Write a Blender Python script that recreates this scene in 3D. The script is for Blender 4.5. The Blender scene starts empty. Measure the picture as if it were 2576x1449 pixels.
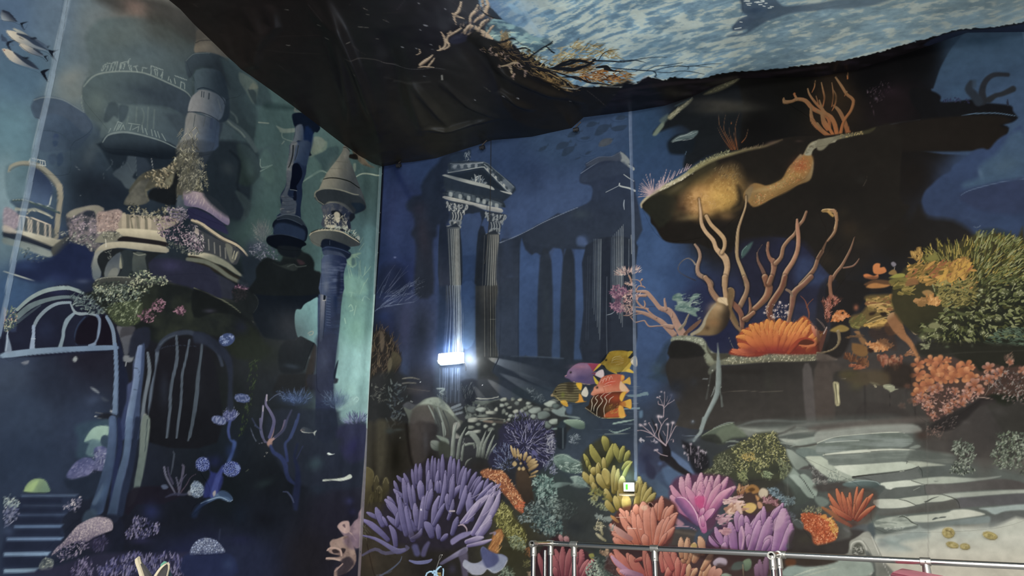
import bpy,bmesh,math,random
import numpy as np
from mathutils import Vector,Matrix
SC=bpy.context.scene
COL=SC.collection
# ---- camera (origin = eye; z up; wall_right is y=8)
CF=1800.0
PITCH,ROLL,YAW=math.radians(18.0),math.radians(1.3),math.radians(22.5)
CFw=np.array([-math.sin(YAW)*math.cos(PITCH),math.cos(YAW)*math.cos(PITCH),math.sin(PITCH)])
_R0=np.array([math.cos(YAW),math.sin(YAW),0.0]);_U0=np.cross(_R0,CFw)
CR=math.cos(ROLL)*_R0+math.sin(ROLL)*_U0;CU=-math.sin(ROLL)*_R0+math.cos(ROLL)*_U0
cam=bpy.data.cameras.new('camera');cam_o=bpy.data.objects.new('camera',cam);COL.objects.link(cam_o)
cam.sensor_fit='HORIZONTAL';cam.sensor_width=36.0;cam.lens=36.0*CF/2576.0;cam.clip_end=200
M=Matrix.Identity(4)
for i in range(3):
 M[i][0]=CR[i];M[i][1]=CU[i];M[i][2]=-CFw[i]
cam_o.matrix_world=M
SC.camera=cam_o
# ---- world, lights, exposure
WORLD_STRENGTH=0.85
w=bpy.data.worlds.new('world');SC.world=w;w.use_nodes=True
bg=w.node_tree.nodes['Background'];bg.inputs[0].default_value=(0.93,0.96,1.0,1);bg.inputs[1].default_value=WORLD_STRENGTH
def area(name,loc,target,size,power,col=(1,1,1),sy=None):
 l=bpy.data.lights.new(name,'AREA');l.energy=power;l.color=col;l.size=size
 if sy:l.shape='RECTANGLE';l.size_y=sy
 o=bpy.data.objects.new(name,l);COL.objects.link(o);o.location=loc
 o.rotation_euler=(Vector(target)-Vector(loc)).to_track_quat('-Z','Y').to_euler()
 return o
area('hall_light',(1.8,0.5,4.3),(0.4,8,-0.5),1.6,250,(1,0.97,0.9),0.5)
area('hall_light.001',(-1.6,-1.2,4.2),(-5.2,5,0.0),1.8,230,(0.93,0.97,1.0),0.5)
area('hall_light.002',(4.4,3.6,3.4),(0.5,8,0.2),1.0,60,(1,0.96,0.88),0.4)
area('ceiling_fill',(1.2,-1.6,0.2),(0.6,5.4,4.85),2.4,640,(1,0.98,0.94),1.2)  # unseen fill light added to brighten the ceiling cloth
SC.view_settings.view_transform='Standard';SC.view_settings.look='None'
SC.view_settings.gamma=1.0;SC.view_settings.exposure=-0.3;SC.view_settings.use_curve_mapping=False
# ---- measuring helpers: a point measured in the photograph -> metres on a real surface
def ray(x,y):
 d=CR*(x-1288.0)+CU*(724.5-y)+CFw*CF
 return d/np.linalg.norm(d)
def on_plane(x,y,n,k):
 d=ray(x,y);return d*(k/(d@np.asarray(n,float)))
def proj(P):
 P=np.asarray(P,float);z=P@CFw
 return 1288.0+CF*(P@CR)/z,724.5-CF*(P@CU)/z
YR=8.0
CA=on_plane(958,420,(0,1,0),YR);CB=on_plane(902,1449,(0,1,0),YR)
CDIR=(CA-CB)/(CA[2]-CB[2])
def corner(z):return CB[None,:]+(np.asarray(z)[...,None]-CB[2])*CDIR if np.ndim(z)else CB+(z-CB[2])*CDIR
NL=np.cross(CDIR,[0,-1,0]);NL=NL/np.linalg.norm(NL);NL=NL if NL[0]>0 else-NL
KL=float(CA@NL)
def on_right(x,y):return on_plane(x,y,(0,1,0),YR)
def on_left(x,y):return on_plane(x,y,NL,KL)
FLOOR=-1.35
_er=[(958,420),(1100,400),(1240,355),(1340,347),(1440,325),(1470,297),(1585,283),(1673,268),(1744,244),(1788,223),(1856,199),(2056,197),(2150,180),(2300,130),(2431,84),(2576,84),(2700,86)]
ER=np.array([on_right(*q)[[0,2]]for q in _er])
_el=[(446,26),(480,63),(598,176),(732,270),(857,365),(905,398),(940,416),(958,420)]
EL=np.array([on_left(*q)[[1,2]]for q in _el])
HC=4.85
def ceil_z(x,y,wr=True):
 x=np.asarray(x,float);y=np.asarray(y,float)
 zr=np.interp(x,ER[:,0],ER[:,1]);zl=np.interp(y,EL[:,0],EL[:,1])
 xl=KL/NL[0]-(NL[2]/NL[0])*4.8
 fr=np.exp(-np.maximum(YR-y,0)/.9);fl=np.exp(-np.maximum(x-xl,0)/.9);zc=CA[2]
 z=HC+(zr-HC)*fr+(zl-HC)*fl-(zc-HC)*fr*fl
 return z
# ---- print painter
def hx(c):
 if not isinstance(c,str):return np.array(c,float)
 return np.array([int(c[i:i+2],16)for i in(0,2,4)],float)/255.0
def smooth_pts(P,closed,k=3):
 P=np.asarray(P,float);n=len(P)
 if n<3:return P
 out=[]
 rng=range(n if closed else n-1)
 for i in rng:
  p1=P[i];p2=P[(i+1)%n]
  p0=P[(i-1)%n]if(closed or i>0)else p1
  p3=P[(i+2)%n]if(closed or i+2<n)else p2
  for j in range(k):
   t=j/k
   out.append(0.5*((2*p1)+(-p0+p2)*t+(2*p0-5*p1+4*p2-p3)*t*t+(-p0+3*p1-3*p2+p3)*t**3))
 if not closed:out.append(P[-1])
 return np.array(out)
def hash2(ix,iy,s):
 h=(ix.astype(np.int64)*374761393+iy.astype(np.int64)*668265263+s*982451653)&0x7fffffff
 h=((h^(h>>13))*1274126177)&0x7fffffff
 return((h^(h>>16))&0xffff)/65535.0
def vnoise(x,y,s=0):
 ix=np.floor(x);iy=np.floor(y);fx=x-ix;fy=y-iy
 fx=fx*fx*(3-2*fx);fy=fy*fy*(3-2*fy)
 a=hash2(ix,iy,s);b=hash2(ix+1,iy,s);c=hash2(ix,iy+1,s);d=hash2(ix+1,iy+1,s)
 return(a*(1-fx)+b*fx)*(1-fy)+(c*(1-fx)+d*fx)*fy
def fbm(x,y,s=0,o=4):
 v=0;a=.5;t=0
 for i in range(o):
  v=v+a*vnoise(x*2**i+i*17.3,y*2**i-i*9.1,s+i);t+=a;a*=.55
 return v/t
def voro(x,y,s=0):
 ix=np.floor(x);iy=np.floor(y)
 d1=np.full(x.shape,9.0);d2=np.full(x.shape,9.0);idv=np.zeros(x.shape)
 for dx in(-1,0,1):
  for dy in(-1,0,1):
   cx=ix+dx;cy=iy+dy
   px=cx+hash2(cx,cy,s);py=cy+hash2(cx,cy,s+7)
   d=np.hypot(px-x,py-y);r=hash2(cx,cy,s+13)
   m=d<d1
   d2=np.where(m,d1,np.minimum(d2,d));idv=np.where(m,r,idv);d1=np.where(m,d,d1)
 return d1,d2,idv
class Canvas:
 def __init__(self,X,Y,loc=None):
  self.X=X.astype(np.float32);self.Y=Y.astype(np.float32);self.C=np.zeros(X.shape+(3,),np.float32);self.loc=loc
 def sl(self,x0,y0,x1,y1):
  if self.loc is None:return np.s_[:,:]
  return self.loc(x0,y0,x1,y1)
 def put(self,s,A,col):
  if self.C[s].size==0:return
  A=np.minimum(np.maximum(A,0),1)[...,None].astype(np.float32)
  V=self.C[s];V+=(col-V)*A
OPS={'L':[],'R':[],'C':[]}
CUR=dict(w='L',ox=0.0,oy=0.0,k=1.0)
def W(w):CUR['w']=w
def O(ox,oy,k=3.813):CUR.update(ox=ox,oy=oy,k=k)
def pp(t):
 if isinstance(t,str):t=[tuple(float(v)for v in q.split(','))for q in t.split()]
 P=np.array(t,float)
 P[:,0]=CUR['ox']+P[:,0]/CUR['k'];P[:,1]=CUR['oy']+P[:,1]/CUR['k']
 return P
def add(fn,bb):OPS[CUR['w']].append((fn,bb))
def inside_sdf(X,Y,P):
 n=len(P);ins=np.zeros(X.shape,bool);d2=np.full(X.shape,1e18,np.float32);P=P.tolist()
 for i in range(n):
  x0,y0=P[i-1];x1,y1=P[i]
  if y0!=y1:
   c=(y0>Y)!=(y1>Y)
   xi=(x1-x0)*(Y-y0)/(y1-y0)+x0
   ins^=c&(X<xi)
  ex,ey=x1-x0,y1-y0;L=ex*ex+ey*ey
  if L==0:continue
  t=((X-x0)*ex+(Y-y0)*ey)/L;t=np.minimum(np.maximum(t,0),1)
  d2=np.minimum(d2,(X-x0-t*ex)**2+(Y-y0-t*ey)**2)
 d=np.sqrt(d2)
 return np.where(ins,d,-d)
def texcol(X,Y,base,tx):
 kind=tx[0]
 if kind=='n':
  _,c,sc,lo,hi=tx[:5];sx,sy=tx[5:7]if len(tx)>6 else(1,1)
  v=fbm(X/sc*sx,Y/sc*sy,3)
  t=np.clip((v-lo)/(hi-lo),0,1)[...,None]
  return base*(1-t)+hx(c)*t
 if kind=='v':
  _,c,sc,wd=tx[:4]
  d1,d2,i=voro(X/sc,Y/sc,5)
  t=np.clip(1-(d2-d1)/wd,0,1)[...,None]
  b=base*(0.8+0.4*i[...,None])
  return b*(1-t)+hx(c)*t
 if kind=='d':
  _,c,sc,r=tx[:4]
  d1,d2,i=voro(X/sc,Y/sc,9)
  t=(np.clip(1-d1/r,0,1)*(0.4+0.6*i))[...,None]
  return base*(1-t)+hx(c)*t
 return base
def p(t,col,f=1.3,a=1,sm=1,c2=None,g=None,tx=None,wob=0):
 P=pp(t);P0=P
 if sm:P=smooth_pts(P,True)
 G=pp([g[:2],g[2:]])if g is not None else None
 m=f+2+wob
 bb=(P[:,0].min()-m,P[:,1].min()-m,P[:,0].max()+m,P[:,1].max()+m)
 c1=hx(col);cc2=hx(c2)if c2 is not None else None
 def fn(cv,s):
  X=cv.X[s];Y=cv.Y[s]
  if X.size==0:return
  X0,Y0=X,Y
  if wob:
   X=X+(vnoise(X0/5,Y0/5,1)-.5)*2*wob;Y=Y+(vnoise(X0/5+50,Y0/5,2)-.5)*2*wob
  d=inside_sdf(X,Y,P)
  A=np.clip(d/f+.5,0,1)*a
  base=np.broadcast_to(c1,X.shape+(3,))
  if cc2 is not None:
   if G is None:ga=np.array([P[:,0].min(),P[:,1].min()]),np.array([P[:,0].min(),P[:,1].max()])
   else:ga=G
   v=ga[1]-ga[0];tt=np.clip(((X0-ga[0][0])*v[0]+(Y0-ga[0][1])*v[1])/(v@v),0,1)[...,None]
   tt=tt*tt*(3-2*tt)
   base=c1*(1-tt)+cc2*tt
  if tx is not None:
   for q in(tx if isinstance(tx,list)else[tx]):base=texcol(X0,Y0,base,q)
  cv.put(s,A,base)
 add(fn,bb)
 return P0
def seg_stroke(cv,P,R,c0,c1,hl,sh,a,f,T):
 m=R.max()+f+1
 s0=cv.sl(P[:,0].min()-m,P[:,1].min()-m,P[:,0].max()+m,P[:,1].max()+m)
 X=cv.X[s0];Y=cv.Y[s0]
 if X.size==0:return
 best=np.full(X.shape,1e9,np.float32);U=np.zeros(X.shape,np.float32);Q=U
 Lx,Ly=-.6,-.8;P=P.tolist();R=R.tolist();T=T.tolist()
 for i in range(len(P)-1):
  x0,y0=P[i];x1,y1=P[i+1];r0,r1=R[i],R[i+1]
  ex,ey=x1-x0,y1-y0;L=ex*ex+ey*ey+1e-9
  t=((X-x0)*ex+(Y-y0)*ey)/L;t=np.minimum(np.maximum(t,0),1)
  dx=X-x0-t*ex;dy=Y-y0-t*ey;dd=np.sqrt(dx*dx+dy*dy);r=r0+(r1-r0)*t
  v=dd-r
  k=v<best
  best=np.where(k,v,best);U=np.where(k,T[i]+(T[i+1]-T[i])*t,U)
  if hl is not None or sh is not None:
   Q=np.where(k,(dx*Lx+dy*Ly)/np.maximum(r,.3),Q)
 A=np.clip(.5-best/f,0,1)*a
 u=U[...,None];col=c0*(1-u)+c1*u
 if hl is not None:
  k=np.clip(Q*1.1-.15,0,.75)[...,None];col=col*(1-k)+hl*k
 if sh is not None:
  k=np.clip(-Q*1.2-.1,0,.9)[...,None];col=col*(1-k)+sh*k
 cv.put(s0,A,col)
def s(t,w,col,c2=None,hl=None,sh=None,a=1,sm=1,f=1.2):
 P=pp(t);n=len(P)
 k=CUR['k']
 R=np.interp(np.linspace(0,1,n),np.linspace(0,1,len(w)),w)if isinstance(w,(list,tuple))else np.full(n,float(w))
 R=R/k/2
 if sm and n>2:
  Q=smooth_pts(np.c_[P,R],False,3);P=Q[:,:2];R=np.abs(Q[:,2])
 L=np.r_[0,np.cumsum(np.hypot(*np.diff(P,axis=0).T))];T=L/max(L[-1],1e-6)
 c0=hx(col);c1=hx(c2)if c2 is not None else c0
 hl=hx(hl)if hl is not None else None;sh=hx(sh)if sh is not None else None
 m=R.max()+2
 bb=(P[:,0].min()-m,P[:,1].min()-m,P[:,0].max()+m,P[:,1].max()+m)
 add(lambda cv,sl:seg_stroke(cv,P,R,c0,c1,hl,sh,a,f,T),bb)
def g(x,y,rx,ry,col,a=.5,rot=0):
 (cx,cy),=pp([(x,y)]);rx/=CUR['k'];ry/=CUR['k'];c=hx(col)
 m=max(rx,ry)*1.6
 ca,sa=math.cos(math.radians(rot)),math.sin(math.radians(rot))
 def fn(cv,s):
  X=cv.X[s]-cx;Y=cv.Y[s]-cy
  if X.size==0:return
  U=(X*ca+Y*sa)/rx;V=(-X*sa+Y*ca)/ry
  cv.put(s,a*np.exp(-(U*U+V*V)*1.8),c)
 add(fn,(cx-m,cy-m,cx+m,cy+m))
def base(pts,soft=70):  # ground colours, with room shade near corner and ceiling painted in
 A=[(x,y,hx(c))for x,y,c in pts]
 def fn(cv,s):
  X=cv.X;Y=cv.Y;acc=np.zeros(X.shape+(3,));wt=np.zeros(X.shape)
  for x,y,c in A:
   w=1/((X-x)**2+(Y-y)**2+soft**2)**2.2
   w*=soft**4;acc+=w[...,None]*c;wt+=w
  cv.C[...]=acc/wt[...,None]
 add(fn,(-1e5,-1e5,1e5,1e5))
def inpoly(P,x,y):
 c=False
 for i in range(len(P)):
  x0,y0=P[i-1];x1,y1=P[i]
  if(y0>y)!=(y1>y)and x<(x1-x0)*(y-y0)/(y1-y0)+x0:c=not c
 return c
RND=random.Random(7)
def d(t,n,ln,w,cols,ang=-90,jit=30,a=1,cx=None,cy=None,tap=.4,curve=0,hl=None):
 """scatter n small brush dabs in a polygon; ang may be 'rad' (away from cx,cy)"""
 P=pp(t);k=CUR['k'];x0,y0=P.min(0);x1,y1=P.max(0)
 C0=pp([(cx,cy)])[0]if cx is not None else P.mean(0)
 todo=[];tries=0
 while len(todo)<n and tries<n*12:
  tries+=1
  x=RND.uniform(x0,x1);y=RND.uniform(y0,y1)
  if not inpoly(P,x,y):continue
  an=math.degrees(math.atan2(y-C0[1],x-C0[0]))if ang=='rad' else ang
  an=math.radians(an+RND.uniform(-jit,jit))
  l=ln/k*RND.uniform(.6,1.3);ww=w/k/2*RND.uniform(.6,1.3)
  todo.append((x,y,x+math.cos(an)*l,y+math.sin(an)*l,ww,RND.choice(cols),an))
 todo.sort(key=lambda q:q[1])
 for x,y,X2,Y2,ww,c,an in todo:
  if curve:
   mx=(x+X2)/2-math.sin(an)*curve/k*RND.uniform(-1,1);my=(y+Y2)/2+math.cos(an)*curve/k*RND.uniform(-1,1)
   Q=np.array([(x,y),(mx,my),(X2,Y2)]);R=np.array([ww,ww*(1+tap)/2,ww*tap]);T=np.array([0,.5,1])
  else:
   Q=np.array([(x,y),(X2,Y2)]);R=np.array([ww,ww*tap]);T=np.array([0,1])
  c0=hx(c);h=hx(hl)if hl else None
  m=ww+2
  bb=(Q[:,0].min()-m,Q[:,1].min()-m,Q[:,0].max()+m,Q[:,1].max()+m)
  add(lambda cv,sl,Q=Q,R=R,T=T,c0=c0,h=h:seg_stroke(cv,Q,R,c0,c0,h,None,a,1.2,T),bb)
def fg(t,col,tip,hl=None,sh=None,edge=None,a=1,k0=.75):
 """fingers / petals: 'x0,y0,x1,y1,w[,bend];...'  root -> tip, rounded tip, optional pale rim"""
 for q in t.split(';'):
  v=[float(z)for z in q.split(',')]
  x0,y0,x1,y1,w=v[:5];b=v[5]if len(v)>5 else 0
  L=math.hypot(x1-x0,y1-y0)+1e-6;nx,ny=-(y1-y0)/L,(x1-x0)/L
  xa,ya=x0+(x1-x0)*.35+nx*b*.8,y0+(y1-y0)*.35+ny*b*.8
  xb,yb=x0+(x1-x0)*.7+nx*b,y0+(y1-y0)*.7+ny*b
  P4=[(x0,y0),(xa,ya),(xb,yb),(x1,y1)]
  ws=[w*k0,w*.95,w,w*.45]
  if edge:s(P4,[z+5 for z in ws],edge,edge,a=a)
  s(P4,ws,col,tip,hl=hl,sh=sh,a=a)
def run_ops(cv,w):
 B=BB.get(w)
 if B is None or len(B)!=len(OPS[w]):B=BB[w]=np.array([q[1]for q in OPS[w]])
 x0,x1,y0,y1=cv.X.min(),cv.X.max(),cv.Y.min(),cv.Y.max()
 for i in np.flatnonzero((B[:,2]>=x0-4)&(B[:,0]<=x1+4)&(B[:,3]>=y0-4)&(B[:,1]<=y1+4)):
  fn,bb=OPS[w][i];fn(cv,cv.sl(*bb))
BB={}
# ================= LEFT WALL PRINT: drowned castle =================
W('L')
base([(20,40,'506a88'),(130,40,'5c7389'),(230,60,'68797f'),(60,200,'4d6c85'),(170,240,'66767b'),(330,60,'6d6a62'),(30,330,'5c8190'),(30,420,'5d828f'),(150,330,'4f6478'),(200,420,'3a4d5e'),(260,520,'1e2a38'),(120,480,'3f556a'),(20,520,'7d9aa5'),(20,620,'5f7a86'),(80,680,'2f4668'),(160,660,'1d2746'),(20,740,'3c5c86'),(300,400,'28353f'),(20,930,'3c4a60'),(120,960,'272f42'),(200,880,'201f2c'),(60,1040,'34435c'),(200,1080,'2f3c55'),(60,1160,'2a3850'),(150,1200,'2b3850'),(20,860,'2b3450'),(260,800,'1c1d2a'),(150,820,'262e48'),(60,1300,'2c3952'),(200,1300,'1c2130'),(450,420,'222c38'),(520,500,'18212c'),(600,400,'2c3a42'),(650,330,'4a6266'),(700,300,'44605f'),(700,450,'46605e'),(760,330,'4c6867'),(850,420,'3f5857'),(930,480,'3a5150'),(700,560,'3e5958'),(670,600,'3b5450'),(900,600,'48666a'),(900,700,'527876'),(900,800,'5d8680'),(890,950,'7fa8a2'),(930,900,'86b0a8'),(890,1060,'7ea39f'),(640,700,'141c22'),(560,760,'15191e'),(640,900,'22262a'),(560,1000,'191e1e'),(700,900,'202326'),(700,1000,'1c2126'),(500,900,'1a1b1f'),(400,950,'1a1b21'),(560,1100,'18202a'),(700,1200,'14191f'),(700,1100,'1e242b'),(850,1150,'23253a'),(850,1300,'20202c'),(650,1300,'171c26'),(620,1400,'232a44'),(780,1400,'1f1e24'),(880,1420,'252432'),(450,1300,'161a24'),(480,1400,'22284a'),(300,1300,'191c28'),(300,1200,'1c2230'),(560,1240,'141b20')],55)
O(0,0)
g(1150,300,500,330,'6e6f6b',.55,20)
g(1250,80,230,130,'7d6a60',.75,25)
p('1050,180 900,210 800,320 790,430 830,560 820,650 800,760 760,880 770,1000 850,1150 950,1300 900,1449 2000,1500 2250,1100 2100,600 1850,300 1560,200 1300,170','56676a',14,.85,c2='3f5058',g=(900,300,2100,1000))
g(1120,420,250,200,'5e6b69',.7)
g(1500,300,400,180,'4a4c46',.6,30)
g(1750,350,300,230,'3c4340',.7,30)
g(1300,520,500,140,'50626a',.6)
g(650,760,200,120,'7c837f',.8,-25)
g(700,900,250,130,'76807c',.7,-20)
p('755,880 800,760 950,700 1150,680 1350,705 1550,790 1740,880 1820,960 1840,1080 1760,1130 1600,1040 1350,1010 1200,1020 1100,1140 1000,1180 900,1170 800,1120 770,1000','4f6064',5,.95,c2='33404c',g=(900,760,1700,1100))
g(900,1000,120,150,'5f6f6c',.7)
g(1400,900,330,80,'2f3b47',.6,15)
s('770,840 850,750 960,708 1150,693 1350,710 1550,790 1740,880 1800,940',[10,16,16,14,14,12,8],'8b9991',a=.75,f=3)
s('755,920 750,1000 775,1080',7,'7f8f88',a=.7)
for q in('940,690 960,640 1000,615 1050,620','950,690 985,640','985,690 1005,640','1020,685 1050,610 1100,600','1045,690 1075,610','1075,690 1095,605','1110,690 1130,610 1200,600 1215,570','1125,670 1140,620 1170,620 1150,670','1195,600 1215,680','1225,640 1230,690','1270,650 1285,700','1250,650 1290,640','1330,700 1335,655 1380,665','1415,720 1420,640 1530,680','1460,730 1450,670 1480,680 1475,740','1510,740 1530,700 1520,760','1580,780 1590,740','1640,760 1650,810','1600,770 1610,800','1700,850 1705,790 1740,810 1740,860','1650,735 1760,775','1820,790 1830,830'):
 s(q,8,'94a39c',a=.75,sm=0)
p('1000,1010 960,1180 930,1290 1000,1350 1500,1449 1800,1449 1830,1200 1700,1120 1500,1040 1250,1020','5b6d70',5,.9,c2='3f4f5a',g=(1100,1000,1750,1300))
p('1010,1000 1100,1010 1100,1140 1060,1120 1000,1180 960,1160','3d4c54',5,.9)
p('1200,1030 1180,1130 1140,1180 1110,1160 1110,1020','3c4b54',5,.9)
p('1640,1100 1560,1110 1620,1200 1700,1300 1740,1240 1760,1120','38454f',8,.8)
for q in('1330,1050 1350,1120 1320,1250','1280,1040 1270,1180','1200,1130 1180,1200','1450,1060 1440,1240','1390,1040 1380,1250'):s(q,9,'74857f',a=.5,f=4)
for q in('1060,1260 1100,1175 1140,1190','1085,1260 1110,1200','1100,1250 1130,1200','1125,1255 1150,1205 1165,1250','1200,1190 1310,1205','1215,1255 1230,1205','1240,1250 1300,1220 1290,1270','1330,1210 1340,1280','1360,1240 1380,1300','1010,1280 1030,1240','1420,1250 1430,1310','1450,1260 1470,1320','1480,1270 1500,1330','1520,1290 1560,1360'):s(q,8,'8fa09a',a=.7,sm=0)
p('940,1449 950,1370 1000,1300 1100,1270 1250,1280 1400,1320 1550,1370 1700,1449 1760,1560 1650,1600 1300,1560 1000,1500','3c4a55',4,1,c2='1d2732',g=(1100,1290,1300,1480))
s('955,1400 1000,1310 1100,1278 1250,1288 1400,1325 1550,1380 1680,1449',[10,18,18,14,10,8],'7c8c8b',a=.8,f=3)
p('265,1030 320,950 420,935 560,960 700,1040 800,1120 860,1240 800,1340 700,1449 560,1449 330,1449 350,1180 290,1120','4a5f78',4,.9,c2='3a4c63',g=(300,1000,700,1300))
p('265,1030 300,960 400,935 560,960 700,1040 780,1100 850,1220 780,1290 640,1170 480,1100 330,1150 290,1110','3d4f62',6,.9,c2='46566a',g=(300,950,500,1150))
s('290,970 400,942 560,965 680,1030 770,1085',[8,12,12,9],'77868a',a=.85,f=3)
s('370,1262 470,1268 560,1300 630,1360',7,'36495c',a=.8)
p('480,1300 525,1300 520,1400 490,1415 470,1370','36486a',4,.8)
O(0,360)
p('330,0 600,0 600,420 540,480 330,200','465a70',10,.7)
p('510,130 560,100 570,190 520,230','334866',4,.8)
p('470,-10 520,-10 510,30 480,40','334866',4,.8)
p('420,140 480,110 520,150 460,220','3a4d66',6,.7)
p('640,0 940,0 960,100 1000,300 1180,440 1150,580 900,640 620,680 600,500 600,200','2c3a48',90,.9,c2='1b2430',g=(700,100,1000,600))
g(830,120,90,170,'4a575f',.6,20);g(900,430,260,140,'1a212c',.8)
p('940,0 1500,-20 1700,60 1740,0 1750,200 1640,200 1500,250 1300,300 1250,450 1100,330 950,80','1d2833',6,.95)
g(1350,100,250,80,'1b2430',.8)
p('1050,300 1150,220 1180,180 1210,90 1270,90 1280,250 1240,330 1270,360 1240,440 1180,440 1130,370','3d4a55',4,.9,c2='4a5860',g=(1100,200,1200,440))
p('1280,120 1340,130 1400,200 1420,250 1330,300 1290,320 1280,250','2c3846',6,.9)
for q in('1160,180 1130,240','1190,190 1240,290','1270,100 1280,320','1030,160 1050,200 990,270','960,290 965,350'):s(q,6,'4f5d66',a=.6)
s('1420,130 1435,240',6,'a8adab',a=.8);s('690,225 735,270',7,'6d7a82',a=.7);s('740,510 745,520',6,'8a959c',a=.7)
O(0,0,1)
g(210,470,60,60,'1c2530',.6);g(600,450,40,90,'26343a',.6);g(590,520,30,50,'141c24',.7)
p('247,362 255,345 275,336 310,333 350,341 400,356 442,376 448,390 425,402 370,400 320,394 275,390 252,378','33414c',3,1,c2='151e28',g=(300,345,300,395));s('250,360 262,343 285,336 312,335 352,343 402,358 444,379',[2,4,5,5,4,3,2],'7c8c8b',a=.85,f=2)
p('476,288 548,300 545,350 520,420 475,525 436,522 444,450 462,380','4c5862',5,1,c2='26323f',g=(470,400,535,420));s('455,500 470,410 490,300',[8,14,16],'727268',a=.6,f=6)
O(0,360)
p('1160,590 1210,500 1210,450 1300,330 1400,270 1560,240 1680,120 1740,60 1830,70 1900,130 1950,260 1983,420 1983,520 1850,470 1740,500 1650,500 1500,430 1380,470 1400,560 1300,600','4a4a40',4,1,tx=('n','7d7a62',22,.45,.75))
p('1440,440 1600,430 1650,300 1720,220 1700,320 1660,450 1650,600 1450,560 1390,520','161a1e',5,.95)
p('1200,500 1300,380 1380,350 1420,330 1360,450 1380,580 1200,600 1160,580','6b6b60',4,.9,tx=('n','484a46',30,.4,.7))
d('1310,310 1400,270 1560,240 1640,170 1680,200 1620,300 1600,420 1470,430 1420,350',90,26,12,['a79a78','8f8468','5b543f','c0b595','3b3830'],ang=70,jit=50)
d('1640,120 1780,60 1880,110 1950,240 1983,400 1983,460 1880,420 1780,470 1690,360 1640,200',150,24,9,['a8a486','8b8768','6b6850','c5c0a4','45442f','2d2c22'],ang=90,jit=70)
d('1720,180 1900,150 1983,400 1900,500 1660,560 1660,440',110,34,6,['8f8a70','5d5a48','b5ae92','3c3a30'],ang=-60,jit=25)
O(0,0)
p('1870,320 1983,350 2100,600 2100,900 1983,870 1860,860 1870,700 1780,640 1750,590 1840,510 1850,420','35434d',4,.9)
p('1860,300 1960,300 2060,440 2180,560 1983,520 1840,515 1850,400','857a68',4,1,c2='5c5850',g=(1850,300,2100,560))
s('1850,420 1900,398 2000,396 2060,430',8,'2f2f2e')
p('1750,600 1840,520 1983,512 2120,560 2270,700 2330,900 2200,960 2000,760 1860,700 1780,760','222b33',4,1,c2='3c4a54',g=(1983,760,1780,560))
s('1757,590 1800,545 1850,522 1983,516',6,'6c7978',a=.8)
O(0,360)
g(20,320,150,260,'88a3ab',.7)
p('60,560 250,540 520,660 480,900 140,780 130,640','2a3b52',6,.7)
p('250,240 330,240 400,300 470,420 460,560 400,610 240,560 230,400','2a3856',8,.9,c2='4d6486',g=(440,300,250,560))
p('20,230 150,200 260,205 250,270 180,450 180,560 60,560 20,450','53707c',8,.6)
s('50,280 70,230 160,200 260,205 350,235 430,300 500,370 535,430',[18,30,42,48,54,58,60],'97937f',a=.9,f=3)
s('60,270 150,222 260,225 350,262 430,335 500,420',[8,14,16,20,20],'5d6260',a=.8,f=3)
s('535,420 545,520 535,620 525,700 510,850 500,900',[58,56,50,52,50,60],'9a937e',c2='8f8a78',a=.95,f=3)
s('520,470 525,560 510,660',8,'5b5d58',a=.7)
s('265,155 390,180',7,'c8cfc8');s('262,150 258,205 400,225',7,'b9c0ba')
for q in('290,150 285,210','320,160 315,215','350,168 350,225','372,175 370,230','393,180 400,225'):s(q,7,'b9c0ba',sm=0)
s('85,560 180,555 300,590 420,625 540,680',[14,22,22,22,18],'3f5256');s('90,552 180,548 300,580 420,612 520,660',7,'8d9a94',a=.8)
s('120,640 230,650 300,640 400,680 470,720',[30,24,20,20,14],'a5a793',a=.8,f=3);s('220,690 270,655 380,675 470,725',9,'c0bda4',a=.8)
s('460,480 450,560 430,610 405,612',[6,8,12,6],'aab4ae')
s('470,420 455,380',6,'7c8c96',a=.7)
p('130,700 200,710 210,720 300,740 460,800 470,930 130,870','4a5458',3,.9)
for x in(150,185,240,265,330,400,445):p('%d,%d %d,%d %d,%d %d,%d'%(x-10,705+(x-150)*.28,x+10,708+(x-150)*.28,x+8,880+(x-150)*.28,x-8,876+(x-150)*.28),'c2b5a0',3,.9,sm=0)
s('150,705 220,715 300,735 400,775 450,800',10,'c9bda8')
p('120,850 200,850 480,920 560,930 620,900 600,950 470,1000 300,960 130,890','c3bfa8',3,1,c2='9d9a86',g=(200,860,200,980))
p('0,850 130,870 470,1000 480,1010 460,1030 220,970 100,930 0,910','222a38',4,.95)
p('0,910 100,935 230,960 450,1040 470,1090 400,1095 160,1010 0,970','6f7d7b',4,.95,c2='8f9a94',g=(0,940,450,1060))
p('0,640 60,630 140,690 150,780 100,840 0,820','8d7f8c',6,.9,tx=('d','b8a5ac',7,.6))
p('0,790 100,830 140,870 0,860','b8ad9c',5,.8)
d('150,1020 240,1010 400,1100 380,1150 280,1160 200,1090',60,18,8,['6a7a78','4a5a5c','2c3844','8a9890'],ang=70,jit=50)
p('470,1000 560,930 640,880 620,980 560,1040 490,1090 460,1060','4e504c',4,.95,c2='2b3340',g=(480,1000,600,1060))
p('490,1090 640,960 860,1040 850,1180 870,1300 780,1330 700,1340 450,1290 350,1340 100,1270 140,1150 380,1130','1d2749',14,.95)
g(200,1180,160,70,'2c3f68',.8);g(500,1300,180,60,'26325a',.7);g(760,1330,90,30,'4a5670',.6)
s('0,1240 120,1275 260,1320 330,1345',[10,12,8,5],'a9b3ad')
p('600,700 660,650 760,620 880,600 960,630 980,670 1100,640 1150,690 1180,700 1140,830 1000,880 950,960 850,1050 780,980 660,960 620,850','756d70',3,1,tx=('n','3a3f48',16,.4,.65))
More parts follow.
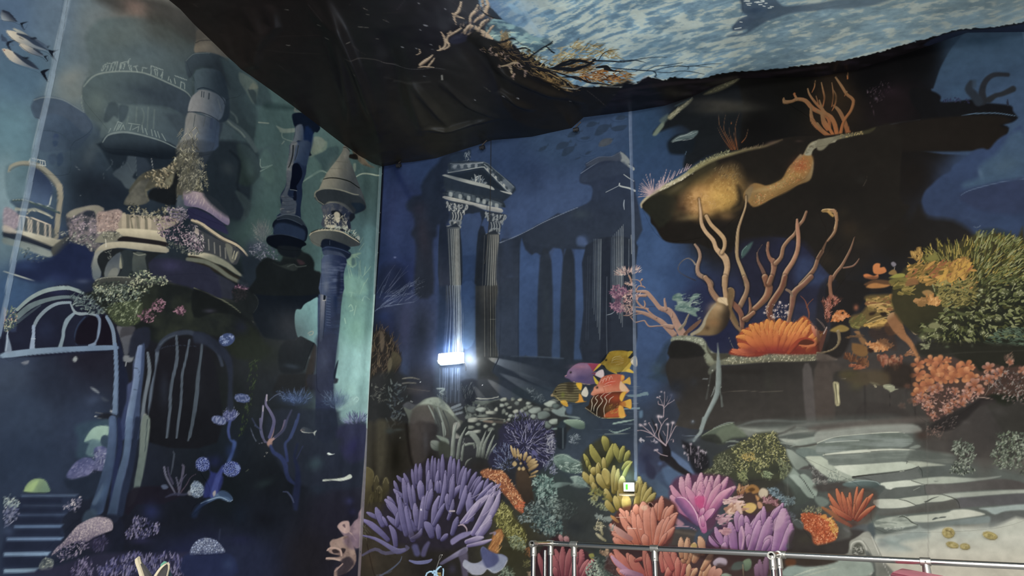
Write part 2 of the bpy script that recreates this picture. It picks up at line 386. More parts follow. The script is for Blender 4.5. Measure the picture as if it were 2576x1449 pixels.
p('600,700 680,640 880,603 965,640 900,680 880,710 830,650 760,660 660,720','8b8878',4,.95);p('760,690 800,655 870,660 880,710 830,715','282f3c',4,.95)
p('900,680 980,660 1100,640 1150,690 1110,830 1000,850 900,850','9a857d',4,.9,tx=('d','c2a99c',6,.7))
d('620,700 880,700 900,860 700,930 640,850',110,34,7,['a3929b','8a7b88','5e5866','c0aeb2','343a46'],ang=30,jit=160)
d('900,680 1140,680 1110,850 920,850',100,24,7,['b89c90','cdb3a4','8b716a','6b5a58'],ang=30,jit=160)
d('520,850 640,840 860,900 880,1040 800,1000 650,960 540,930',90,26,8,['8d9186','5a6260','3a444a','b0b0a0','262e36'],ang=60,jit=80)
p('1110,830 1150,690 1180,690 1700,730 1500,860 1430,870','9a8f7a',3,.95)
for x in(1160,1240,1340,1400):p('%d,%d %d,%d %d,%d %d,%d'%(x-20,690+(x-1160)*.15,x+18,690+(x-1160)*.15,x+14,835,x-22,835),'b3a68c',3,.95)
p('1215,700 1230,830 1250,830 1220,700','6d6a58',3,.9,sm=0)
for q in('1192,700 1198,820','1285,720 1300,830','1370,740 1375,850'):s(q,26,'7b7664')
p('1100,825 1500,850 1560,940 1540,960 1300,920 1140,900','cabf9f',3,1,c2='a59d84',g=(1200,840,1200,920))
p('880,940 960,860 1080,860 1150,900 1140,930 1000,960 900,960','7d7c6c',3,1);d('900,870 1080,850 1150,900 1000,930',50,22,8,['a3a290','6a6a5a','c4c0a8','3c4040'],ang=20,jit=90)
p('1150,900 1300,915 1560,955 1560,1000 1300,960 1100,945','211f22',3,1)
p('880,1040 960,970 1100,948 1300,960 1560,1000 1560,1060 1300,1030 1100,1010 960,1050 900,1120 900,1200 870,1230 845,1190 870,1100','b6ae94',3,1,c2='938f7c',g=(1000,960,1000,1060))
p('850,1180 880,1060 960,1030 930,1080 900,1140 940,1240 910,1320 860,1300','8c8e84',3,1,c2='5e6a70',g=(900,1050,880,1300))
p('900,1120 960,1040 1100,1015 1250,1040 1560,1060 1450,1100 1430,1330 1280,1290 970,1290 940,1240','1f2428',3,1)
p('970,1290 1000,1150 1120,1050 1130,1160 1090,1280','4c5660',3,.95,c2='6c7374',g=(1000,1100,1030,1280));p('1000,1290 1040,1210 1100,1210 1085,1290','7c8078',3,.9)
p('1130,1070 1150,1130 1150,1190 1130,1210 1112,1190 1118,1120','94947c',3,.9)
p('1130,1050 1250,1050 1250,1290 1100,1285 1140,1210','2b353a',3,.8);p('1250,1060 1370,1070 1360,1110 1380,1290 1250,1280','4c5450',3,.9,c2='3a4446',g=(1260,1060,1380,1280));s('1250,1060 1300,1080 1360,1070',12,'73786c')
s('980,930 985,1000',10,'c8c4b0');d('985,1040 1030,1040 1045,1100 1010,1130',16,20,6,['7c8078','4c5450'],jit=80)
O(480,360)
p('-100,470 0,465 100,500 230,580 310,650 340,740 320,775 260,730 150,650 0,610 -80,580','8f8188',3,1,c2='5b5470',g=(0,500,-20,610))
p('-60,630 40,640 150,690 260,760 300,800 330,880 200,830 60,790 -40,740','28284a',5,.9)
d('-80,490 20,485 150,540 280,650 300,700 150,600 -60,560',90,26,4,['ad9c98','9a8b90','7b6f80','bfaea6'],ang=100,jit=20,a=.5)
O(0,0,1)
p('455,512 458,494 480,485 508,488 536,503 558,528 570,553 566,568 545,556 520,538 490,524 462,520','a08f94',2,1,c2='6b6280',g=(520,500,500,540));d('458,496 480,487 510,491 540,508 565,545 545,545 500,512 465,512',70,9,1.4,['b9a8a6','8a7c88','c4b4ae'],ang=110,jit=14,a=.7)
O(480,360)
p('60,0 500,0 600,80 640,200 620,320 560,400 540,560 460,740 300,700 100,520 60,300','1c262f',10,.95)
p('430,0 560,60 640,200 620,330 520,420 420,380 420,340 440,200 420,80','324248',8,.9,c2='22302f',g=(600,100,420,200))
g(330,250,90,70,'323c42',.7,40);g(540,250,60,140,'3c5050',.6,-10)
s('350,80 440,180 430,330 420,420 470,560',[20,30,26,20,16],'141c24',a=.8,f=6)
p('400,480 440,470 540,560 550,640 500,740 450,750 480,640','2e3c40',5,.8)
d('-60,100 40,80 110,180 130,330 160,470 60,450 -20,470',130,24,6,['8f8d74','6a6a54','b0ac92','3a3c34','a6a180'],ang=40,jit=160)
O(480,0)
p('0,680 200,700 350,860 560,1060 600,1200 600,1449 560,1449 480,1330 300,1180 150,1120 0,1110','37474b',8,.9,c2='26343a',g=(200,800,500,1300))
p('260,560 500,640 660,740 760,1000 700,1030 600,1030 640,1200 520,1180 350,860 280,640','33454a',8,.85)
p('440,700 560,760 620,830 600,960 570,1000 500,880 440,790','5b6a62',5,.8);p('520,870 560,860 600,900 600,1000 570,980','2c3a3e',4,.9);p('530,860 570,800 620,850 560,865','6f7464',4,.8)
p('670,1030 980,1040 940,1140 980,1240 600,1449 600,1240','44605f',6,.7);s('625,1180 720,1188',12,'8f9b8a')
p('700,990 960,1030 980,1060 700,1050','24383a',10,.8)
p('795,1210 870,1240 980,1235 990,1270 850,1280 820,1250','939e8c',3,.95);s('850,1270 860,1330 980,1370',10,'8a9a8c',a=.8);s('870,1360 850,1385',12,'93a090',a=.8)
p('1150,1320 1230,1325 1270,1380 1230,1440 1160,1480 1130,1400','75807244'[:6],4,.85);p('1130,1380 1250,1440 1100,1520','6b7868',5,.7)
s('260,1100 340,1180 440,1250 520,1330 600,1449',[40,46,50,50,40],'46565a',a=.9,f=4);s('280,1120 360,1200 450,1270 490,1320',16,'72817a',a=.7,f=3)
s('330,1060 400,1120 420,1180',16,'5b6b68',a=.7,f=4)
p('20,680 250,690 330,900 340,1130 240,1180 60,1120 0,1020 10,850','4a5c66',4,1,c2='1f2c3a',g=(20,800,300,850))
p('30,890 60,870 150,880 290,950 300,1010 280,1110 240,1160 170,1140 60,1090 0,1080 -60,1080 -30,950','87898a',3,1,c2='4f5d70',g=(20,980,260,1040))
s('30,865 90,850 200,885 280,960 300,1010',9,'1e2a38')
for x,y in((75,885),(95,890),(145,905)):s('%d,%d %d,%d'%(x,y,x-4,y+50),14 if x>100 else 9,'3a434c',sm=0)
s('230,960 260,1070',12,'646f78',a=.7)
p('-60,1090 60,1110 170,1140 245,1180 240,1300 200,1449 -160,1449 -100,1300','787a78',4,1,c2='34445c',g=(-60,1250,200,1300))
s('-60,1080 60,1085 170,1125 240,1170',8,'2b3644');s('10,1110 -5,1220',8,'4e5658');s('110,1120 90,1220',7,'4b5358');s('175,1150 165,1230',30,'33415a',a=.8)
d('-130,1240 40,1210 30,1449 -160,1460',60,60,6,['8a8876','b0ab92','5a5a4e','3a3c38'],ang=100,jit=50)
O(480,360)
p('-150,0 190,0 160,120 60,300 -20,470 -110,480 -150,300','4b4c45',6,.55,c2='303a48',g=(-100,200,150,200))
d('-140,20 0,0 60,100 120,250 130,400 60,440 -10,460 -120,480 -140,200',150,40,7,['8a8876','aaa68c','5a5a4e','3a3c38','77745c'],ang=95,jit=60)
p('-30,740 120,800 300,900 420,960 510,1080 480,1100 380,1040 200,960 60,900 -30,870','29303a',3,1)
s('-20,745 60,770 160,840 280,920 400,975 470,1030 515,1085',[22,26,26,24,22,16],'b8a98c');s('-10,762 60,792 160,862 280,942 400,1000',10,'6c6455',a=.8)
p('0,820 60,840 230,930 430,1020 430,1130 380,1170 200,1090 0,1000','3f4348',3,.9)
for x,y in((20,850),(85,880),(140,930),(195,960),(250,990),(300,1010)):s('%d,%d %d,%d'%(x,y,x+5,y+100),12,'85837a',a=.8,sm=0)
p('300,970 370,1000 370,1090 420,1040 430,1060 380,1150 340,1120','77786a',3,.8);s('390,1040 370,1110',9,'a9a68c');s('415,1050 395,1120',9,'a9a68c')
p('-60,1060 60,1050 200,1080 330,1150 400,1210 480,1290 400,1260 250,1170 0,1120','b5af94',4,1,c2='7f8270',g=(100,1060,120,1130))
p('-60,1090 60,1100 250,1180 420,1280 520,1330 500,1370 380,1330 200,1240 0,1170','26241f',4,1)
s('-60,1120 100,1140 220,1200 330,1280 450,1340 520,1370',[40,44,40,34,20],'64695c',f=4)
p('-200,1160 60,1170 200,1250 400,1360 380,1500 0,1480 -200,1380','262838',5,.95,c2='2c303e',g=(0,1200,200,1449));g(-30,1260,120,60,'3b3b58',.8);g(190,1320,60,50,'3c4452',.6)
s('0,1395 60,1420 140,1449',8,'6b6c5a',a=.8)
d('-70,780 0,760 80,880 120,1000 60,1060 -60,1040',120,26,9,['8a7a86','6a6070','a89aa0','3e3a48','c0b4b4'],ang=80,jit=70)
p('10,870 10,830 30,820 45,840 45,880','b5a898',3,.8)
O(0,360)
p('880,1330 960,1290 1220,1285 1400,1310 1600,1340 1983,1449 2300,1550 2420,1720 2350,1800 2100,1700 1500,1449 900,1400','474a46',4,1,c2='2a2e2e',g=(1200,1290,1200,1400))
s('885,1325 960,1296 1100,1288 1230,1295',8,'8d9084');s('1590,1325 1750,1350 1900,1410 2050,1480 2200,1560 2320,1640 2400,1720',[6,8,10,12,12,8],'8a8a74')
p('1440,1110 1983,1200 2100,1500 1983,1480 1600,1330 1430,1300','26293c',5,1);g(1600,1180,140,80,'3a3a5c',.8)
O(0,720)
p('830,60 1600,-20 1983,100 2300,200 2400,330 2200,500 1700,420 1500,560 1300,420 1100,380 950,280 800,280 640,150','1b2020',8,1,tx=('n','2a3028',60,.4,.7))
p('0,440 120,440 120,250 240,120 420,30 600,-10 700,50 800,90 1000,290 1080,560 1050,620 0,680','1e2236',5,.96)
g(520,60,130,40,'252b4a',.9);g(400,420,120,130,'252d48',.9);g(150,520,80,60,'20263c',.8)
s('130,230 240,130 380,55 520,25 640,25 760,70',[30,36,40,40,36,26],'8b9f9f');s('130,300 250,200 400,140 560,110 680,110',[50,54,40,34,24],'6c8084',a=.9);s('130,350 250,260 350,190',[30,22,14],'4a5a66',a=.7)
s('285,400 330,310 420,220 520,170 640,160',[30,34,34,30,24],'8093a0');s('285,390 285,460 275,560 272,600',[32,30,44,52],'8ea2bc')
s('262,505 300,510',6,'b9c8d8')
s('680,260 610,330 575,420 570,480 555,540 540,590',[24,44,34,32,34,40],'7f95a3',f=2);s('640,170 680,250 740,270 820,265 900,290',[12,26,30,24,24],'8798a0');s('900,290 925,350 910,450 880,550 820,570',[34,32,30,36,20],'7489a4')
s('700,560 690,480 720,380 780,300',[20,30,28,16],'2c3a56',a=.9);p('700,560 690,470 730,370 820,290 900,310 900,420 870,540','171420',4,1)
p('940,300 980,290 1040,400 1060,560 890,580 930,450','17131f',4,1)
s('990,300 1030,370 1055,450 1065,560',[30,36,36,36],'71869e')
p('0,640 300,600 700,580 1060,570 1090,610 700,630 300,660 0,690','7f98b0',2,1,c2='6d86a4',g=(100,600,900,640))
s('1070,560 1080,680 1085,860 1080,1000 1075,1160 1070,1210',[38,40,42,50,56,60],'6a82a2',sh='52688a')
p('30,460 60,540 75,600 70,640 10,640 20,540','8295ac',3,.9);s('38,440 30,560 20,620',10,'9fb2c4')
p('170,735 240,715 235,745 200,755','7f8590',3,.8);p('665,700 690,675 710,700 690,730 668,720','9aa3a4',3,.9)
p('835,970 880,985 920,1020 910,1030 860,1000','8f98a0',4,.8);g(860,1090,110,60,'3c4a66',.7,-20);p('940,1060 1010,1100 960,1100','46505e',6,.7)
s('885,1210 950,1220',14,'565c66',a=.8);s('880,1250 940,1275',9,'a3aab0');p('1020,1190 1045,1195 1035,1215','b9bdc0',3,.9);p('960,1220 1060,1230 1080,1270 960,1280 900,1260','20232c',6,.9)
p('770,1449 830,1370 900,1310 1020,1280 1020,1449','3c4e5e',6,.9);p('780,1500 820,1420 900,1350 1020,1350 1020,1449 1000,1440 950,1440 960,1500','8fb0a4',4,.95,c2='7d9c9c',g=(900,1350,800,1500))
p('1110,400 1260,380 1240,640 1190,680 1150,640','1a1c24',3,.9)
p('1085,400 1130,390 1250,390 1255,440 1240,560 1200,650 1160,660 1140,560','62646c',3,.95,c2='4f545e',g=(1100,400,1200,650));p('1140,400 1255,390 1250,460 1170,480 1120,495','3c3c42',4,.8)
p('1150,670 1245,668 1250,690 1225,730 1150,720','747a80',3,1);s('1180,730 1170,770',8,'8a9096')
p('1085,420 1150,640 1150,720 1200,900 1160,1200 1100,1280 1110,700','1b2238',4,.9)
p('1250,440 1400,400 1400,560 1350,620 1260,680 1200,660','232838',5,.95)
p('1250,720 1240,900 1190,950 1180,1100 1150,1200 1100,1449 1180,1449 1260,1200 1320,1000','4a5680',5,.85,c2='32406a',g=(1200,800,1150,1400))
s('1320,600 1300,720 1290,850 1270,980 1240,1130 1210,1280 1200,1449',[70,80,80,76,74,72,66],'6a7ea6',c2='5e7692',sh='4a5c82',hl='7c90b4',f=2)
s('1345,560 1340,700 1330,850 1300,1050 1280,1250 1265,1449',[20,30,30,40,56,64],'3a4a6c',f=3)
s('1385,640 1400,760 1400,850 1370,1000 1345,1150 1335,1300 1330,1449',[20,34,34,36,34,36,40],'66727e',f=2);s('1475,620 1470,800 1430,960 1410,1100 1400,1250 1385,1449',[34,38,34,34,30,30],'586678',f=2)
p('1340,1240 1380,1250 1380,1449 1320,1449','82888266'[:6],3,.9)
s('1255,700 1250,780 1300,810 1300,980 1250,990',5,'3a4658',a=.7)
s('1475,620 1520,540 1600,480 1700,450 1800,450 1900,500 1983,560 2060,640 2100,760',[30,40,44,46,44,44,40,36,30],'333c4c',f=4)
s('1500,570 1560,510 1640,475',14,'46505e',a=.7)
p('1500,640 1600,520 1700,500 1850,520 1950,600 2060,900 2050,1500 1400,1500 1420,1100','1b1b22',5,1,c2='16181e',g=(1500,600,1900,1400))
g(1540,1000,60,200,'262c3a',.8);g(1880,900,60,250,'1c1f26',.7)
s('1660,480 1665,700 1620,900 1600,1050 1595,1200 1565,1449',[22,30,30,30,28,24],'4c5866');s('1785,520 1750,700 1715,850 1705,1050 1690,1200 1660,1449',[20,22,24,24,26,22],'4c5866');s('1900,580 1880,800 1860,1050 1830,1250 1790,1449',[16,20,22,22,16],'465260')
s('1500,610 1570,580 1700,570 1850,580',5,'30384a',a=.8)
d('830,60 1000,-20 1180,-20 1330,80 1300,200 1100,220 950,280 800,240 640,170',200,34,9,['6a7a70','4a5854','8fa094','2c3634','a8b4a0','38444a'],ang=-40,jit=60)
d('640,80 800,90 900,180 960,260 820,280 690,210 600,120',110,40,10,['6c7f80','8a9c98','4e5f64','2d3840'],ang=-30,jit=50)
p('1010,200 1300,140 1330,300 1250,380 1100,380 1020,280','3f4a34',5,.8)
d('1010,180 1300,140 1330,300 1250,380 1100,370 1010,280',170,36,7,['5f6c48','7d8a66','3c4632','9aa684','2a3226'],ang=-75,jit=50)
d('850,0 1150,10 1330,60 1300,150 1080,140 900,100',90,24,10,['8f9a80','b8bc98','5c6a54','39443c'],ang=-60,jit=90)
O(0,360)
d('1210,1220 1280,1200 1380,1210 1440,1260 1580,1310 1560,1380 1450,1360 1400,1449 1180,1449 1210,1340',190,20,11,['8f9a80','c5c7a4','5c6a54','39443c','242c2c','aab08c'],ang=-60,jit=120)
d('900,1340 1150,1330 1180,1449 850,1449',110,24,9,['5f6c5a','8b9680','3c4840','242c2c','a5ae98'],ang=-20,jit=90)
d('1180,590 1340,600 1400,680 1560,600 1700,640 1760,720 1500,760 1380,720 1220,720',170,26,10,['9a957c','c2bc9c','6a6854','45463c','2c3034'],ang=-30,jit=120)
d('1440,760 1560,700 1700,740 1760,830 1880,980 1900,1060 1750,1010 1600,960 1480,870',260,22,9,['8a7480','a8909a','6b5a6c','4a4050','c0aab0','332f3c'],ang=-60,jit=80)
d('1560,940 1700,980 1900,1060 1850,1080 1700,1060 1570,1010',80,20,9,['4c5450','343c3c','6a7068'],ang=-60,jit=80)
d('1560,640 1700,620 1780,700 1720,760 1600,720',80,40,8,['8b7f90','6c6478','b0a4ac','4a4658'],ang=-20,jit=60)
O(0,720)
for(x,y,r)in((1490,190,80),(1380,290,90),(1700,240,55)):
 d('%d,%d %d,%d %d,%d %d,%d %d,%d %d,%d'%(x-r,y,x-r*.5,y-r*.7,x+r*.5,y-r*.7,x+r,y,x+r*.5,y+r*.7,x-r*.5,y+r*.7),70,18,11,['7c5666','94687a','5c3f50','a87c8c','3c2a36'],ang=-60,jit=150)
d('0,230 70,200 130,260 120,380 60,440 0,440',110,24,9,['7d9078','a8b494','5a6c60','3c4a48','c8a890'],ang=-70,jit=60)
p('0,210 20,240 15,330 0,340','b08a80',5,.8)
O(480,720)
d('380,80 400,0 520,-20 530,60 480,140 400,160',120,16,12,['9c6a86','7d4f6c','b9899e','54384e'],ang=-60,jit=150)
p('600,0 1200,0 1200,140 1120,150 1040,220 980,230 980,400 990,500 880,520 700,500 640,440 560,260','101720',5,1)
g(900,120,260,120,'0d141c',.8);g(900,350,180,160,'2a2e34',.8)
p('380,20 560,60 620,140 600,220 520,300 430,260 380,140','1b2021',6,.9);s('560,60 615,130 610,200 570,260',5,'3a4240',a=.7)
s('0,20 120,70 260,130 380,200 450,260',[10,10,10,6],'5f6350',a=.9)
p('0,30 260,140 440,260 560,340 640,480 520,470 430,300 200,260 0,300','15191a',5,.9)
g(150,240,70,24,'3c3c4c',.7)
p('520,340 640,480 700,560 740,620 640,700 420,700 300,560 420,480 440,400','20261c',12,.85);g(700,650,260,200,'242a22',.7);g(460,400,80,80,'1e2233',.8)
d('540,720 640,680 600,900 560,1100 520,1300 440,1449 420,1449 500,1100',110,22,8,['2c3c22','3c4c2c','222e1e'],ang=100,jit=40)
p('980,520 1000,490 1060,480 1080,510 1160,540 1170,580 1090,700 1050,820 900,840 820,800 820,600 900,520','15191c',6,.9)
s('1155,545 1110,650 1060,800',7,'0c0f12');p('1110,680 1175,640 1180,680 1120,700','5a6268',4,.7);g(940,770,90,30,'2f3a46',.8,10)
p('1160,560 1180,620 1160,820 1090,990 1060,990 1080,820','2a2420',4,.9);s('1140,830 1130,900 1070,1000',6,'151515',a=.8)
p('840,850 1000,840 1080,850 1060,990 1000,1010 760,1040 800,900','1a1b1b',8,.9)
p('1100,850 1360,880 1385,910 1360,935 1250,930 1120,1000','23242c',4,.95)
g(1200,980,150,60,'1d1e26',.9)
p('985,228 1030,225 1060,180 1120,145 1210,135 1200,560 1160,545 1080,505 1030,480 1000,490 975,400 970,300','6f9c9c',2,1,tx=('n','638e8f',60,.4,.7))
s('1100,455 1130,435 1150,440 1140,465 1110,470',8,'a9b09c')
p('1215,0 1425,0 1415,200 1395,450 1370,600 1345,880 1340,1000 1380,1449 1180,1449 1180,900 1190,500','31405c',3,1,c2='22283e',g=(1230,200,1400,240),tx=('n','2a3550',18,.4,.8,.4,2.5))
p('1190,480 1380,480 1345,880 1330,1060 1160,1060 1180,640','292e42',12,.85)
p('1225,0 1290,0 1260,200 1235,500 1205,500 1215,200','7b7d84',5,.85,c2='3c4456',g=(1240,100,1240,500));p('1250,65 1268,60 1262,130 1243,135','0f1822',2)
s('1262,140 1258,300 1240,500',6,'20283a');s('1240,140 1265,138',9,'a9a69a',a=.8)
for i,y in enumerate(range(10,400,26)):s('1275,%d 1310,%d'%(y,y+6),6,'5d6b84',a=.5)
g(1360,120,26,160,'13203f',.8);g(1250,700,70,160,'3b4156',.7)
p('1340,880 1350,800 1390,710 1375,800 1355,890','171e2c',3,1)
g(1560,100,140,200,'6f947c',.6);g(1560,420,160,220,'74a08a',.7);g(1620,800,120,200,'8fbab0',.7);g(1500,1000,80,120,'92bcae',.5)
for q in('1490,200 1510,180 1530,230 1500,240','1560,190 1540,280','1450,310 1460,360','1510,100 1520,60','1500,60 1545,70','1620,140 1640,100 1690,130'):s(q,7,'a9c6a6',a=.6)
g(960,1080,170,75,'34466a',.95,8);g(1360,1100,130,85,'3b4a64',.95,5)
d('800,1040 900,1010 1050,1010 1120,1050 1080,1120 1000,1160 880,1120',110,50,4,['4a6290','5c74a4','33446c','6f86b0'],ang='rad',jit=30,cx=1000,cy=1160,a=.7)
d('1230,1060 1320,1010 1450,1030 1510,1070 1470,1150 1380,1190 1280,1150',130,40,4,['4d607e','62768f','394a68','7789a0'],ang='rad',jit=30,cx=1370,cy=1190,a=.6)
p('1440,1140 1520,1060 1580,1070 1560,1130 1380,1200','86a8a0',6,.6);s('1540,1090 1560,1065 1585,1085 1560,1110',6,'a4c0b8',a=.8)
p('1060,1180 1370,1190 1400,1250 1440,1310 1540,1290 1640,1290 1700,1449 1680,1900 1000,1900 700,1449 760,1200','232a38',10,.8)
d('1440,1310 1520,1260 1600,1240 1670,1260 1680,1300 1600,1330 1480,1330',70,60,7,['4b5172','5f6488','33395a','747a9a'],ang='rad',jit=25,cx=1570,cy=1400)
p('1400,1340 1640,1320 1690,1420 1690,1600 1500,1700 1380,1500','2b2c48',10,.8)
O(480,360)
g(660,850,90,120,'5c5f66',.7);g(620,1000,110,90,'42485a',.8);g(540,1020,60,100,'2c3648',.7)
d('580,820 640,760 720,780 760,860 700,980 620,960',60,70,4,['7c7876','8e8882','5e6064'],ang='rad',jit=20,cx=680,cy=1000,a=.5)
d('520,1000 640,960 760,1010 820,1060 800,1130 640,1150 560,1100',170,20,7,['6e7080','8c8c98','474c60','323848'],ang=-90,jit=120)
p('460,1100 560,1090 640,1120 700,1200 660,1320 560,1400 420,1350 470,1250','1f2934',8,.9)
p('600,1200 700,1100 830,1140 870,1050 940,1040 1020,1030 1060,1050 1120,1080 1160,1150 1160,1220 1230,1260 1230,1449 560,1449 600,1300','151a1c',5,1)
g(920,1080,90,40,'2b332f',.8);p('760,1150 830,1180 930,1160 1000,1200 960,1230 860,1200','2f3634',4,.7);s('900,1190 960,1165 1000,1190 1080,1180',10,'4a524e',a=.7);p('990,1120 1040,1130 1070,1160 1020,1170','3c2a30',5,.8)
p('635,160 640,130 690,60 740,120 760,200 660,250','52706c',8,.7);s('640,160 650,240 755,215 640,275',8,'8fa698',a=.8)
p('760,220 770,380 680,350 640,290','527068',10,.5)
p('1160,130 1270,60 1390,40 1380,160 1290,260 1240,260 1220,200','31464a',6,.8)
s('1050,375 1130,320 1220,270 1280,290',[10,20,18,10],'7c9284',a=.8);p('1080,330 1100,180 1160,130 1230,270','46625e',8,.6);s('1180,100 1260,60 1270,0',30,'6e7f6e',a=.7,f=4)
p('1225,350 1270,335 1290,360 1230,380','6c8074',5,.7)
s('1565,325 1620,298 1700,300 1760,315 1820,312',[12,14,14,10],'98a58e');p('1530,210 1560,200 1560,260 1540,280','84907c',4,.8)
p('1520,80 1600,110 1680,200 1740,240 1640,220 1590,180','6e5b46',4,.9,tx=('n','3c3228',14,.4,.7))
p('1480,120 1560,110 1580,160 1500,150','14100e',3)
p('1620,820 1760,810 1750,900 1740,1449 1500,1449 1560,1100 1630,980','58808277'[:6],14,.55)
for q in('1590,1030 1640,965','1600,960 1630,905','1500,1080 1600,1060','1500,1300 1480,1170','1520,1280 1500,1190 1530,1200','1590,1300 1590,1130','1610,1280 1600,1170 1605,1130','1650,1190 1640,1270','1700,1185 1620,1290','1670,1300 1630,1370','1640,1340 1600,1449','1560,1090 1590,1105','1470,1130 1530,1190 1570,1160'):s(q,[5,3],'a3b992',a=.6)
p('1505,1090 1560,1060 1610,1060 1550,1100 1560,1160 1530,1190 1470,1160','7c9a7c',5,.7);p('1520,1110 1545,1110 1550,1160 1520,1180','37545c',4,.8)
p('1450,1270 1560,1280 1640,1320 1660,1449 1440,1449','77a08a',12,.5)
O(0,0,1)
g(700,330,90,150,'2c3f42',.5);g(720,520,70,130,'304648',.5);g(880,500,90,120,'2c4042',.45);g(560,230,90,150,'222d36',.5,-20)
g(735,840,60,60,'3a3d42',.5);g(660,800,80,50,'20262c',.4)  # first blob: grey haze painted over the rocks
O(480,0)
p('945,1130 960,1095 1030,1085 1120,1105 1180,1160 1215,1230 1190,1275 1150,1285 1120,1449 1125,1500 930,1500 935,1449 975,1260 960,1200','0b1424',3,1)
p('980,1220 1040,1200 1060,1300 1050,1449 930,1500 940,1400 970,1300','56606a',4,.95,c2='2c3a54',g=(970,1350,1080,1360))
p('985,1060 1040,1080 970,1080 970,1040 990,1030','5c625e',3,.8)
s('1000,1355 1050,1360',7,'1d2630');s('960,1395 955,1449',14,'20262c');s('1005,1390 1005,1449',9,'1c2228')
p('1070,1220 1150,1280 1125,1449 1060,1449','10234a',6,.8)
O(480,360)
p('940,0 1125,0 1100,130 1085,220 1080,300 1040,400 1045,500 1025,620 1030,720 1000,740 900,700 820,710 800,700 850,650 830,520 880,420 900,300 900,240 920,120','1a2740',2,1,c2='16223a',g=(950,100,1050,500))
p('935,0 1000,0 1010,100 960,200 945,260 935,400 900,500 980,560 980,640 960,700 850,700 830,640 850,560 835,520 885,420 890,300 900,200 920,120','545a60',3,.95,c2='3c4654',g=(900,100,900,650),tx=('n','6c7070',12,.5,.8,.5,2))
p('1000,0 1125,0 1090,200 1050,220 1000,190 960,190','35445c',5,.9,c2='24344e',g=(1000,50,1100,100))
p('945,240 960,205 1000,200 1035,250 1040,320 1010,380 985,420 990,460 930,450 925,400 940,320','060c1c',2,1);p('960,470 985,470 985,550 955,545','0a1020',2,1)
s('955,30 950,120 925,210 910,240',[14,14,10,6],'1f2428');s('1005,30 990,110 970,170',[10,8,6],'232a30');s('925,452 960,455 990,462',5,'6c767c')
for y in(520,560,600,640,670):s('845,%d 900,%d 960,%d'%(y,y+5,y-5),6,'2c3542',a=.7)
p('800,710 880,685 980,700 1040,740 1080,800 1080,830 960,760 820,740','222c38',3,1);s('800,715 880,688 980,702 1020,720',6,'4f5b68')
p('755,790 790,735 880,725 990,765 1070,800 1095,850 1085,920 1060,950 1000,930 780,890 770,840','0c1422',2,1)
p('780,790 870,770 1050,830 1070,900 1040,940 900,890 770,880','1e2c44',5,.9);s('800,740 880,728 960,750 1040,790',7,'34404e',a=.9)
p('697,930 730,890 850,880 1000,920 1060,950 1080,980 1040,1000 1020,1030 960,1040 830,1030 760,1005 710,970','080e18',2,1);s('710,900 800,880 900,888 1000,915',6,'2c3848',a=.8)
p('810,990 1020,1010 1000,1100 840,1080','12181e',4,1)
p('1240,590 1500,570 1550,640 1500,740 1500,850 1240,810 1250,700','39404e',3,1,c2='20283a',g=(1280,700,1480,700),tx=('n','4a4e54',10,.45,.7))
p('1170,500 1200,450 1280,290 1370,170 1430,80 1440,35 1470,30 1500,90 1490,150 1530,250 1580,380 1600,440 1640,540 1657,600 1650,640 1600,665 1540,680 1500,660 1400,590 1300,580 1250,595 1180,550 1160,510','7a7868',2,1,c2='3a4044',g=(1240,330,1560,400))
p('1160,520 1180,470 1260,440 1400,455 1520,500 1600,520 1655,600 1640,645 1560,670 1540,690 1510,640 1420,575 1300,565 1250,598 1190,560','232a30',4,.95);p('1510,580 1600,580 1650,620 1600,665 1545,685 1555,640','12202f',4,.8)
s('1162,520 1175,470 1260,440 1400,452 1520,490 1580,500',[8,14,12,8],'757668',f=2);s('1165,505 1195,555 1250,592',6,'6b6c60')
g(1360,260,70,120,'8a8674',.5,15);g(1450,120,30,50,'76766a',.5)
s('1250,350 1310,338 1400,345 1500,375 1590,435',[6,9,9,7],'0f1413');s('1360,180 1420,185 1480,190',3,'4c4c44');s('1310,250 1400,250 1480,265',3,'55544a');s('1440,45 1470,50 1500,85',5,'1c1c1a')
p('1320,660 1345,650 1400,660 1440,720 1400,740 1330,690','141a22',3,1);p('1500,690 1540,680 1550,720 1500,760','161c26',3,1)
d('1250,700 1340,700 1400,790 1340,820 1250,810',90,26,6,['a39f8a','c2bca2','6a685c','35383c'],ang=-20,jit=100)
p('1345,690 1360,665 1385,665 1405,690 1400,760 1370,760','b0a990',3,.9);d('1380,700 1440,700 1500,820 1400,820',40,22,6,['8a8878','55564e','b8b29a'],ang=-40,jit=90)
p('1270,800 1300,790 1360,795 1340,825 1290,820','b5af94',3,.9)
for x,y in((1365,815),(1395,820),(1450,830),(1580,915)):p('%d,%d %d,%d %d,%d %d,%d'%(x-12,y-18,x+12,y-18,x+14,y+16,x-10,y+16),'9aa096',3,.9)
p('1110,890 1150,850 1260,830 1400,840 1520,900 1590,950 1590,985 1480,1000 1300,1010 1180,990 1130,950','565a54',2,1,c2='33393c',g=(1150,880,1450,990))
s('1112,890 1150,855 1260,836 1400,850 1500,900 1590,960',[6,14,16,12,6],'a39c82');s('1130,860 1190,835 1260,825 1400,828 1500,870 1590,950',8,'15191b')
d('1140,840 1500,800 1600,920 1560,920 1440,850',60,22,6,['9aa08c','6c7468','bcc0a8'],ang=-60,jit=60)
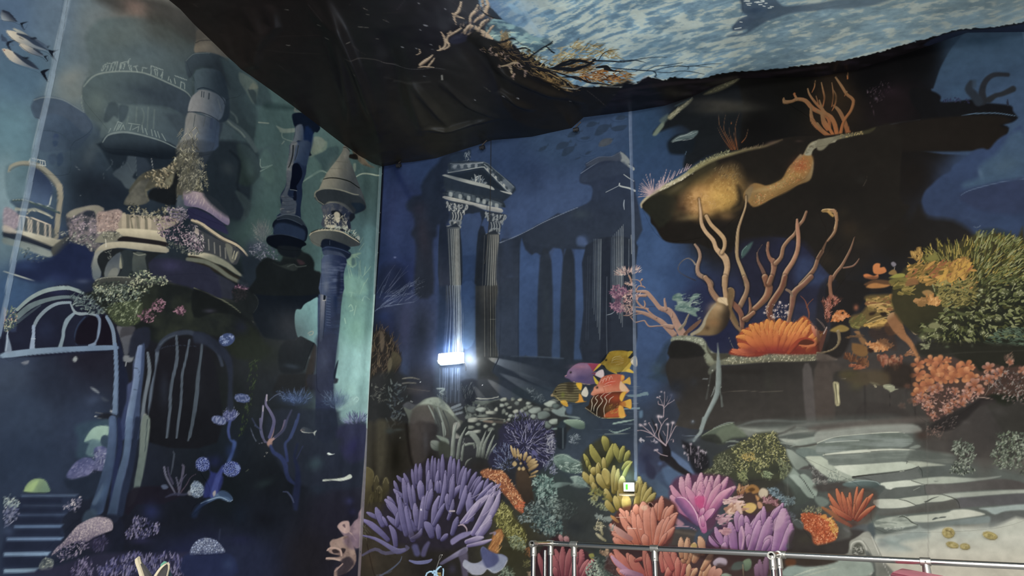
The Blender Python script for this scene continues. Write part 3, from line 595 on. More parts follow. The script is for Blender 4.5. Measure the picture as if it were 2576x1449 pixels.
p('1230,940 1300,925 1480,990 1500,1020 1420,1060 1240,1020','101828',3,1);p('1235,1010 1290,990 1400,1010 1505,1050 1500,1100 1430,1120 1260,1080 1240,1050','1e2a44',3,1,c2='141d30',g=(1250,1000,1480,1100));s('1240,1015 1290,1000 1400,1020 1500,1060',6,'34425e');s('1305,940 1305,980',4,'3c4a60');p('1260,1030 1400,1050 1460,1100 1450,1130 1260,1080','3b465c',4,.8)
p('1250,1080 1465,1110 1440,1260 1430,1449 1215,1449 1225,1250','3d4b68',2,1,c2='1b2542',g=(1240,1200,1440,1210),tx=('n','55617a',14,.5,.85,.4,2))
g(1270,1200,50,140,'5b6478',.5);g(1270,1380,40,80,'70757e',.5);p('1380,1260 1410,1250 1400,1449 1370,1449','131b30',6,.7)
# ---- lower left: steps, green orb, buttresses, corals
O(0,1070,3.823)
p('700,0 1020,-40 1020,260 940,420 860,320 800,320 700,300 720,150','35506280'[:6],12,.6)
p('780,150 830,60 900,10 1020,15 1000,100 960,100 930,160 860,135 810,150','93b5a6',3,1,c2='86a89c',g=(900,10,820,150));p('800,240 850,140 940,150 960,210 1000,240 870,300 800,280','5f7f88',5,.8);p('945,110 1000,100 1005,230 970,220 935,170','35485c',3,.95)
p('605,490 640,420 700,350 780,310 850,320 880,340 870,230 940,200 1000,240 1000,420 930,440 870,430 820,480 740,500 660,520','4c5482',4,1,c2='5a5f88',g=(700,350,800,500),tx=('n','7074a0',12,.45,.75))
d('640,420 820,320 900,430 700,510',120,18,6,['767aa6','5a5e8c','8f92b8','44497a'],ang=-45,jit=90,a=.7);d('870,230 960,210 1010,260 1000,420 900,420',50,50,6,['8088a8','6a7298','42486c','9aa0bc'],ang=120,jit=60)
p('580,520 720,520 930,440 960,480 900,640 780,720 700,640 620,600','222d40',8,.9)
p('160,680 250,655 720,670 720,760 590,860 560,960 580,1080 460,1220 380,1449 0,1449 0,1080 120,860','26314a',5,1)
for y,x0,x1,c,h in((675,170,720,'4c5f7c',26),(770,190,640,'36435c',20),(860,150,610,'3c4c6a',26),(970,100,575,'5f7aa0',34),(1090,30,575,'6c88ae',34),(1235,0,450,'7e9dbe',44),(1395,0,330,'86a5be',44)):
 p('%d,%d %d,%d %d,%d %d,%d'%(x0,y-h*.3,x1,y-h*.5,x1-30,y+h*.4,x0,y+h*.5),c,5,.95,sm=0)
for y,h in((725,50),(815,40),(920,60),(1030,60),(1160,80),(1310,90)):p('0,%d 560,%d 560,%d 0,%d'%(y-h/2,y-h/2,y+h/2,y+h/2),'1c2236',10,.55,sm=0)
p('195,620 220,570 270,525 340,510 400,530 435,590 440,640 300,648 200,640','86a273',3,1,c2='64806a',g=(250,540,400,640));p('200,630 260,560 330,530 300,600 260,640','9ab878',6,.8);s('200,640 300,648 400,645',8,'3c4c48',a=.7)
d('0,690 60,680 150,740 120,800 0,790',110,22,9,['9fb0ac','7a8c94','58687c','c0ccc4'],ang=-30,jit=120)
d('0,790 110,780 150,850 100,920 60,960 0,980',130,22,9,['6a7290','8c90a8','4c5478','363f60'],ang=-30,jit=120)
g(40,1020,80,60,'3c4c6c',.8)
d('570,800 620,740 700,690 745,700 740,780 690,840 620,820',70,22,8,['a09aa8','6e6e86','4a4e68','c0bac0'],ang=-50,jit=70)
s('1050,-60 1050,100 1030,300 1000,450 960,600 930,700 900,800',[70,80,90,100,110,120,130],'52688e',c2='2c3c56',sh='36486a',f=3)
s('1110,-60 1120,200 1080,420 1060,600 1040,800',[30,50,50,50,60],'232d50',f=4)
s('1215,-60 1200,120 1180,300 1140,450 1110,600 1080,750 1050,880',[60,66,70,80,100,110,120],'60799c',c2='32435e',sh='4a5c82',f=3)
s('1290,-60 1270,100 1240,300 1210,450 1170,600 1120,850',[50,50,56,60,70,60],'222c44',f=4)
p('1330,-60 1410,-60 1380,250 1310,600 1250,600 1300,300','6c7a74',3,1,c2='5a6a68',g=(1350,0,1280,600));s('1385,-60 1360,250',9,'38464a',a=.8)
p('1250,600 1310,600 1240,760 1190,780 1200,700','3f4c50',5,.9)
p('1250,600 1700,600 1700,680 1500,760 1290,760 1200,860 1170,800','1c1a26',5,.9)
g(960,640,40,120,'4d6a90',.6,20);p('850,750 900,660 960,560 940,660 890,760','4e6480',5,.7)
p('750,920 790,830 860,800 900,830 880,900 800,930','36485c',6,.8)
p('880,880 1100,860 1160,1000 1140,1200 1000,1240 1000,1080 1050,960','1c2132',8,.9)
p('680,990 760,930 880,880 980,885 1040,920 1045,1000 980,1030 860,1080 800,1120 720,1110 560,1180 460,1250 500,1180 580,1110','877c8c',3,1,c2='5c546c',g=(900,900,650,1200),tx=('d','c0b2b4',5,.7))
d('700,980 900,895 1030,930 1030,1000 860,1070 620,1140 590,1110',170,14,7,['b5a6a8','988b96','7a6f84','d0c2bc'],ang=-40,jit=90,a=.8)
d('470,1230 600,1140 760,1100 830,1120 800,1200 700,1260 560,1320',130,20,8,['7c7290','5c5474','42405e','9a90a4'],ang=-50,jit=80)
g(900,1130,130,100,'332f4c',.8);d('860,1100 980,1060 1000,1150 930,1250 860,1200',60,30,7,['4a4668','5a5678','35335a'],ang=-75,jit=50,a=.7)
p('340,1380 360,1310 400,1270 470,1290 480,1340 450,1390','76807e',3,1,tx=('n','3c4650',10,.4,.7));d('350,1370 400,1275 475,1300 460,1380',40,26,7,['a3a99c','6c7674','3c464e'],ang=-30,jit=80)
p('310,1449 340,1390 520,1350 700,1290 880,1240 1200,1220 1300,1230 1980,1240 1980,1449','2b2c44',10,.9)
d('640,1420 720,1300 800,1280 860,1330 850,1449 660,1449',90,36,9,['615a80','7c7498','474468','8c84a4'],ang=-85,jit=40)
d('900,1449 900,1380 1050,1310 1130,1250 1260,1240 1400,1250 1640,1250 1760,1320 1800,1449',330,46,11,['5f5e8c','4b4c7c','77749c','3a3c66','8884a8'],ang=-80,jit=25)
g(1420,830,110,110,'242c54',.95)
d('1230,940 1250,870 1350,900 1440,950 1500,930 1490,1040 1430,1060 1360,1090 1180,1090 1170,1030',200,26,9,['5c5a80','77749a','46466c','8f8aa8','33365c'],ang=-85,jit=25)
g(1320,1110,140,40,'2c2d50',.7)
g(1460,760,40,30,'1b2030',.5)
for q,w,c in(('1545,400 1560,480 1600,560 1650,650',[20,20,16,10],'5d5f74'),('1690,560 1720,480 1730,400 1720,380',[14,20,26,16],'4c4c60'),('1580,400 1590,470 1630,560',[10,18,20],'3c3c52'),('1680,670 1700,600 1720,520 1760,470',[14,16,12,8],'45445c'),('1700,650 1760,570 1800,500 1860,465',[12,10,7,4],'443c4c'),('1660,500 1680,580 1690,660',[14,18,18],'4a4c60'),('1610,470 1640,300 1630,250',[10,20,8],'3a4250')):s(q,w,c)
s('1560,690 1640,660 1740,665 1800,640',[10,22,20,8],'363a52',a=.9,f=3);p('1515,580 1560,570 1585,600 1540,615','55627e',3,.9)
p('1800,580 1850,538 1900,560 1920,620 1880,690 1820,670','7c8c9c',3,1,tx=('v','c3d0d0',5,.25));g(1920,620,50,60,'384466',.5);p('1770,640 1800,620 1810,670 1780,670','8c94a0',3,.8)
O(480,1070,3.823)
p('-10,540 40,540 90,590 100,650 50,690 0,690 -40,640','52627a',3,.9,tx=('v','a9bccc',5,.3))
p('130,310 140,430 250,470 280,520 240,640 180,680 90,690 110,560 150,470','27306a',6,1);s('280,400 230,500 200,600 180,680',[30,50,60,60],'3a4688',f=5);s('340,0 330,60 350,140 390,170 370,260 330,360',[18,20,16,40,30,40],'3a5088',f=5);g(350,250,60,90,'20305e',.6);g(200,350,100,80,'1e2554',.6)
for cx,cy,rx,ry in((80,375,70,70),(360,420,90,75)):
 p(' '.join('%d,%d'%(cx+rx*math.cos(a_*.7854),cy+ry*math.sin(a_*.7854))for a_ in range(8)),'33407c',3,1,tx=('v','93a4d8',5,.22))
p('390,390 430,380 445,410 420,440','7488bc',4,.8)
p('30,780 100,720 180,690 210,660 260,630 310,640 360,680 370,720 340,735 280,715 230,705 150,740 60,780 0,830','4a6488',3,1,c2='2a3a5c',g=(200,640,60,780));p('230,640 300,632 350,670 365,720 320,690 250,680','334868',4,.9);s('60,750 150,715 240,690 300,710 340,733 368,718',7,'8ba6c0');p('175,650 200,625 205,660 185,685','a39c98',3,.9)
s('0,860 40,790 110,740',[60,50,30],'1c2a48',f=8,a=.8)
p('-40,1200 0,1130 60,1090 120,1080 200,1100 260,1150 300,1220 200,1240 60,1240 -30,1250','8f9cb8',2,1,tx=('v','3d4668',6,.5));d('0,1120 120,1085 260,1150 280,1210 60,1200',50,20,5,['c0cadc'],ang=-90,jit=90,a=.5)
p('-100,1250 60,1240 300,1225 400,1300 380,1449 -100,1449','232c50',8,.95);g(330,1330,80,90,'2c3a5e',.8);s('250,1000 240,1100',10,'2f3850',a=.8,f=4)
s('640,-60 650,60 680,150 720,170',[24,26,20,20],'50506c');s('770,-40 760,60 735,130 720,180',[26,24,24,30],'6a5c6c',c2='8a6c68');s('880,-40 850,50 790,110 740,150',[30,24,22,26],'55506c',c2='9a7a72');p('705,165 730,135 755,145 750,190 720,205','9c7a70',4,.9)
s('990,-40 960,50 920,130 880,180 890,260 900,340',[30,26,24,26,30,30],'3c4c74',c2='28325a',f=3);s('740,200 770,260 840,310 880,380 890,450 920,520 970,560',[26,36,44,46,40,40,30],'2e3a66',c2='222b4c',f=4)
s('1000,180 970,300 1000,420 1000,560 980,700 980,800',[14,24,40,60,70,40],'1e2540',f=6);s('860,640 900,640 940,690 960,740',[8,14,18,14],'38405c');s('1050,200 990,320',10,'2a3252',a=.8)
s('545,30 575,110 600,150',[3,5,8],'5c6478');s('590,0 630,30',[16,10],'34405c');s('630,175 680,165',4,'6c6c80')
s('495,450 520,430 528,425',[2,8,2],'4a5248')
for x,y in((695,262),(705,258),(680,295)):s('%d,%d %d,%d'%(x,y,x+6,y+8),6,'94938c',a=.8)
p('1030,50 1045,25 1070,20 1120,45 1170,60 1110,75 1050,70','5c6470',3,.9,c2='262e38',g=(1040,60,1140,30));p('1028,50 1045,30 1070,40 1060,60','b29a8a',3,.9);s('1040,62 1080,70 1150,72',[6,8,3],'b7bcae');p('1150,68 1185,50 1170,75 1165,100','9aa29a',2,1)
p('1283,270 1300,262 1330,275 1355,275 1325,285 1300,285','c7d2ca',2,1)
p('1250,520 1380,510 1450,500 1500,470 1525,495 1500,515 1420,535 1330,530 1250,538','b9c2b4',2,1);p('1280,520 1400,500 1440,470 1400,480 1380,510','242b32',4,.8)
g(1170,370,100,80,'33464e',.8,-30);g(1200,620,120,60,'222c3a',.8);g(1500,730,60,50,'30335a',.8);g(1530,200,70,120,'2a2a54',.7,30)
g(1400,160,60,60,'20262e',.6);g(680,560,110,50,'202c30',.8,-20);g(1530,830,60,50,'26284a',.6)
g(450,860,120,160,'17202e',.7);g(700,900,150,100,'12151c',.7);g(450,1100,150,60,'22264a',.5)
p('1580,1449 1600,1180 1560,1180 1440,1060 1400,1000 1387,965 1430,925 1490,922 1510,970 1550,920 1580,890 1590,830 1640,825 1636,1449','8c757c',3,1,c2='a58a84',g=(1500,1100,1640,1250),tx=('n','7a6570',14,.45,.7))
p('1387,965 1430,925 1490,922 1500,970 1500,1020 1450,1040 1400,1000','b3968e',3,1);p('1430,960 1450,950 1455,985','4c3a44',3,.8)
p('1310,1120 1340,1095 1380,1090 1480,1060 1540,1160 1560,1300 1500,1400 1380,1449 1350,1449 1360,1380 1420,1330 1380,1290 1280,1290 1280,1270 1380,1265 1400,1250 1320,1230 1290,1200 1320,1180 1310,1150','9c8276',3,1,tx=('n','76605a',16,.45,.7))
p('1330,1200 1370,1190 1400,1220 1350,1230','2a2226',3,.9);p('1420,1180 1460,1190 1440,1230 1420,1210','2c2428',3,.9);s('1285,1200 1310,1180 1370,1180 1410,1200 1420,1250',16,'b79a8c');s('1280,1278 1350,1282 1420,1300',20,'b4998a');s('1450,1000 1520,1040 1560,1100',12,'b59a94',a=.8);p('1440,1100 1580,1040 1600,1150 1550,1190 1480,1170','6e5a6c',8,.7)
p('1400,1310 1500,1260 1540,1340 1440,1449 1380,1449','2a2530',5,.8);s('1360,1400 1400,1360 1430,1330',14,'9a8078')
O(480,720)
def disc(cx,cy,rx,ry,rot,c,line,n):
 P=[];ca,sa=math.cos(math.radians(rot)),math.sin(math.radians(rot))
 for a_ in range(10):
  u,v=rx*math.cos(a_*.6283),ry*math.sin(a_*.6283);P.append((cx+u*ca-v*sa,cy+u*sa+v*ca))
 p(P,c,2,1)
 for i in range(n):
  v=ry*(-.8+1.6*(i+.5)/n);h=rx*math.sqrt(max(0,1-(v/ry)**2))*.95
  Q=[(cx+u*ca-(v+6*math.sin(u/9))*sa,cy+u*sa+(v+6*math.sin(u/9))*ca)for u in np.linspace(-h,h,7)]
  s(Q,4,line,a=.75)
disc(315,515,80,60,-20,'3c4c78','7f93bc',0);d('240,500 300,460 390,490 330,540 280,570',60,14,6,['7f93bc','a3b2d4','5266a0'],ang=-30,jit=100)
disc(465,1075,78,44,8,'3c4a74','8c98bc',6);disc(345,1240,75,60,-25,'3c4470','7880a8',0);d('280,1230 340,1185 410,1210 415,1250 350,1300 300,1280',60,40,4,['7880a8','5a6296','9aa2c4'],ang='rad',jit=15,cx=345,cy=1330);disc(238,1287,75,42,15,'4c5884','a5b0d0',6)
s('345,1300 330,1380 340,1449',[30,22,20],'3a4880',f=3)
s('75,560 60,700 30,900 10,1100 -20,1300 -60,1480',[22,26,28,26,24,16],'46525e')
p('0,440 140,470 300,600 370,740 370,1000 380,1180 320,1180 330,900 290,720 160,600 60,550 0,540','242b3c',6,.9);g(60,520,90,60,'2c3344',.5)
s('700,1045 690,1130 730,1200 770,1290 750,1380 725,1449',[18,22,28,32,30,30],'6c6884',c2='4a4c72');s('665,1150 660,1220 650,1300 640,1380 660,1449',[20,18,22,22,24],'6c6a84',c2='4c5070');s('700,1045 700,1100',10,'a8a0a8');s('665,1155 663,1200',9,'a49ca4');s('940,1190 900,1270 860,1380 780,1449',[14,20,26,24],'3a3e58',f=3);s('1010,1230 990,1300 960,1380 930,1449',[24,30,30,30],'35426a',f=3);s('720,1100 780,1050 830,1030',[4,7,8],'55607c')
s('560,1270 600,1340 640,1380',10,'333c58',f=3);s('545,1360 580,1449',4,'4a5468')
s('415,568 417,570',4,'c0c8cc')
p('1030,1370 1040,1355 1075,1355 1120,1370 1150,1400 1090,1405 1040,1390','333c46',3,.8)
O(0,0)
def tuna(t,tail,c1='c7bfae',c2='4c5a6c'):
 p(t,c1,2,1,c2=c2,g=(0,0,0,0))if 0 else None
p('-20,110 20,125 70,160 110,200 130,222 60,215 -20,200','8d98a0',2,1,c2='2c3648',g=(0,210,60,140));s('0,120 50,140 100,185 130,220',[20,22,14,4],'2a3446');p('163,232 232,222 190,240 182,260 203,305 165,250','171f2c',2,1)
p('95,282 130,290 220,335 250,360 300,375 400,440 410,460 330,420 200,350 100,300','a4a89e',2,1,c2='46566c',g=(130,290,350,420));p('415,455 455,448 430,460 425,475','26303e',2,1)
p('25,310 60,303 130,320 250,370 330,430 430,492 300,478 180,440 80,380','c6bda8',2,1,c2='6f7c88',g=(60,320,350,470));s('130,335 230,372 300,420 370,460 430,494',[14,40,44,26,6],'2f3d52',f=3);p('250,378 300,366 320,380 280,395','232e3e',2,1);s('150,370 185,388',7,'6e6a62');p('428,490 470,497 528,487 480,515 470,530 503,600 450,535','141b28',2,1)
p('153,430 180,428 240,455 300,485 385,545 300,540 220,500 160,455','b9b2a2',2,1,c2='5c6878',g=(180,440,330,540));s('290,480 340,510 385,545',[16,24,5],'2e3a4c');p('385,550 430,540 405,560 428,605 395,570','1b2432',2,1)
p('-20,340 0,355 40,395 20,410 -20,400','36445a',2,.9);p('28,415 108,400 60,425 55,450 78,505 40,460','1b2230',2,1);s('80,430 88,440',6,'4a3a36')
p('-10,490 20,478 80,500 160,555 230,590 335,672 250,660 150,630 60,585','c8bda8',2,1,c2='6b7886',g=(40,500,260,650));s('100,515 170,565 240,610 300,650 335,674',[10,36,46,30,6],'2c394c',f=3);p('175,560 245,560 215,580','202a38',2,1);s('5,490 12,496',8,'8c3a34');p('358,692 440,672 405,700 398,720 427,797 372,730','121824',2,1)
p('850,-30 1300,-30 1720,90 1983,350 2150,560 2000,400 1840,420 1560,240 1400,210 1350,60 1150,120 1040,90','3a3a38',22,.75)
g(1280,80,170,90,'806a60',.85,25);g(1500,200,260,60,'454742',.6,30)
# ================= RIGHT WALL PRINT: sunken temple and reef =================
W('R')
base([(960,450,'1c2a4a'),(1000,500,'28345a'),(960,620,'1f2c50'),(1000,600,'2c3a62'),(1080,420,'27395e'),(1300,400,'2a3d5e'),(1380,370,'304666'),(1340,450,'2f4062'),(1340,550,'3a4e76'),(1290,650,'3b4f78'),(1400,520,'3d527a'),(1450,600,'3a4c72'),(1560,330,'33496c'),(1620,330,'27405f'),(1640,430,'2c4468'),(1640,560,'35507c'),(1650,640,'3a5684'),(1650,720,'3d5a8a'),(1640,850,'3c5684'),(1620,950,'384e74'),(1190,640,'36486e'),(1190,780,'34507e'),(1340,780,'35496e'),(1000,700,'25305a'),(1040,800,'38405e'),(1020,900,'333b55'),(960,850,'1a1c2a'),(980,950,'22211f'),(1060,980,'32343e'),(1250,930,'2b3340'),(1380,900,'262f3c'),(1500,950,'303a4a'),(1400,980,'2b3744'),(1560,1080,'2c3848'),(1480,1150,'3a4656'),(1450,1060,'303c48'),(980,1050,'262622'),(960,1150,'343226'),(1060,1150,'231f1c'),(1130,1100,'3a3c40'),(930,1300,'3c372b'),(950,1420,'38332b'),(1100,1400,'2a2725'),(1250,1200,'2b2c30'),(1300,1120,'2a2d3a'),(1300,1350,'3c3a2a'),(1400,1250,'33403f'),(1450,1330,'3a3c3a'),(1380,1420,'3c3a36'),(1640,1150,'30374a'),(1660,1200,'4a6080'),(1700,1050,'323846'),(1750,1000,'2c2c30'),(1700,700,'2e4670'),(1760,760,'22284a'),(1800,820,'1c2040'),(1960,700,'242844'),(2020,650,'303f74'),(1900,1000,'302d2a'),(1800,1100,'34383a'),(2000,980,'3a3530'),(2060,1000,'463e38'),(2200,1000,'433c38'),(2300,1050,'3c3834'),(2400,1100,'46403c'),(2550,1050,'3c3836'),(1750,260,'14171c'),(1900,250,'0c0c0c'),(1900,320,'0b0a0a'),(1850,280,'22221f'),(2000,230,'0c0c0a'),(2100,260,'241b12'),(2200,200,'060608'),(2300,150,'050507'),(2250,270,'181013'),(2350,300,'0a090c'),(1800,600,'1d1a18'),(1900,560,'191614'),(2050,450,'14110f'),(2200,400,'120f0c'),(2200,500,'1a1512'),(2250,600,'19140f'),(2150,650,'1f1a16'),(2300,450,'15100d'),(2350,350,'120e0b'),(2200,700,'15161c'),(2120,560,'2c231a'),(2450,130,'24384e'),(2450,200,'2e4560'),(2540,250,'33475f'),(2560,330,'354a62'),(2450,420,'30466a'),(2540,430,'3e566c'),(2400,480,'2a3a5c'),(2500,500,'2a3656'),(2400,560,'2e3c58'),(2560,560,'304668'),(2450,560,'2c3d5a'),(2100,1100,'4c4844'),(2200,1250,'6c7a72'),(2400,1250,'6d716a'),(2550,1200,'5f5a54'),(2300,1380,'8c9a94'),(2500,1390,'c4c4b4'),(2400,1420,'c8c5b2'),(2050,1380,'35302d'),(2100,1440,'80807a'),(1980,1200,'3e4845'),(2560,1440,'ccc6b4')],45)
O(900,360)
g(300,500,120,400,'2d3a66',.5);g(420,350,40,300,'141f44',.6,-25);g(330,700,60,300,'35406c',.5,5);g(250,250,60,200,'18254c',.5)  # light and dark bands: folds of the hung cloth shaded into the print
g(1600,250,250,150,'26385a',.5);g(1400,200,120,200,'2a3e64',.5)
p('820,140 900,100 1000,90 1030,190 900,220 880,320 850,440 860,560 900,700 850,800 780,800 770,900 730,980 740,1449 560,1449 575,1000 525,880 560,800 540,690 490,650 480,590 540,520 620,500 620,410 700,280 780,200','1c2638',9,.95,c2='252b38',g=(600,200,650,1449))
g(600,640,90,90,'2c2c3c',.5);g(640,900,90,300,'33303c',.6,-8)
p('1020,90 1090,70 1095,120 1075,185 1000,190 930,200 900,130','1e2c40',4,.9);d('1020,80 1095,75 1080,180 1010,120',20,34,6,['6f7c86','4c5a68','8a949a'],ang=90,jit=50,a=.8);s('1000,195 1040,182 1080,200',10,'5a6876')
p('900,190 1200,190 1320,270 1520,430 1480,510 1400,580 1390,610 860,460 840,420 840,330 880,280','25303e',4,.97)
p('920,215 1060,205 1200,192 1225,195 1330,270 1420,350 1510,430 1500,460 1480,500 1440,480 1210,245 1150,240 1060,262 960,285 880,300 870,270 900,260','5a6672',3,1,tx=('n','2c3844',16,.4,.65))
s('925,240 1000,220 1210,200',8,'8c969c');s('900,210 1000,208 1220,195 1320,265 1420,350 1510,435',5,'6f7a80',a=.8)
for i in range(8):x=930+i*34;p('%d,%d %d,%d %d,%d %d,%d'%(x,225-i*2,x+24,222-i*2,x+24,252-i*2,x,256-i*2),['7e8890','3a4652'][i%2],2,.9)
s('880,295 1000,275 1200,240 1240,262 1330,350 1430,450 1480,490',9,'99a2a2');s('1225,215 1280,260 1300,275',10,'6f7a80')
for i in range(9):x=1250+i*26;y=250+i*25;p('%d,%d %d,%d %d,%d %d,%d'%(x,y,x+18,y+12,x+12,y+34,x-4,y+20),['a3a8a4','3c4650','7c858a'][i%3],2,.9)
p('870,310 1000,300 1180,265 1240,300 1430,470 1330,440 900,320','1e2834',3,.95);d('1080,360 1160,325 1260,410 1200,420 1100,385',50,30,12,['5a6874','8b949a','44505c','a3a9a8'],ang=-70,jit=60)
p('838,315 900,322 1250,410 1320,450 1310,462 1240,440 1040,390 840,330','989e9a',2,1);p('1380,468 1480,488 1482,505 1400,482','a3a8a4',2,1)
p('865,440 900,450 1240,520 1390,560 1390,620 1000,560 850,530','2a3440',3,1)
p('880,465 1000,480 1240,540 1390,590 1385,630 860,520','4c5862',2,1,tx=('n','222c38',14,.45,.65))
for x,y in((890,480),(980,500),(1060,515),(1150,535),(1210,550),(1270,570),(1330,590)):p('%d,%d %d,%d %d,%d %d,%d'%(x,y,x+30,y+8,x+26,y+46,x-2,y+38),'97a0a0',3,.9)
p('845,520 1000,550 1250,612 1390,640 1388,680 1250,655 1080,610 850,548','b2b2a8',2,1,c2='84888a',g=(900,530,890,580));s('850,530 1000,565 1160,600',3,'6f7577',a=.7);s('1255,600 1250,655',3,'3a434c')
p('1060,600 1230,660 1240,700 1200,780 1170,900 1150,1050 1150,1449 1090,1449 1200,740 1100,690 1010,700 1000,760','232c3a',4,.95)
p('1010,740 1050,695 1110,690 1160,740 1170,820 1155,950 1150,1449 990,1449 985,900','36496e',4,1,c2='2a426c',g=(1050,700,1060,1449));p('990,1120 1060,1090 1150,1100 1150,1449 995,1449','26395c',6,.8)
def cap(x,y,sc=1.0,c='c4c4bc'):
 P=lambda u,v:'%d,%d'%(x+u*sc,y+v*sc)
 p(' '.join([P(-100,0),P(100,30),P(100,70),P(60,120),P(50,180),P(-60,180),P(-60,110),P(-95,60)]),'2c343e',3,.9)
 for u,v,u2,v2,w in((-90,10,-70,90,16),(-95,20,-95,60,12),(90,40,60,110,16),(100,40,95,80,12),(-20,30,-20,90,20),(20,40,10,110,18),(50,40,40,70,16),(-40,110,-40,180,9),(-15,110,-15,180,11),(10,110,10,180,10),(35,110,40,180,12),(60,90,70,130,10)):
  s(P(u,v)+' '+P((u+u2)/2+8,(v+v2)/2)+' '+P(u2,v2),w*sc,c,a=.8)
 d(' '.join([P(-90,10),P(95,40),P(60,110),P(-60,100)]),34,22*sc,8*sc,[c,'6f7780','3c444e'],ang=90,jit=80)
cap(960,565,1.0,'a9aca8');cap(1330,665,.98,'8f9698')
p('895,750 1000,750 990,800 900,795','737b80',2,1)
for u in(915,945,975):p('%d,765 %d,765 %d,795 %d,795'%(u-8,u+10,u+8,u-8),['2a323c','b0b0a8','4c545c'][(u//30)%3],2,.9)
s('865,808 920,800 990,805 993,820',12,'8c9292')
p('1295,830 1370,830 1368,870 1270,870','737b80',2,1);s('1240,885 1300,875 1370,880',12,'8f9596')
for u in(1310,1335,1355):s('%d,840 %d,865'%(u,u),8,'2a323c')
p('800,820 870,820 990,820 1000,1449 800,1449','222b38',3,.97)
p('862,815 988,815 1000,1449 900,1449','3c444e',3,1,sm=0,c2='5c6264',g=(870,900,990,900))
p('800,810 860,810 900,1449 800,1449','1c2535',5,.9,c2='343a4c',g=(800,900,880,1449))
for i,(xt,xb)in enumerate(((880,905),(905,930),(922,944),(940,958),(955,970),(968,982),(980,996))):
 s('%d,835 %d,1100 %d,1449'%(xt,(xt+xb)/2-2,xb),[7,8,9],['6f7678','8a908e','9aa09c','a4a69e','b4b4aa','9ea09a','878c8a'][i],a=.75,sm=0);s('%d,840 %d,1449'%(xt+9,xb+8),5,'1c242e',a=.7,sm=0)
p('1240,885 1365,885 1362,1449 1140,1449 1150,1200 1200,900','232a34',3,.97)
p('1165,860 1240,880 1240,1449 1140,1449','1e2530',4,.9)
p('1255,885 1367,885 1362,1449 1250,1449','3e4346',3,1,sm=0,c2='646460',g=(1260,900,1362,900))
for i,(xt,xb)in enumerate(((1228,1205),(1262,1232),(1285,1256),(1300,1282),(1318,1300),(1336,1320),(1350,1340),(1361,1358))):
 s('%d,895 %d,1449'%(xt,xb),[6,7],['4c5054','6c7070','7c7f7c','989992','a5a59c','94958f','82847f','98998f'][i],a=.7,sm=0);s('%d,895 %d,1449'%(xt+9,xb+9),5,'1d232c',a=.75,sm=0)
p('200,1449 200,1250 300,1170 420,1180 480,1300 500,1449','161c2c',20,.6)
for q in('200,1449 290,1300 370,1175','300,1449 400,1300 500,1175','280,1449 420,1290 500,1230','340,1449 440,1400 525,1355','320,1380 400,1250 430,1200','250,1449 300,1330 330,1240','400,1449 460,1380 500,1370'):s(q,[5,3,1],'6f7690',a=.5)
g(370,1105,14,10,'7f8ab4',.7)
O(900,720)
d('170,260 300,60 520,-30 560,60 540,170 380,190',46,130,3,['7d88a0','5a6480','99a2b4'],ang=-30,jit=22,cx=160,cy=270,a=.5,curve=12)
for q in('160,265 300,160 500,0','240,200 350,100 470,10','200,230 330,170 430,100 500,0','280,200 400,180 555,155','300,150 430,90 560,60','160,250 330,190 530,170','170,20 200,0','230,120 260,20 290,0'):s(q,[4,4,2],'7c88a4',a=.6)
g(270,300,120,100,'1e2a50',.8);g(460,400,70,260,'383c5a',.8);g(640,420,140,300,'262c38',.7);g(460,800,60,160,'34405c',.7);g(330,400,60,120,'272e50',.6)
p('790,5 860,5 880,640 760,640 780,300','243148',8,.8,sm=0)
p('860,5 1000,5 1012,640 830,640 845,400','454c54',4,.95,sm=0,c2='33405a',g=(900,0,900,260))  # bluish lower shaft and flutes: lamp glow put into the column colour
for i,(xt,xm,xb)in enumerate(((868,880,850),(895,905,885),(920,928,925),(940,940,945),(955,960,962),(970,975,972),(982,985,984),(995,1000,1000),(998,1018,1014))):
 s('%d,0 %d,260 %d,640'%(xt,xm,xb),[7,7,10],['4a5670','6a7690','7c89a0','97a3b0','a8b4be','b4c0c8','b0bcc4','a5b0ba','8c98a4'][i],a=.8)
 s('%d,0 %d,260 %d,640'%(xt+9,xm+9,xb+8),5,'18243c',a=.6)
p('1000,0 1145,0 1140,500 1020,600 1018,300','2e446c',4,.95,c2='3c506c',g=(1060,50,1060,500))
p('1140,5 1365,5 1362,900 1160,900 1140,500','3c3e3f',4,.97,sm=0,c2='25282a',g=(1200,0,1200,330))
for i,x in enumerate((1228,1262,1284,1310,1328,1340,1352,1361)):s('%d,0 %d,330 %d,680'%(x,x+1,x),[4,5,3],['62625c','3c3d3c','747468','57584f','6a6a60','5c5c54','7a7a70','8f8f84'][i],a=.8);s('%d,0 %d,600'%(x+9,x+9),5,'15181c',a=.7)
s('1280,325 1340,325',4,'7c7c72',a=.7)
p('745,700 1160,700 1160,910 1000,920 995,1130 750,1080','38404c',14,.8,sm=0)
for x in(800,830,870,905,950,985):s('%d,790 %d,1120'%(x,x-6),8,'5a6474',a=.6)
for x in(850,920,970):s('%d,790 %d,1000'%(x,x-4),6,'8792a6',a=.5)
p('1000,920 1160,910 1150,1100 1100,1140 1040,1120','22262e',6,.85)
d('1000,920 1140,920 1140,1060 1010,1060',26,60,5,['42484c','5a6062'],ang=100,jit=25,a=.7)
p('1160,880 1365,870 1365,1070 1150,1080','33363a',12,.7,sm=0);s('1150,1080 1260,1085 1360,1065',10,'8b8f88');s('1140,1105 1260,1110 1365,1090',12,'5f6664');p('1125,1110 1365,1100 1360,1130 1250,1160 1130,1130','4a524f',4,.95)
s('915,1170 990,1140',26,'6c757c');s('930,1195 1010,1170',22,'59626a');s('950,1230 1020,1210',22,'6c757a')
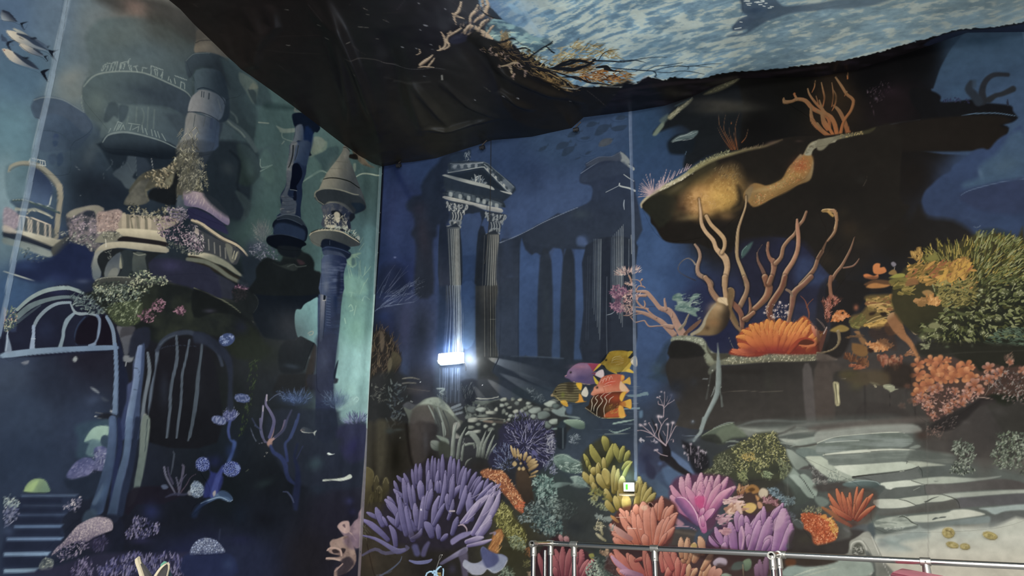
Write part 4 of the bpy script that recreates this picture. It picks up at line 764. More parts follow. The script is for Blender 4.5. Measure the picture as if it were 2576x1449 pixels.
O(0,0,1);g(1122,600,14,160,'1c2538',.55);g(1150,440,30,30,'1e2a3c',.5);g(1205,760,12,160,'1a2028',.5)
O(900,360)
p('1365,970 1500,920 1760,790 1983,690 1983,1100 1900,1000 1850,1050 1765,1085 1700,1070 1660,1200 1660,1449 1365,1449','262f3e',5,.95,c2='30394a',g=(1500,900,1500,1449))
s('1375,965 1500,915 1600,870 1700,820 1850,745 1983,690',[10,8,5,8,5,5],'7f8ca0',a=.8)
g(1440,1000,60,300,'2f3a50',.6);g(1480,1350,40,120,'374662',.6)
O(900,720)
p('1365,0 1665,0 1660,660 1365,700','2e3849',6,.95);g(1610,200,40,260,'3b3f46',.6)
s('1555,0 1550,640',6,'202836',a=.7)
O(1340,620)
p('0,90 50,75 80,130 85,400 60,1060 -60,1050 -120,1070 -110,0 -60,40','38507c',5,1,c2='32466a',g=(0,100,0,1060))
p('190,160 220,40 260,20 295,80 300,300 275,1085 190,1085 180,700','3a5280',5,1,c2='344869',g=(200,100,200,1060))
p('410,140 430,-40 520,-80 525,100 490,600 485,1100 400,1095 415,600','3c5482',5,1,c2='34496c',g=(400,100,400,1060))
p('80,120 190,150 190,1080 60,1070','28303c',5,.9);p('300,120 410,130 400,1090 275,1090','262e3a',5,.95);g(140,600,40,400,'2c3640',.6)
O(900,720)
s('1480,680 1740,685 1980,700',12,'4c5c70',a=.8,f=3);p('1365,680 1480,675 1750,690 2050,710 2400,740 2400,1000 1380,900','262f3c',6,.9)
O(1340,240)
p('0,1290 200,1190 440,1085 550,1030 580,960 570,880 465,850 465,770 520,700 520,660 650,600 760,600 850,550 930,620 980,700 975,730 930,700 930,740 980,830 990,930 985,1449 0,1449','28334a',5,.97,c2='2b3546',g=(500,600,500,1449))
s('0,1290 100,1235 260,1160 440,1085',5,'7f8ea6',a=.85);s('470,760 560,700 640,650',6,'66748c');s('520,670 640,605 760,600 850,552',7,'5a6880',a=.9)
p('850,552 930,620 932,670 850,640','7b8487',3,1);p('850,635 930,675 980,705 975,732 930,705 860,655','8d9594',2,1);p('520,680 640,608 760,600 840,560 850,640 700,640 560,690','3c4658',4,.9)
p('480,790 600,700 840,640 930,700 930,750 700,800 480,850','2e3a50',6,.8)
s('880,770 930,805 975,832',8,'9aa2a4');s('840,855 845,880 930,900 985,925',[10,14,16,18],'a3aaaa');s('710,940 790,900 840,875',6,'8b959c');s('885,1015 880,1060 886,1105',[8,12,6],'8b97a4')
g(470,1150,120,60,'3c4a54',.5);g(500,1400,50,60,'41557f',.8)
p('430,1380 470,1360 520,1400 530,1449 440,1449','4a5f8a',8,.8)
O(1340,620)
p('520,0 980,-60 985,300 970,1100 490,1100 500,600','252d3b',4,.95)
p('665,40 750,20 745,1100 650,1100 680,600','202735',6,.8)
for i,x in enumerate((590,605,622,636,648,660)):s('%d,-60 %d,300 %d,%d'%(x+4,x,x-8,600+i*60),[5,7,4],['4c5868','6d7986','5a6676','7c8890','66727e','8a959c'][i],a=.8)
for i,x in enumerate((760,775,790,808,825,842,858,872)):s('%d,%d %d,300 %d,%d'%(x+4,-220+(8-i)*18,x,x-4,500+i*40),[4,8,4],['4e5a6a','6a7684','7c8894','8f9aa0','a5aeb2','97a1a8','b0b8ba','8c969c'][i],a=.8)
s('720,300 715,700 722,1050',5,'6a7684',a=.7);s('930,-60 928,200',5,'7c8894',a=.8);s('950,-100 955,80',6,'9aa4aa',a=.8);s('970,-60 975,60',5,'7c8894',a=.8)
for x in(540,560):s('%d,100 %d,900'%(x,x-20),6,'3a4454',a=.6)
O(1340,240)
for q,tl in(('520,310 550,270 600,265 630,280 590,310 550,318','625,285 650,262 645,290'),('600,390 640,310 700,290 745,300 720,350 650,395','735,310 755,280 765,300 765,335'),('760,330 800,310 850,300 900,300 880,340 800,355','890,300 915,298 900,320'),('345,410 370,365 430,350 465,360 430,400 370,415','455,360 490,345 480,365'),('465,425 500,410 540,410 535,435 490,438','535,418 558,408 553,430'),('235,530 250,480 300,458 355,465 340,505 280,530','345,470 375,432 385,462'),('285,590 310,525 360,505 410,505 390,550 330,590','395,510 420,468 435,492'),('640,500 660,450 710,425 770,428 760,470 700,500','745,440 785,425 780,440'),('68,548 90,515 130,500 145,510 120,540','138,510 160,475 165,492'),('510,582 530,555 560,548 555,570','550,555 578,542 570,555'),('412,628 435,612 462,608 445,622','445,610 465,602 460,612'),('800,240 830,210 880,205 900,215 880,245 830,250','890,215 920,210 915,235')):
 p(q,'28384e' if not q.startswith('640,500')else '464b52',3,.85);p(tl,'28384e',3,.8,sm=0)
# ---------- left foreground: dark plants, rocks
O(900,720)
p('150,480 200,440 280,440 400,620 430,720 380,850 330,900 260,1000 120,1000 120,700','241f1c',8,.9)
d('150,480 260,440 350,520 420,640 430,720 360,860 260,900 130,900',150,90,6,['4a3c30','6a5640','332a24','5c4a3c','24201e'],ang=-75,jit=30,curve=12)
p('340,640 400,650 430,720 380,800 320,870 330,760','4c4434',3,.9,c2='2b2822',g=(360,660,360,860));p('300,720 330,690 340,760 300,860','5c5240',3,.9);p('230,460 260,450 270,560 240,640','5a4c3e',3,.8)
p('130,900 480,870 500,1449 110,1449','27282a',12,.8)
d('150,950 280,930 300,1100 160,1120',40,24,8,['4a4a46','62625c','343838'],jit=150);d('300,930 480,960 480,1300 300,1400',70,40,16,['363c42','4a5254','262a30','5a6060'],jit=90)
s('440,890 520,880 610,900',[10,14,6],'6b6860');s('440,935 500,930 570,935',14,'62605c');g(560,1000,110,60,'4a4648',.7);s('480,980 600,1000 700,1010',8,'55504e',a=.7)
p('440,1150 500,1110 560,1140 620,1130 560,1200 500,1200','54565c',4,.8);s('520,1105 540,1115',8,'8f9494')
g(1206,952,5,5,'f0f4ff',1);g(616,925,7,5,'e8f0f0',1)
p('450,1165 520,1190 600,1130 660,1085 740,1068 800,1080 870,1140 930,1220 980,1280 1020,1300 990,1340 940,1300 930,1449 520,1449 500,1280','6b7268',3,1,c2='3f403e',g=(700,1080,700,1449))
p('620,1130 680,1085 740,1070 800,1085 880,1150 960,1260 990,1320 900,1230 830,1180 760,1150 690,1140 600,1150','8b9486',4,.95,tx=('n','5c6460',16,.4,.7))
p('540,1190 680,1140 740,1200 740,1449 520,1449','4a4440',8,.8,c2='50484a',g=(600,1200,600,1449));s('690,1150 740,1250 780,1350',[12,18,6],'7c857c',a=.9);s('780,1170 820,1280 850,1400 840,1449',[20,16,20,14],'7a837c');s('830,1200 880,1320 900,1449',12,'3a3f40',a=.8);p('930,1320 990,1320 1000,1449 920,1449','8a8c84',3,.9);p('740,1180 780,1230 830,1350 820,1449 770,1449','3c4042',4,.7)
d('740,1290 760,1350 790,1350 780,1270',8,60,4,['4f5452'],ang=70,jit=10)
s('770,985 840,990 800,1020 830,1040',[12,18,12,8],'7c8784',a=.9);d('760,980 850,980 850,1110 780,1100',34,40,5,['5a6462','7c8680'],ang=60,jit=30,a=.6)
p('1010,1190 1060,1160 1200,1150 1380,1090 1500,1100 1600,1080 1900,1140 1983,1150 1983,1449 1000,1449 1050,1280','2b2f31',5,.95)
d('1040,1200 1130,1160 1230,1160 1290,1230 1200,1260 1060,1290',40,40,26,['4c5452','6a726c','3a403f','7a827a'],jit=40)
def rocks(L,cols,k0='2a2e30'):
 for i,(x,y,rx,ry)in enumerate(L):
  P=[(x+rx*(1+.18*math.sin(i*3+a_*2.1))*math.cos(a_*.7854),y+ry*(1+.18*math.cos(i+a_*1.7))*math.sin(a_*.7854))for a_ in range(8)]
  p(P,k0,3,.8);P2=[(x-rx*.08+(u-x)*.82,y-ry*.12+(v-y)*.78)for u,v in P]
  p(P2,cols[i%len(cols)],3,1,c2=k0,g=(x-rx*.2,y-ry*.1,x+rx*.5,y+ry*1.3))
rocks([(1410,1095,36,26),(1500,1090,24,22),(1570,1095,26,20),(1440,1140,30,20),(1540,1130,26,26),(1395,1150,30,24),(1470,1170,26,18),(1410,1210,22,34),(1340,1195,20,30),(1660,1160,44,26),(1730,1190,60,36),(1650,1130,30,20),(1810,1230,60,40),(1840,1190,60,28),(1530,1210,36,24),(1590,1200,30,22),(1640,1230,34,26),(1480,1250,30,22),(1440,1230,18,20),(1530,1250,40,20),(1900,1130,50,34),(1890,1120,60,30),(1120,1190,80,34),(1200,1190,60,30),(1300,1220,80,24),(1230,1250,80,20),(1130,1290,80,30),(1240,1290,60,16),(1700,1250,40,30),(1750,1290,60,26),(1900,1170,60,26),(1620,1180,24,24)],['8d9388','6f776f','a0a598','7d857c','5f6866','96a096'])
s('1170,1275 1300,1270 1420,1285',12,'8f8f80');p('1230,1290 1440,1300 1420,1320 1240,1310','7c6e60',3,.9);p('1300,1240 1380,1260 1440,1330 1430,1420 1340,1400','2c2f30',5,.6)
rocks([(1460,1285,18,20),(1420,1300,16,14),(1320,1330,22,16),(1240,1350,30,20),(1170,1330,30,20),(1100,1360,40,26),(1160,1400,50,24),(1290,1380,40,26)],['9aa094','6f776f','848c80'])
p('1500,980 1640,980 1750,1020 1820,1100 1830,1160 1700,1120 1600,1080 1500,1080','2b3640',8,.9);d('1620,990 1750,1010 1830,1120 1760,1130 1640,1040',60,30,8,['46525a','5c6870','303a44'],jit=120)
p('1870,1190 1983,1150 1983,1220 1900,1220','7e8980',3,.9)
# ---------- C3: kelp columns, purple anemone, etc
O(880,1070,3.823)
p('160,0 600,0 640,500 560,900 110,900 130,400','2e2b24',14,.75)
s('200,0 190,200 180,400',60,'36342c',f=12);s('320,0 310,250 300,480',[110,100,60],'4a4638',f=14,a=.8);g(450,300,80,260,'17150f',.8);s('560,0 600,300 640,420',20,'1a1614',f=10)
p('600,0 860,0 800,200 740,330 640,400','413b38',8,.85,c2='2e2c2e',g=(620,100,860,100));g(740,160,30,120,'4c4c52',.5)
g(495,122,9,9,'7c8078',.9);g(400,60,60,30,'3a4444',.6);g(480,45,60,16,'465050',.5)
p('140,410 190,405 240,450 240,560 220,620 300,800 110,830 120,500','5a5234',4,.95,c2='3c3626',g=(160,410,180,800));s('150,412 190,408 235,450 240,500',6,'726a44',a=.8)
for x,y,w,h in((270,520,54,220),(295,620,78,230),(360,540,60,200)):p('%d,%d %d,%d %d,%d %d,%d %d,%d %d,%d'%(x-w/2,y,x,y-40,x+w/2,y,x+w/2,y+h,x,y+h+30,x-w/2,y+h),'4c4630',3,.95,c2='34301f',g=(x,y-40,x+8,y+h));s('%d,%d %d,%d %d,%d'%(x-w/2+4,y+20,x,y-36,x+w/2-4,y+20),6,'7a7250',a=.8)
d('200,600 320,600 340,780 200,800',24,90,10,['4a442c','5c5438','342f20'],ang=95,jit=12)
p('110,830 380,800 400,1449 90,1449','37322a',8,.7);g(200,1300,90,140,'44392c',.7);s('180,1140 240,1400 260,1449',8,'241c18',a=.7)
d('110,960 180,940 180,1080 110,1080',30,50,5,['6a6850','4c4a3a'],ang=60,jit=50)
p('790,150 850,150 885,180 885,240 830,245 790,210','7c857c',3,1,c2='4a524c',g=(800,160,860,245));s('790,170 840,205 885,215',5,'4c5450',a=.7);p('840,100 900,110 960,140 965,190 930,170 900,160','788478',3,.95)
p('870,160 960,180 1000,300 880,300','3c4038',5,.9)
for q,w in(('1000,300 1010,100 1040,-20',[40,34,8]),('1050,320 1070,150 1130,20',[30,30,6]),('920,110 915,40 900,-20',[16,24,10]),('1090,340 1100,220 1120,170',[20,20,6]),('1240,300 1250,180 1180,80 1130,90',[30,50,50,20]),('1260,300 1280,180 1320,60',[30,30,6]),('1290,310 1310,180 1380,40',[30,30,6]),('1320,320 1360,200 1400,100',[20,26,8]),('1340,330 1380,240 1420,180',[16,20,8]),('1120,400 1140,350 1180,320',[8,18,6]),('1210,220 1200,180 1130,190',[12,24,26])):
 s(q,w,'5a625c',c2='8d968c',hl='a5ada2',sh='3a403e')
s('1010,0 1000,160 995,290',4,'b5bdb0',a=.7);s('1110,130 1090,220 1075,330',4,'a8b0a6',a=.7);g(1270,340,120,60,'2c2e2e',.8);g(1250,400,160,80,'2a2724',.7)
p('1480,0 1900,-60 1983,100 1960,260 1880,400 1760,440 1560,300 1400,430 1340,300 1440,180','2b2b42',8,.9)
d('1500,20 1650,-100 1870,-60 1960,60 1960,240 1900,360 1780,330 1640,300 1540,200',330,44,5,['6a6a94','8a8ab0','4a4a74','a5a3c0','3a3a5c','56568a'],ang='rad',jit=30,cx=1700,cy=190,curve=6)
d('1390,230 1500,170 1600,240 1640,330 1560,440 1420,420',150,34,5,['6f7ba0','8a96b4','4a5478','3c4468'],ang='rad',jit=30,cx=1520,cy=420,curve=5)
for q in('1660,160 1690,60 1720,10','1750,160 1790,90 1850,40','1700,150 1705,60 1710,30','1640,190 1600,120 1560,60','1780,180 1850,130 1910,110','1730,230 1760,180 1790,160'):s(q,[5,4,2],'b4b4cc',a=.8)
d('1860,380 1983,300 1983,480 1900,470',60,40,6,['7a7f9c','545a78','9aa0b4'],ang=-50,jit=60)
p('1770,240 1800,260 1820,290 1780,290 1760,270','5f5f90',3,.9)
p('1620,430 1720,420 1760,560 1780,800 1640,700 1610,560','4a3a2c',6,.9,c2='332a24',g=(1700,430,1700,800))
fg('1590,300,1560,200,24;1610,310,1595,225,24;1640,320,1625,230,24;1650,330,1660,280,30;1690,330,1710,265,36;1720,350,1750,305,40;1730,380,1790,330,40;1740,400,1810,350,40;1740,430,1820,380,36;1760,470,1820,440,22;1740,500,1830,480,18','8c7248','c9ad7a',sh='6a5436')
for x,y,r in((1595,375,24),(1640,420,16),(1680,420,18),(1655,370,12),(1630,290,14)):p('%d,%d %d,%d %d,%d %d,%d'%(x-r,y,x,y-r*1.2,x+r,y,x,y+r),'b59a68',2,1)
s('1640,310 1680,380 1740,480',8,'221c18')
p('1265,450 1320,420 1400,430 1470,435 1530,490 1560,550 1600,600 1640,660 1680,730 1685,800 1670,850 1600,800 1560,740 1470,640 1440,590 1400,540 1300,500','8a5238',4,1)
d('1265,450 1320,425 1470,435 1540,510 1600,600 1650,680 1685,760 1670,845 1600,790 1540,710 1460,600 1380,530 1290,500',330,16,9,['c98454','b06a40','dea270','94522f','7c4028','e0b080'],ang=-60,jit=180)
d('1640,700 1690,740 1680,840 1600,790',50,14,9,['c4603c','b04c30','d88058'],jit=180);g(1330,460,50,40,'a46a4c',.5)
d('1760,530 1850,470 1983,520 1983,680 1850,680 1770,600',170,22,13,['5f7f78','7d9c92','3c5450','2b3c3c','94b0a4','4a6862'],jit=180)
d('1700,760 1983,640 1983,1080 1880,1060 1760,1010 1700,900',330,22,14,['4c5c5c','6a7c7a','343f40','272d2f','8a9a94','3c4a4c'],jit=180)
d('1620,880 1700,840 1720,920 1660,960',50,20,10,['8a9894','5c6c6c','3c4848'],jit=180)
p('1380,820 1480,750 1560,800 1600,900 1700,1010 1700,1160 1600,1180 1520,1100 1440,980 1390,900','4c4a28',5,.9)
d('1380,820 1480,750 1570,820 1560,940 1640,960 1710,1080 1700,1160 1620,1180 1540,1100 1450,980 1400,880',260,34,8,['8c8a48','a8a45c','6a6836','c0bc74','3c3c22','94914c'],ang=0,jit=120,curve=12)
d('1530,1070 1620,1060 1700,1140 1700,1220 1560,1180',90,20,12,['7d8a68','98a484','56604a'],jit=180)
p('1370,1120 1400,1020 1470,1000 1480,1100 1440,1160 1450,1220 1400,1235 1340,1190','9a6438',4,1);d('1370,1100 1470,1005 1470,1100 1440,1225 1350,1190',60,50,7,['b87a44','8a562e','d09858'],ang=-60,jit=15)
s('1360,1040 1410,1030 1400,1050',16,'8c7c8a');d('1690,1190 1750,1170 1750,1260 1690,1250',30,18,9,['a87044','8a5834','5c4430'],jit=180)
d('1460,1380 1560,1350 1600,1449 1440,1449',70,20,12,['7a8a74','5c6c5c','9aa890','34403a'],jit=180);d('1670,1310 1760,1290 1740,1370 1690,1360',34,24,7,['8c8a54','6a6840','b0a870'],jit=120);d('1715,1410 1760,1400 1760,1449 1720,1449',12,16,12,['b89a80'],jit=120)
p('1440,1200 1700,1190 1740,1449 1600,1449 1520,1340','35341f',10,.5)
p('420,620 620,420 900,330 1120,420 1300,520 1440,620 1440,760 1360,900 1340,1060 1150,1160 900,1200 560,1160 380,1100 300,950 330,780','2b2733',18,.95)
F1='504c78';T1='8f86b0'
fg('560,560,470,490,36,-6;600,620,540,470,40;640,600,615,430,32;660,560,650,380,36;690,560,690,375,38;760,560,762,330,40;800,540,805,305,34;830,540,832,320,30;870,540,868,330,34;905,560,905,290,42;930,560,935,440,34;970,560,985,310,48;1010,560,1015,330,40;1050,560,1062,335,34;1060,600,1110,405,50;1100,600,1170,430,40;1150,620,1225,460,46;1170,640,1250,500,36;1200,650,1270,500,44;1300,640,1340,520,40','413c60','7d75a0',hl='8a82ac',sh='332e50',edge='2c2942')
fg('480,640,440,540,34;560,700,440,620,44,-8;560,760,530,520,54,6;620,800,580,560,40;640,760,620,580,30;700,700,690,545,64;760,640,770,440,40;790,700,790,530,46;840,620,860,440,36;880,640,880,540,40;930,660,930,470,46,10;980,640,1010,480,50;860,640,855,540,36;1000,700,1100,580,50,-14;1080,700,1130,420,44;1200,700,1290,540,46;1240,720,1380,560,50;1260,760,1420,580,50',F1,'8880aa',hl='938bb4',sh='383356',edge='332f4e')
p('700,690 740,680 770,740 740,780 700,840 690,960 650,980 690,820 700,740','8076a4',4,1)
fg('440,760,380,690,40;470,860,370,730,60;520,960,360,720,60,20;640,1000,470,660,60,-14;560,760,600,900,40;660,960,640,760,54;690,1000,720,700,70,10;740,900,760,640,50;760,800,800,620,56;880,800,930,470,44,14;820,1000,870,690,56,-20;960,800,950,670,56;980,760,1010,500,50;1180,900,1170,660,70,-10;1060,840,1130,590,54,10;960,900,1010,720,40,8;960,820,985,850,20',F1,'867ea8',hl='938bb4',sh='342f50',edge='332f4e')
fg('300,900,180,840,40;330,960,270,800,60;380,1100,140,910,56,16;370,960,330,880,30;460,1160,400,970,56,16;520,1000,380,880,50;470,960,500,820,60;620,1100,560,790,64,-16;610,1090,700,1000,44,20;560,1050,500,700,56,-10;820,960,920,760,46;870,1080,860,960,50;800,1060,740,940,76,10;1000,1040,1050,890,56;900,1100,950,1050,46',F1,'7c76a4',hl='8b85b0',sh='322e50',edge='312d4a')
s('130,1060 260,1090 400,1170 480,1210 540,1200',[14,30,46,56,40],'6a6698',c2='6a6890',hl='8a86b4',sh='403c60');s('130,1250 260,1190 360,1230 560,1190 560,1160',[20,30,34,36,20],'5c5a80',a=.7)
p('1010,1080 1100,1030 1190,1010 1240,940 1260,925 1230,1000 1160,1060 1080,1100 1000,1150 980,1110','7f78a4',3,1);fg('1100,940,1340,680,70,-10;1140,930,1260,740,50;1200,1040,1400,600,70,20;1240,1050,1450,640,60,30;1260,1060,1360,880,80,10;1140,1120,1290,1080,60;1150,1160,1370,1100,40,6','6e6494','a89cba',hl='b8aec8',sh='4a4468')
d('1340,580 1450,580 1440,680 1330,700',36,50,9,['b0a4c0','8c82a4','6a6288'],ang=-50,jit=30)
for q in('1280,750 1330,700 1340,620','1290,870 1350,820 1400,740 1460,640','1100,945 1160,900 1220,850','1190,700 1290,640 1370,560','1260,980 1320,940 1360,890'):s(q,[4,6,3],'c4b8d0',a=.7)
s('1060,965 1100,955 1135,990 1140,1020',[8,14,12,8],'a893a0');s('975,825 1020,825',18,'b0a4b0');p('690,815 697,800 705,820','e8e4f0',2,1)
p('880,1320 1000,1240 1100,1180 1145,1170 1140,1220 1060,1260 960,1310 900,1340','8a86a4',3,1,c2='5a5674',g=(1000,1220,1020,1300));p('1060,1240 1140,1180 1150,1449 1100,1449 1080,1320','5c5670',5,.8)
s('590,1300 660,1320 760,1310 800,1290',[16,34,34,16],'6c70a0',hl='8084b0');s('640,1170 660,1230',60,'50507a',f=6);s('720,1240 740,1180 770,1130',[50,50,30],'565278',f=5)
s('300,1449 420,1380 500,1310 520,1260',[16,16,10,5],'5a6684',a=.8);s('270,1440 380,1420 420,1400',8,'5a5c68',a=.7);g(640,1060,100,60,'38323c',.5);g(1000,1380,50,60,'403e58',.6)
p('1100,1350 1160,1400 1200,1435 1280,1430 1330,1380 1400,1420 1480,1370 1520,1310 1525,1270 1480,1240 1430,1235 1360,1220 1320,1180 1290,1165 1270,1200 1290,1280 1240,1320 1180,1320 1120,1290','6a7094',3,1,c2='a3a8b8',g=(1320,1200,1200,1430))
p('1290,1170 1330,1190 1420,1240 1440,1300 1400,1360 1330,1370 1290,1300 1270,1220','4a507c',6,.9);p('1440,1240 1520,1270 1520,1320 1460,1390 1400,1420 1340,1380 1400,1350 1450,1300','8f99b0',5,.8);s('1150,1400 1210,1432 1290,1425 1335,1375 1400,1415 1480,1375 1522,1300',8,'b0b4c0',a=.8)
p('1240,1330 1330,1380 1260,1430 1190,1420 1150,1370','999cae',6,.8)
# ---------- reef block, centre right (D tiles)
O(1340,840)
g(1300,700,130,200,'2c3444',.7);g(1460,500,80,100,'27304a',.6)
p('1190,380 1240,300 1190,280 1260,120 1320,60 1340,80 1300,180 1310,420 1280,480 1180,450 1110,420','2b3c50',10,.8);g(1200,340,80,80,'33454a',.6)
for y,x0,x1,c in((510,920,1060,'5c7084'),(525,900,1060,'4c5c70'),(548,890,1050,'56687c'),(590,840,1110,'7c98a0'),(640,850,1060,'43525f'),(670,930,1020,'8494a0'),(720,880,1030,'7c98a0'),(745,920,1030,'4c5c6a'),(760,860,1000,'3c4a58'),(800,880,1020,'3c4a58'),(860,700,980,'4c5c6a'),(870,730,1000,'5c6c78'),(920,600,980,'3c4c5a'),(960,700,1000,'7c8880'),(970,640,1000,'45555f'),(575,480,580,'4a5a64')):s('%d,%d %d,%d %d,%d'%(x0,y+4,(x0+x1)/2,y,x1,y+3),[2,5,2],c,a=.8)
s('920,600 1000,600 1090,575 1110,585',[10,24,30,16],'6f8a94',a=.9);s('880,725 960,718 1030,718',[10,16,14],'6f8a94');p('1030,750 1060,740 1060,800 1030,805','5c7c98',5,.8)
s('780,865 880,845 980,828',[14,18,6],'8aa39a');s('740,925 800,950 870,930 940,905',[4,14,12,6],'7f9690')
p('330,760 340,690 385,690 380,770','4a6080',6,.6)
p('250,900 330,900 320,1100 240,1080','1f262e',5,.9);s('300,880 300,1100',12,'4c5860',a=.8);p('240,880 320,820 320,900 250,900','2c3840',4,.9)
p('305,840 340,825 440,825 500,850 510,880 500,915 420,910 340,870','7f9884',3,1,c2='52665c',g=(400,830,410,910));s('310,845 350,828 440,828 500,850',5,'a3b8a4',a=.8);p('200,910 240,905 240,920 200,922','7c9490',3,.9)
d('350,970 430,960 460,1020 450,1070 370,1050',60,26,6,['6a7880','48545e','8a96a0'],jit=120)
p('190,740 280,710 330,720 320,780 440,800 460,820 340,800 260,790','7d8f8c',3,.9);rocks([(40,745,70,44),(120,790,80,50),(190,680,70,36),(240,700,50,26),(20,800,30,30),(160,880,40,50),(215,850,50,40)],['8a9690','6a7874','9aa69c','566461'])
d('150,980 200,960 240,1050 220,1140 160,1150 140,1060',80,24,12,['9a9ca8','74768a','50526a'],jit=120)
p('210,1190 240,1160 310,1155 360,1170 400,1200 450,1215 480,1250 480,1320 400,1340 300,1320 220,1250','7d988e',4,1,c2='4a5f5a',g=(300,1160,320,1330),tx=('n','516862',14,.45,.7))
s('215,1185 300,1160 400,1205 470,1240',8,'a3b8ac',a=.7);d('220,1220 470,1250 480,1340 420,1340 240,1290',80,26,10,['8fa69a','5c726a','a8bcb0','42544f'],ang=10,jit=30)
O(1340,1070,3.823)
d('10,560 60,480 140,500 200,560 260,640 250,720 180,780 60,700',170,26,13,['5f7a74','7d9890','3f5450','2c3a3a','94aca2'],jit=180)
d('130,720 260,680 440,780 440,850 300,920 200,860',150,22,12,['6a7c78','86978f','47544f','303a38'],jit=180);d('0,900 160,840 270,900 330,1040 200,1060 60,980',190,26,14,['4f6664','6a827c','37494a','29353a','829690'],jit=180)
d('0,760 130,800 160,880 0,900',70,22,12,['566866','768884','323e40'],jit=180)
p('190,580 250,550 370,555 360,570 260,600 200,595','748c86',3,.9);p('370,500 440,488 520,530 540,560 520,600 430,600 360,570 400,550','6a827c',4,.95,tx=('n','8fa69c',10,.45,.7));s('375,505 440,492 510,520',8,'a3b8ac',a=.8);s('370,575 450,560 560,600 575,610',12,'8aa098',a=.8)
p('300,560 560,620 700,780 740,900 600,1090 440,1100 330,1000 260,760','33393a',14,.6);g(420,980,120,90,'2a2f33',.7)
d('590,680 640,680 620,740 560,720',24,24,14,['8d8c5c','6a6a44','a8a874'],jit=120);d('530,700 700,760 740,830 640,800',60,18,10,['7a8468','98a07c','586048'],jit=180);d('600,860 660,850 700,910 640,900',40,22,14,['8a9690','6a7470'],jit=180);p('690,890 750,875 780,900 740,930','84908a',3,.9)
p('1010,200 1100,180 1200,300 1340,260 1400,300 1560,400 1600,470 1460,520 1320,700 1310,750 1180,680 1150,600 1030,500','3c4b66',10,.8)
p('1100,160 1290,240 1330,300 1280,400 1150,500 1030,480 1020,300','34364c',8,.7);g(1230,370,30,26,'4f6590',.8);p('1250,430 1300,400 1400,380 1450,480 1440,520 1380,600 1300,560','556f94',8,.7);p('1030,490 1080,465 1140,480 1240,560 1330,640 1320,720 1200,680 1120,600 1060,560','425066',6,.8,c2='4f6680',g=(1080,480,1300,700))
g(1100,320,70,70,'252840',.7);p('1100,340 1100,480 1170,520 1190,440 1150,380','2b2c42',6,.8)
p('1330,250 1400,290 1500,370 1560,460 1540,480 1440,420 1360,330','5a7096',5,.95);p('1150,-60 1290,200 1300,260 1340,330 1420,400 1510,480 1440,470 1330,400 1260,320 1250,220','1f1d22',5,.95,c2='272426',g=(1280,200,1500,470));p('1440,150 1500,300 1540,420 1600,480 1680,480 1700,350 1640,250','1c1b20',8,.9)
s('1260,310 1330,330 1400,400 1510,480',[70,60,50,50],'232124',f=3);s('1290,190 1310,260 1300,330',[40,50,60],'201e24',f=3)
O(1340,840)
c='a8949c'
for q,w in(('1285,1075 1215,1020 1140,960 1060,930 1010,930',[14,12,10,8,4]),('1280,1070 1230,1020 1215,960 1240,880 1215,830 1210,790',[12,10,9,8,8,10]),('1285,1075 1300,960 1305,870',[10,9,8]),('1290,1060 1330,980 1370,900 1400,870',[8,8,7,8]),('1240,890 1270,840 1300,815',[6,6,8]),('1180,980 1150,910 1120,860 1130,855',[8,7,7,8]),('1150,960 1100,920 1050,880 1030,870',[8,7,8,8]),('1165,985 1200,920 1190,870',[6,6,12]),('1320,1000 1340,900 1350,860',[6,6,12]),('1255,935 1280,980',[5,5]),('1260,800 1262,700 1215,680 1210,650',[8,9,7,5]),('1262,720 1300,680 1350,650 1365,635',[7,7,6,8]),('1265,700 1272,620 1270,560',[7,6,8]),('1295,680 1330,620 1340,590',[5,5,8]),('1255,690 1230,630 1200,610',[4,4,8]),('1300,600 1290,650',[4,4]),('1300,1175 1240,1160 1200,1130 1180,1115',[8,8,6,10]),('1330,1020 1350,1015 1355,1040',[5,6,5]),('1095,990 1160,990',[4,3])):s(q,w,c,hl='c8b4b8',sh='6a5c68')
for x,y,r in((1240,560,14),(1270,570,10),(1225,605,12),(1335,590,16),(1200,615,9),(1360,640,8),(1215,795,26),(1240,800,20),(1300,870,20),(1350,855,24),(1390,875,18),(1040,880,20),(1085,870,20),(1085,840,10),(1190,875,16),(1200,1115,16),(1178,1118,14)):g(x,y,r,r*.8,'c8b8c0',.95)
d('1030,1010 1080,1010 1080,1040 1040,1045',10,20,14,['b8b4bc','8c8a98'],jit=60);d('1130,1020 1210,1030 1200,1055 1140,1045',12,18,12,['a8a0ac','7a7484'],jit=60)
for q in('1525,1160 1520,1100 1525,1055','1495,1180 1500,1220','1600,1180 1590,1130 1595,1090','1640,1150 1650,1130','1560,1180 1565,1240','1585,1220 1590,1280','1610,1240 1620,1290','1450,1080 1460,1100'):s(q,7,'9c8f9c',a=.85)
for x,y in((1455,1080),(1520,1060),(1465,1145),(1595,1090),(1640,1130),(1665,1140),(1620,1125),(1580,1150),(1490,1160)):g(x,y,15,14,'b4a8b4',.9);s('%d,%d %d,%d'%(x-10,y-14,x-6,y+12),4,'c8bcc4',a=.8)
d('1450,1100 1660,1120 1690,1250 1560,1300',50,26,6,['4a4450','625a66','2c2a30'],ang=-90,jit=50)
p('664,285 690,262 710,235 725,205 750,178 800,168 870,166 925,175 965,175 960,190 935,215 925,238 950,245 960,270 955,300 945,320 940,345 975,365 978,382 930,372 860,370 790,378 750,365 715,340 695,310 672,302','c09a2c',2,1,c2='b39a3a',g=(800,170,800,380))
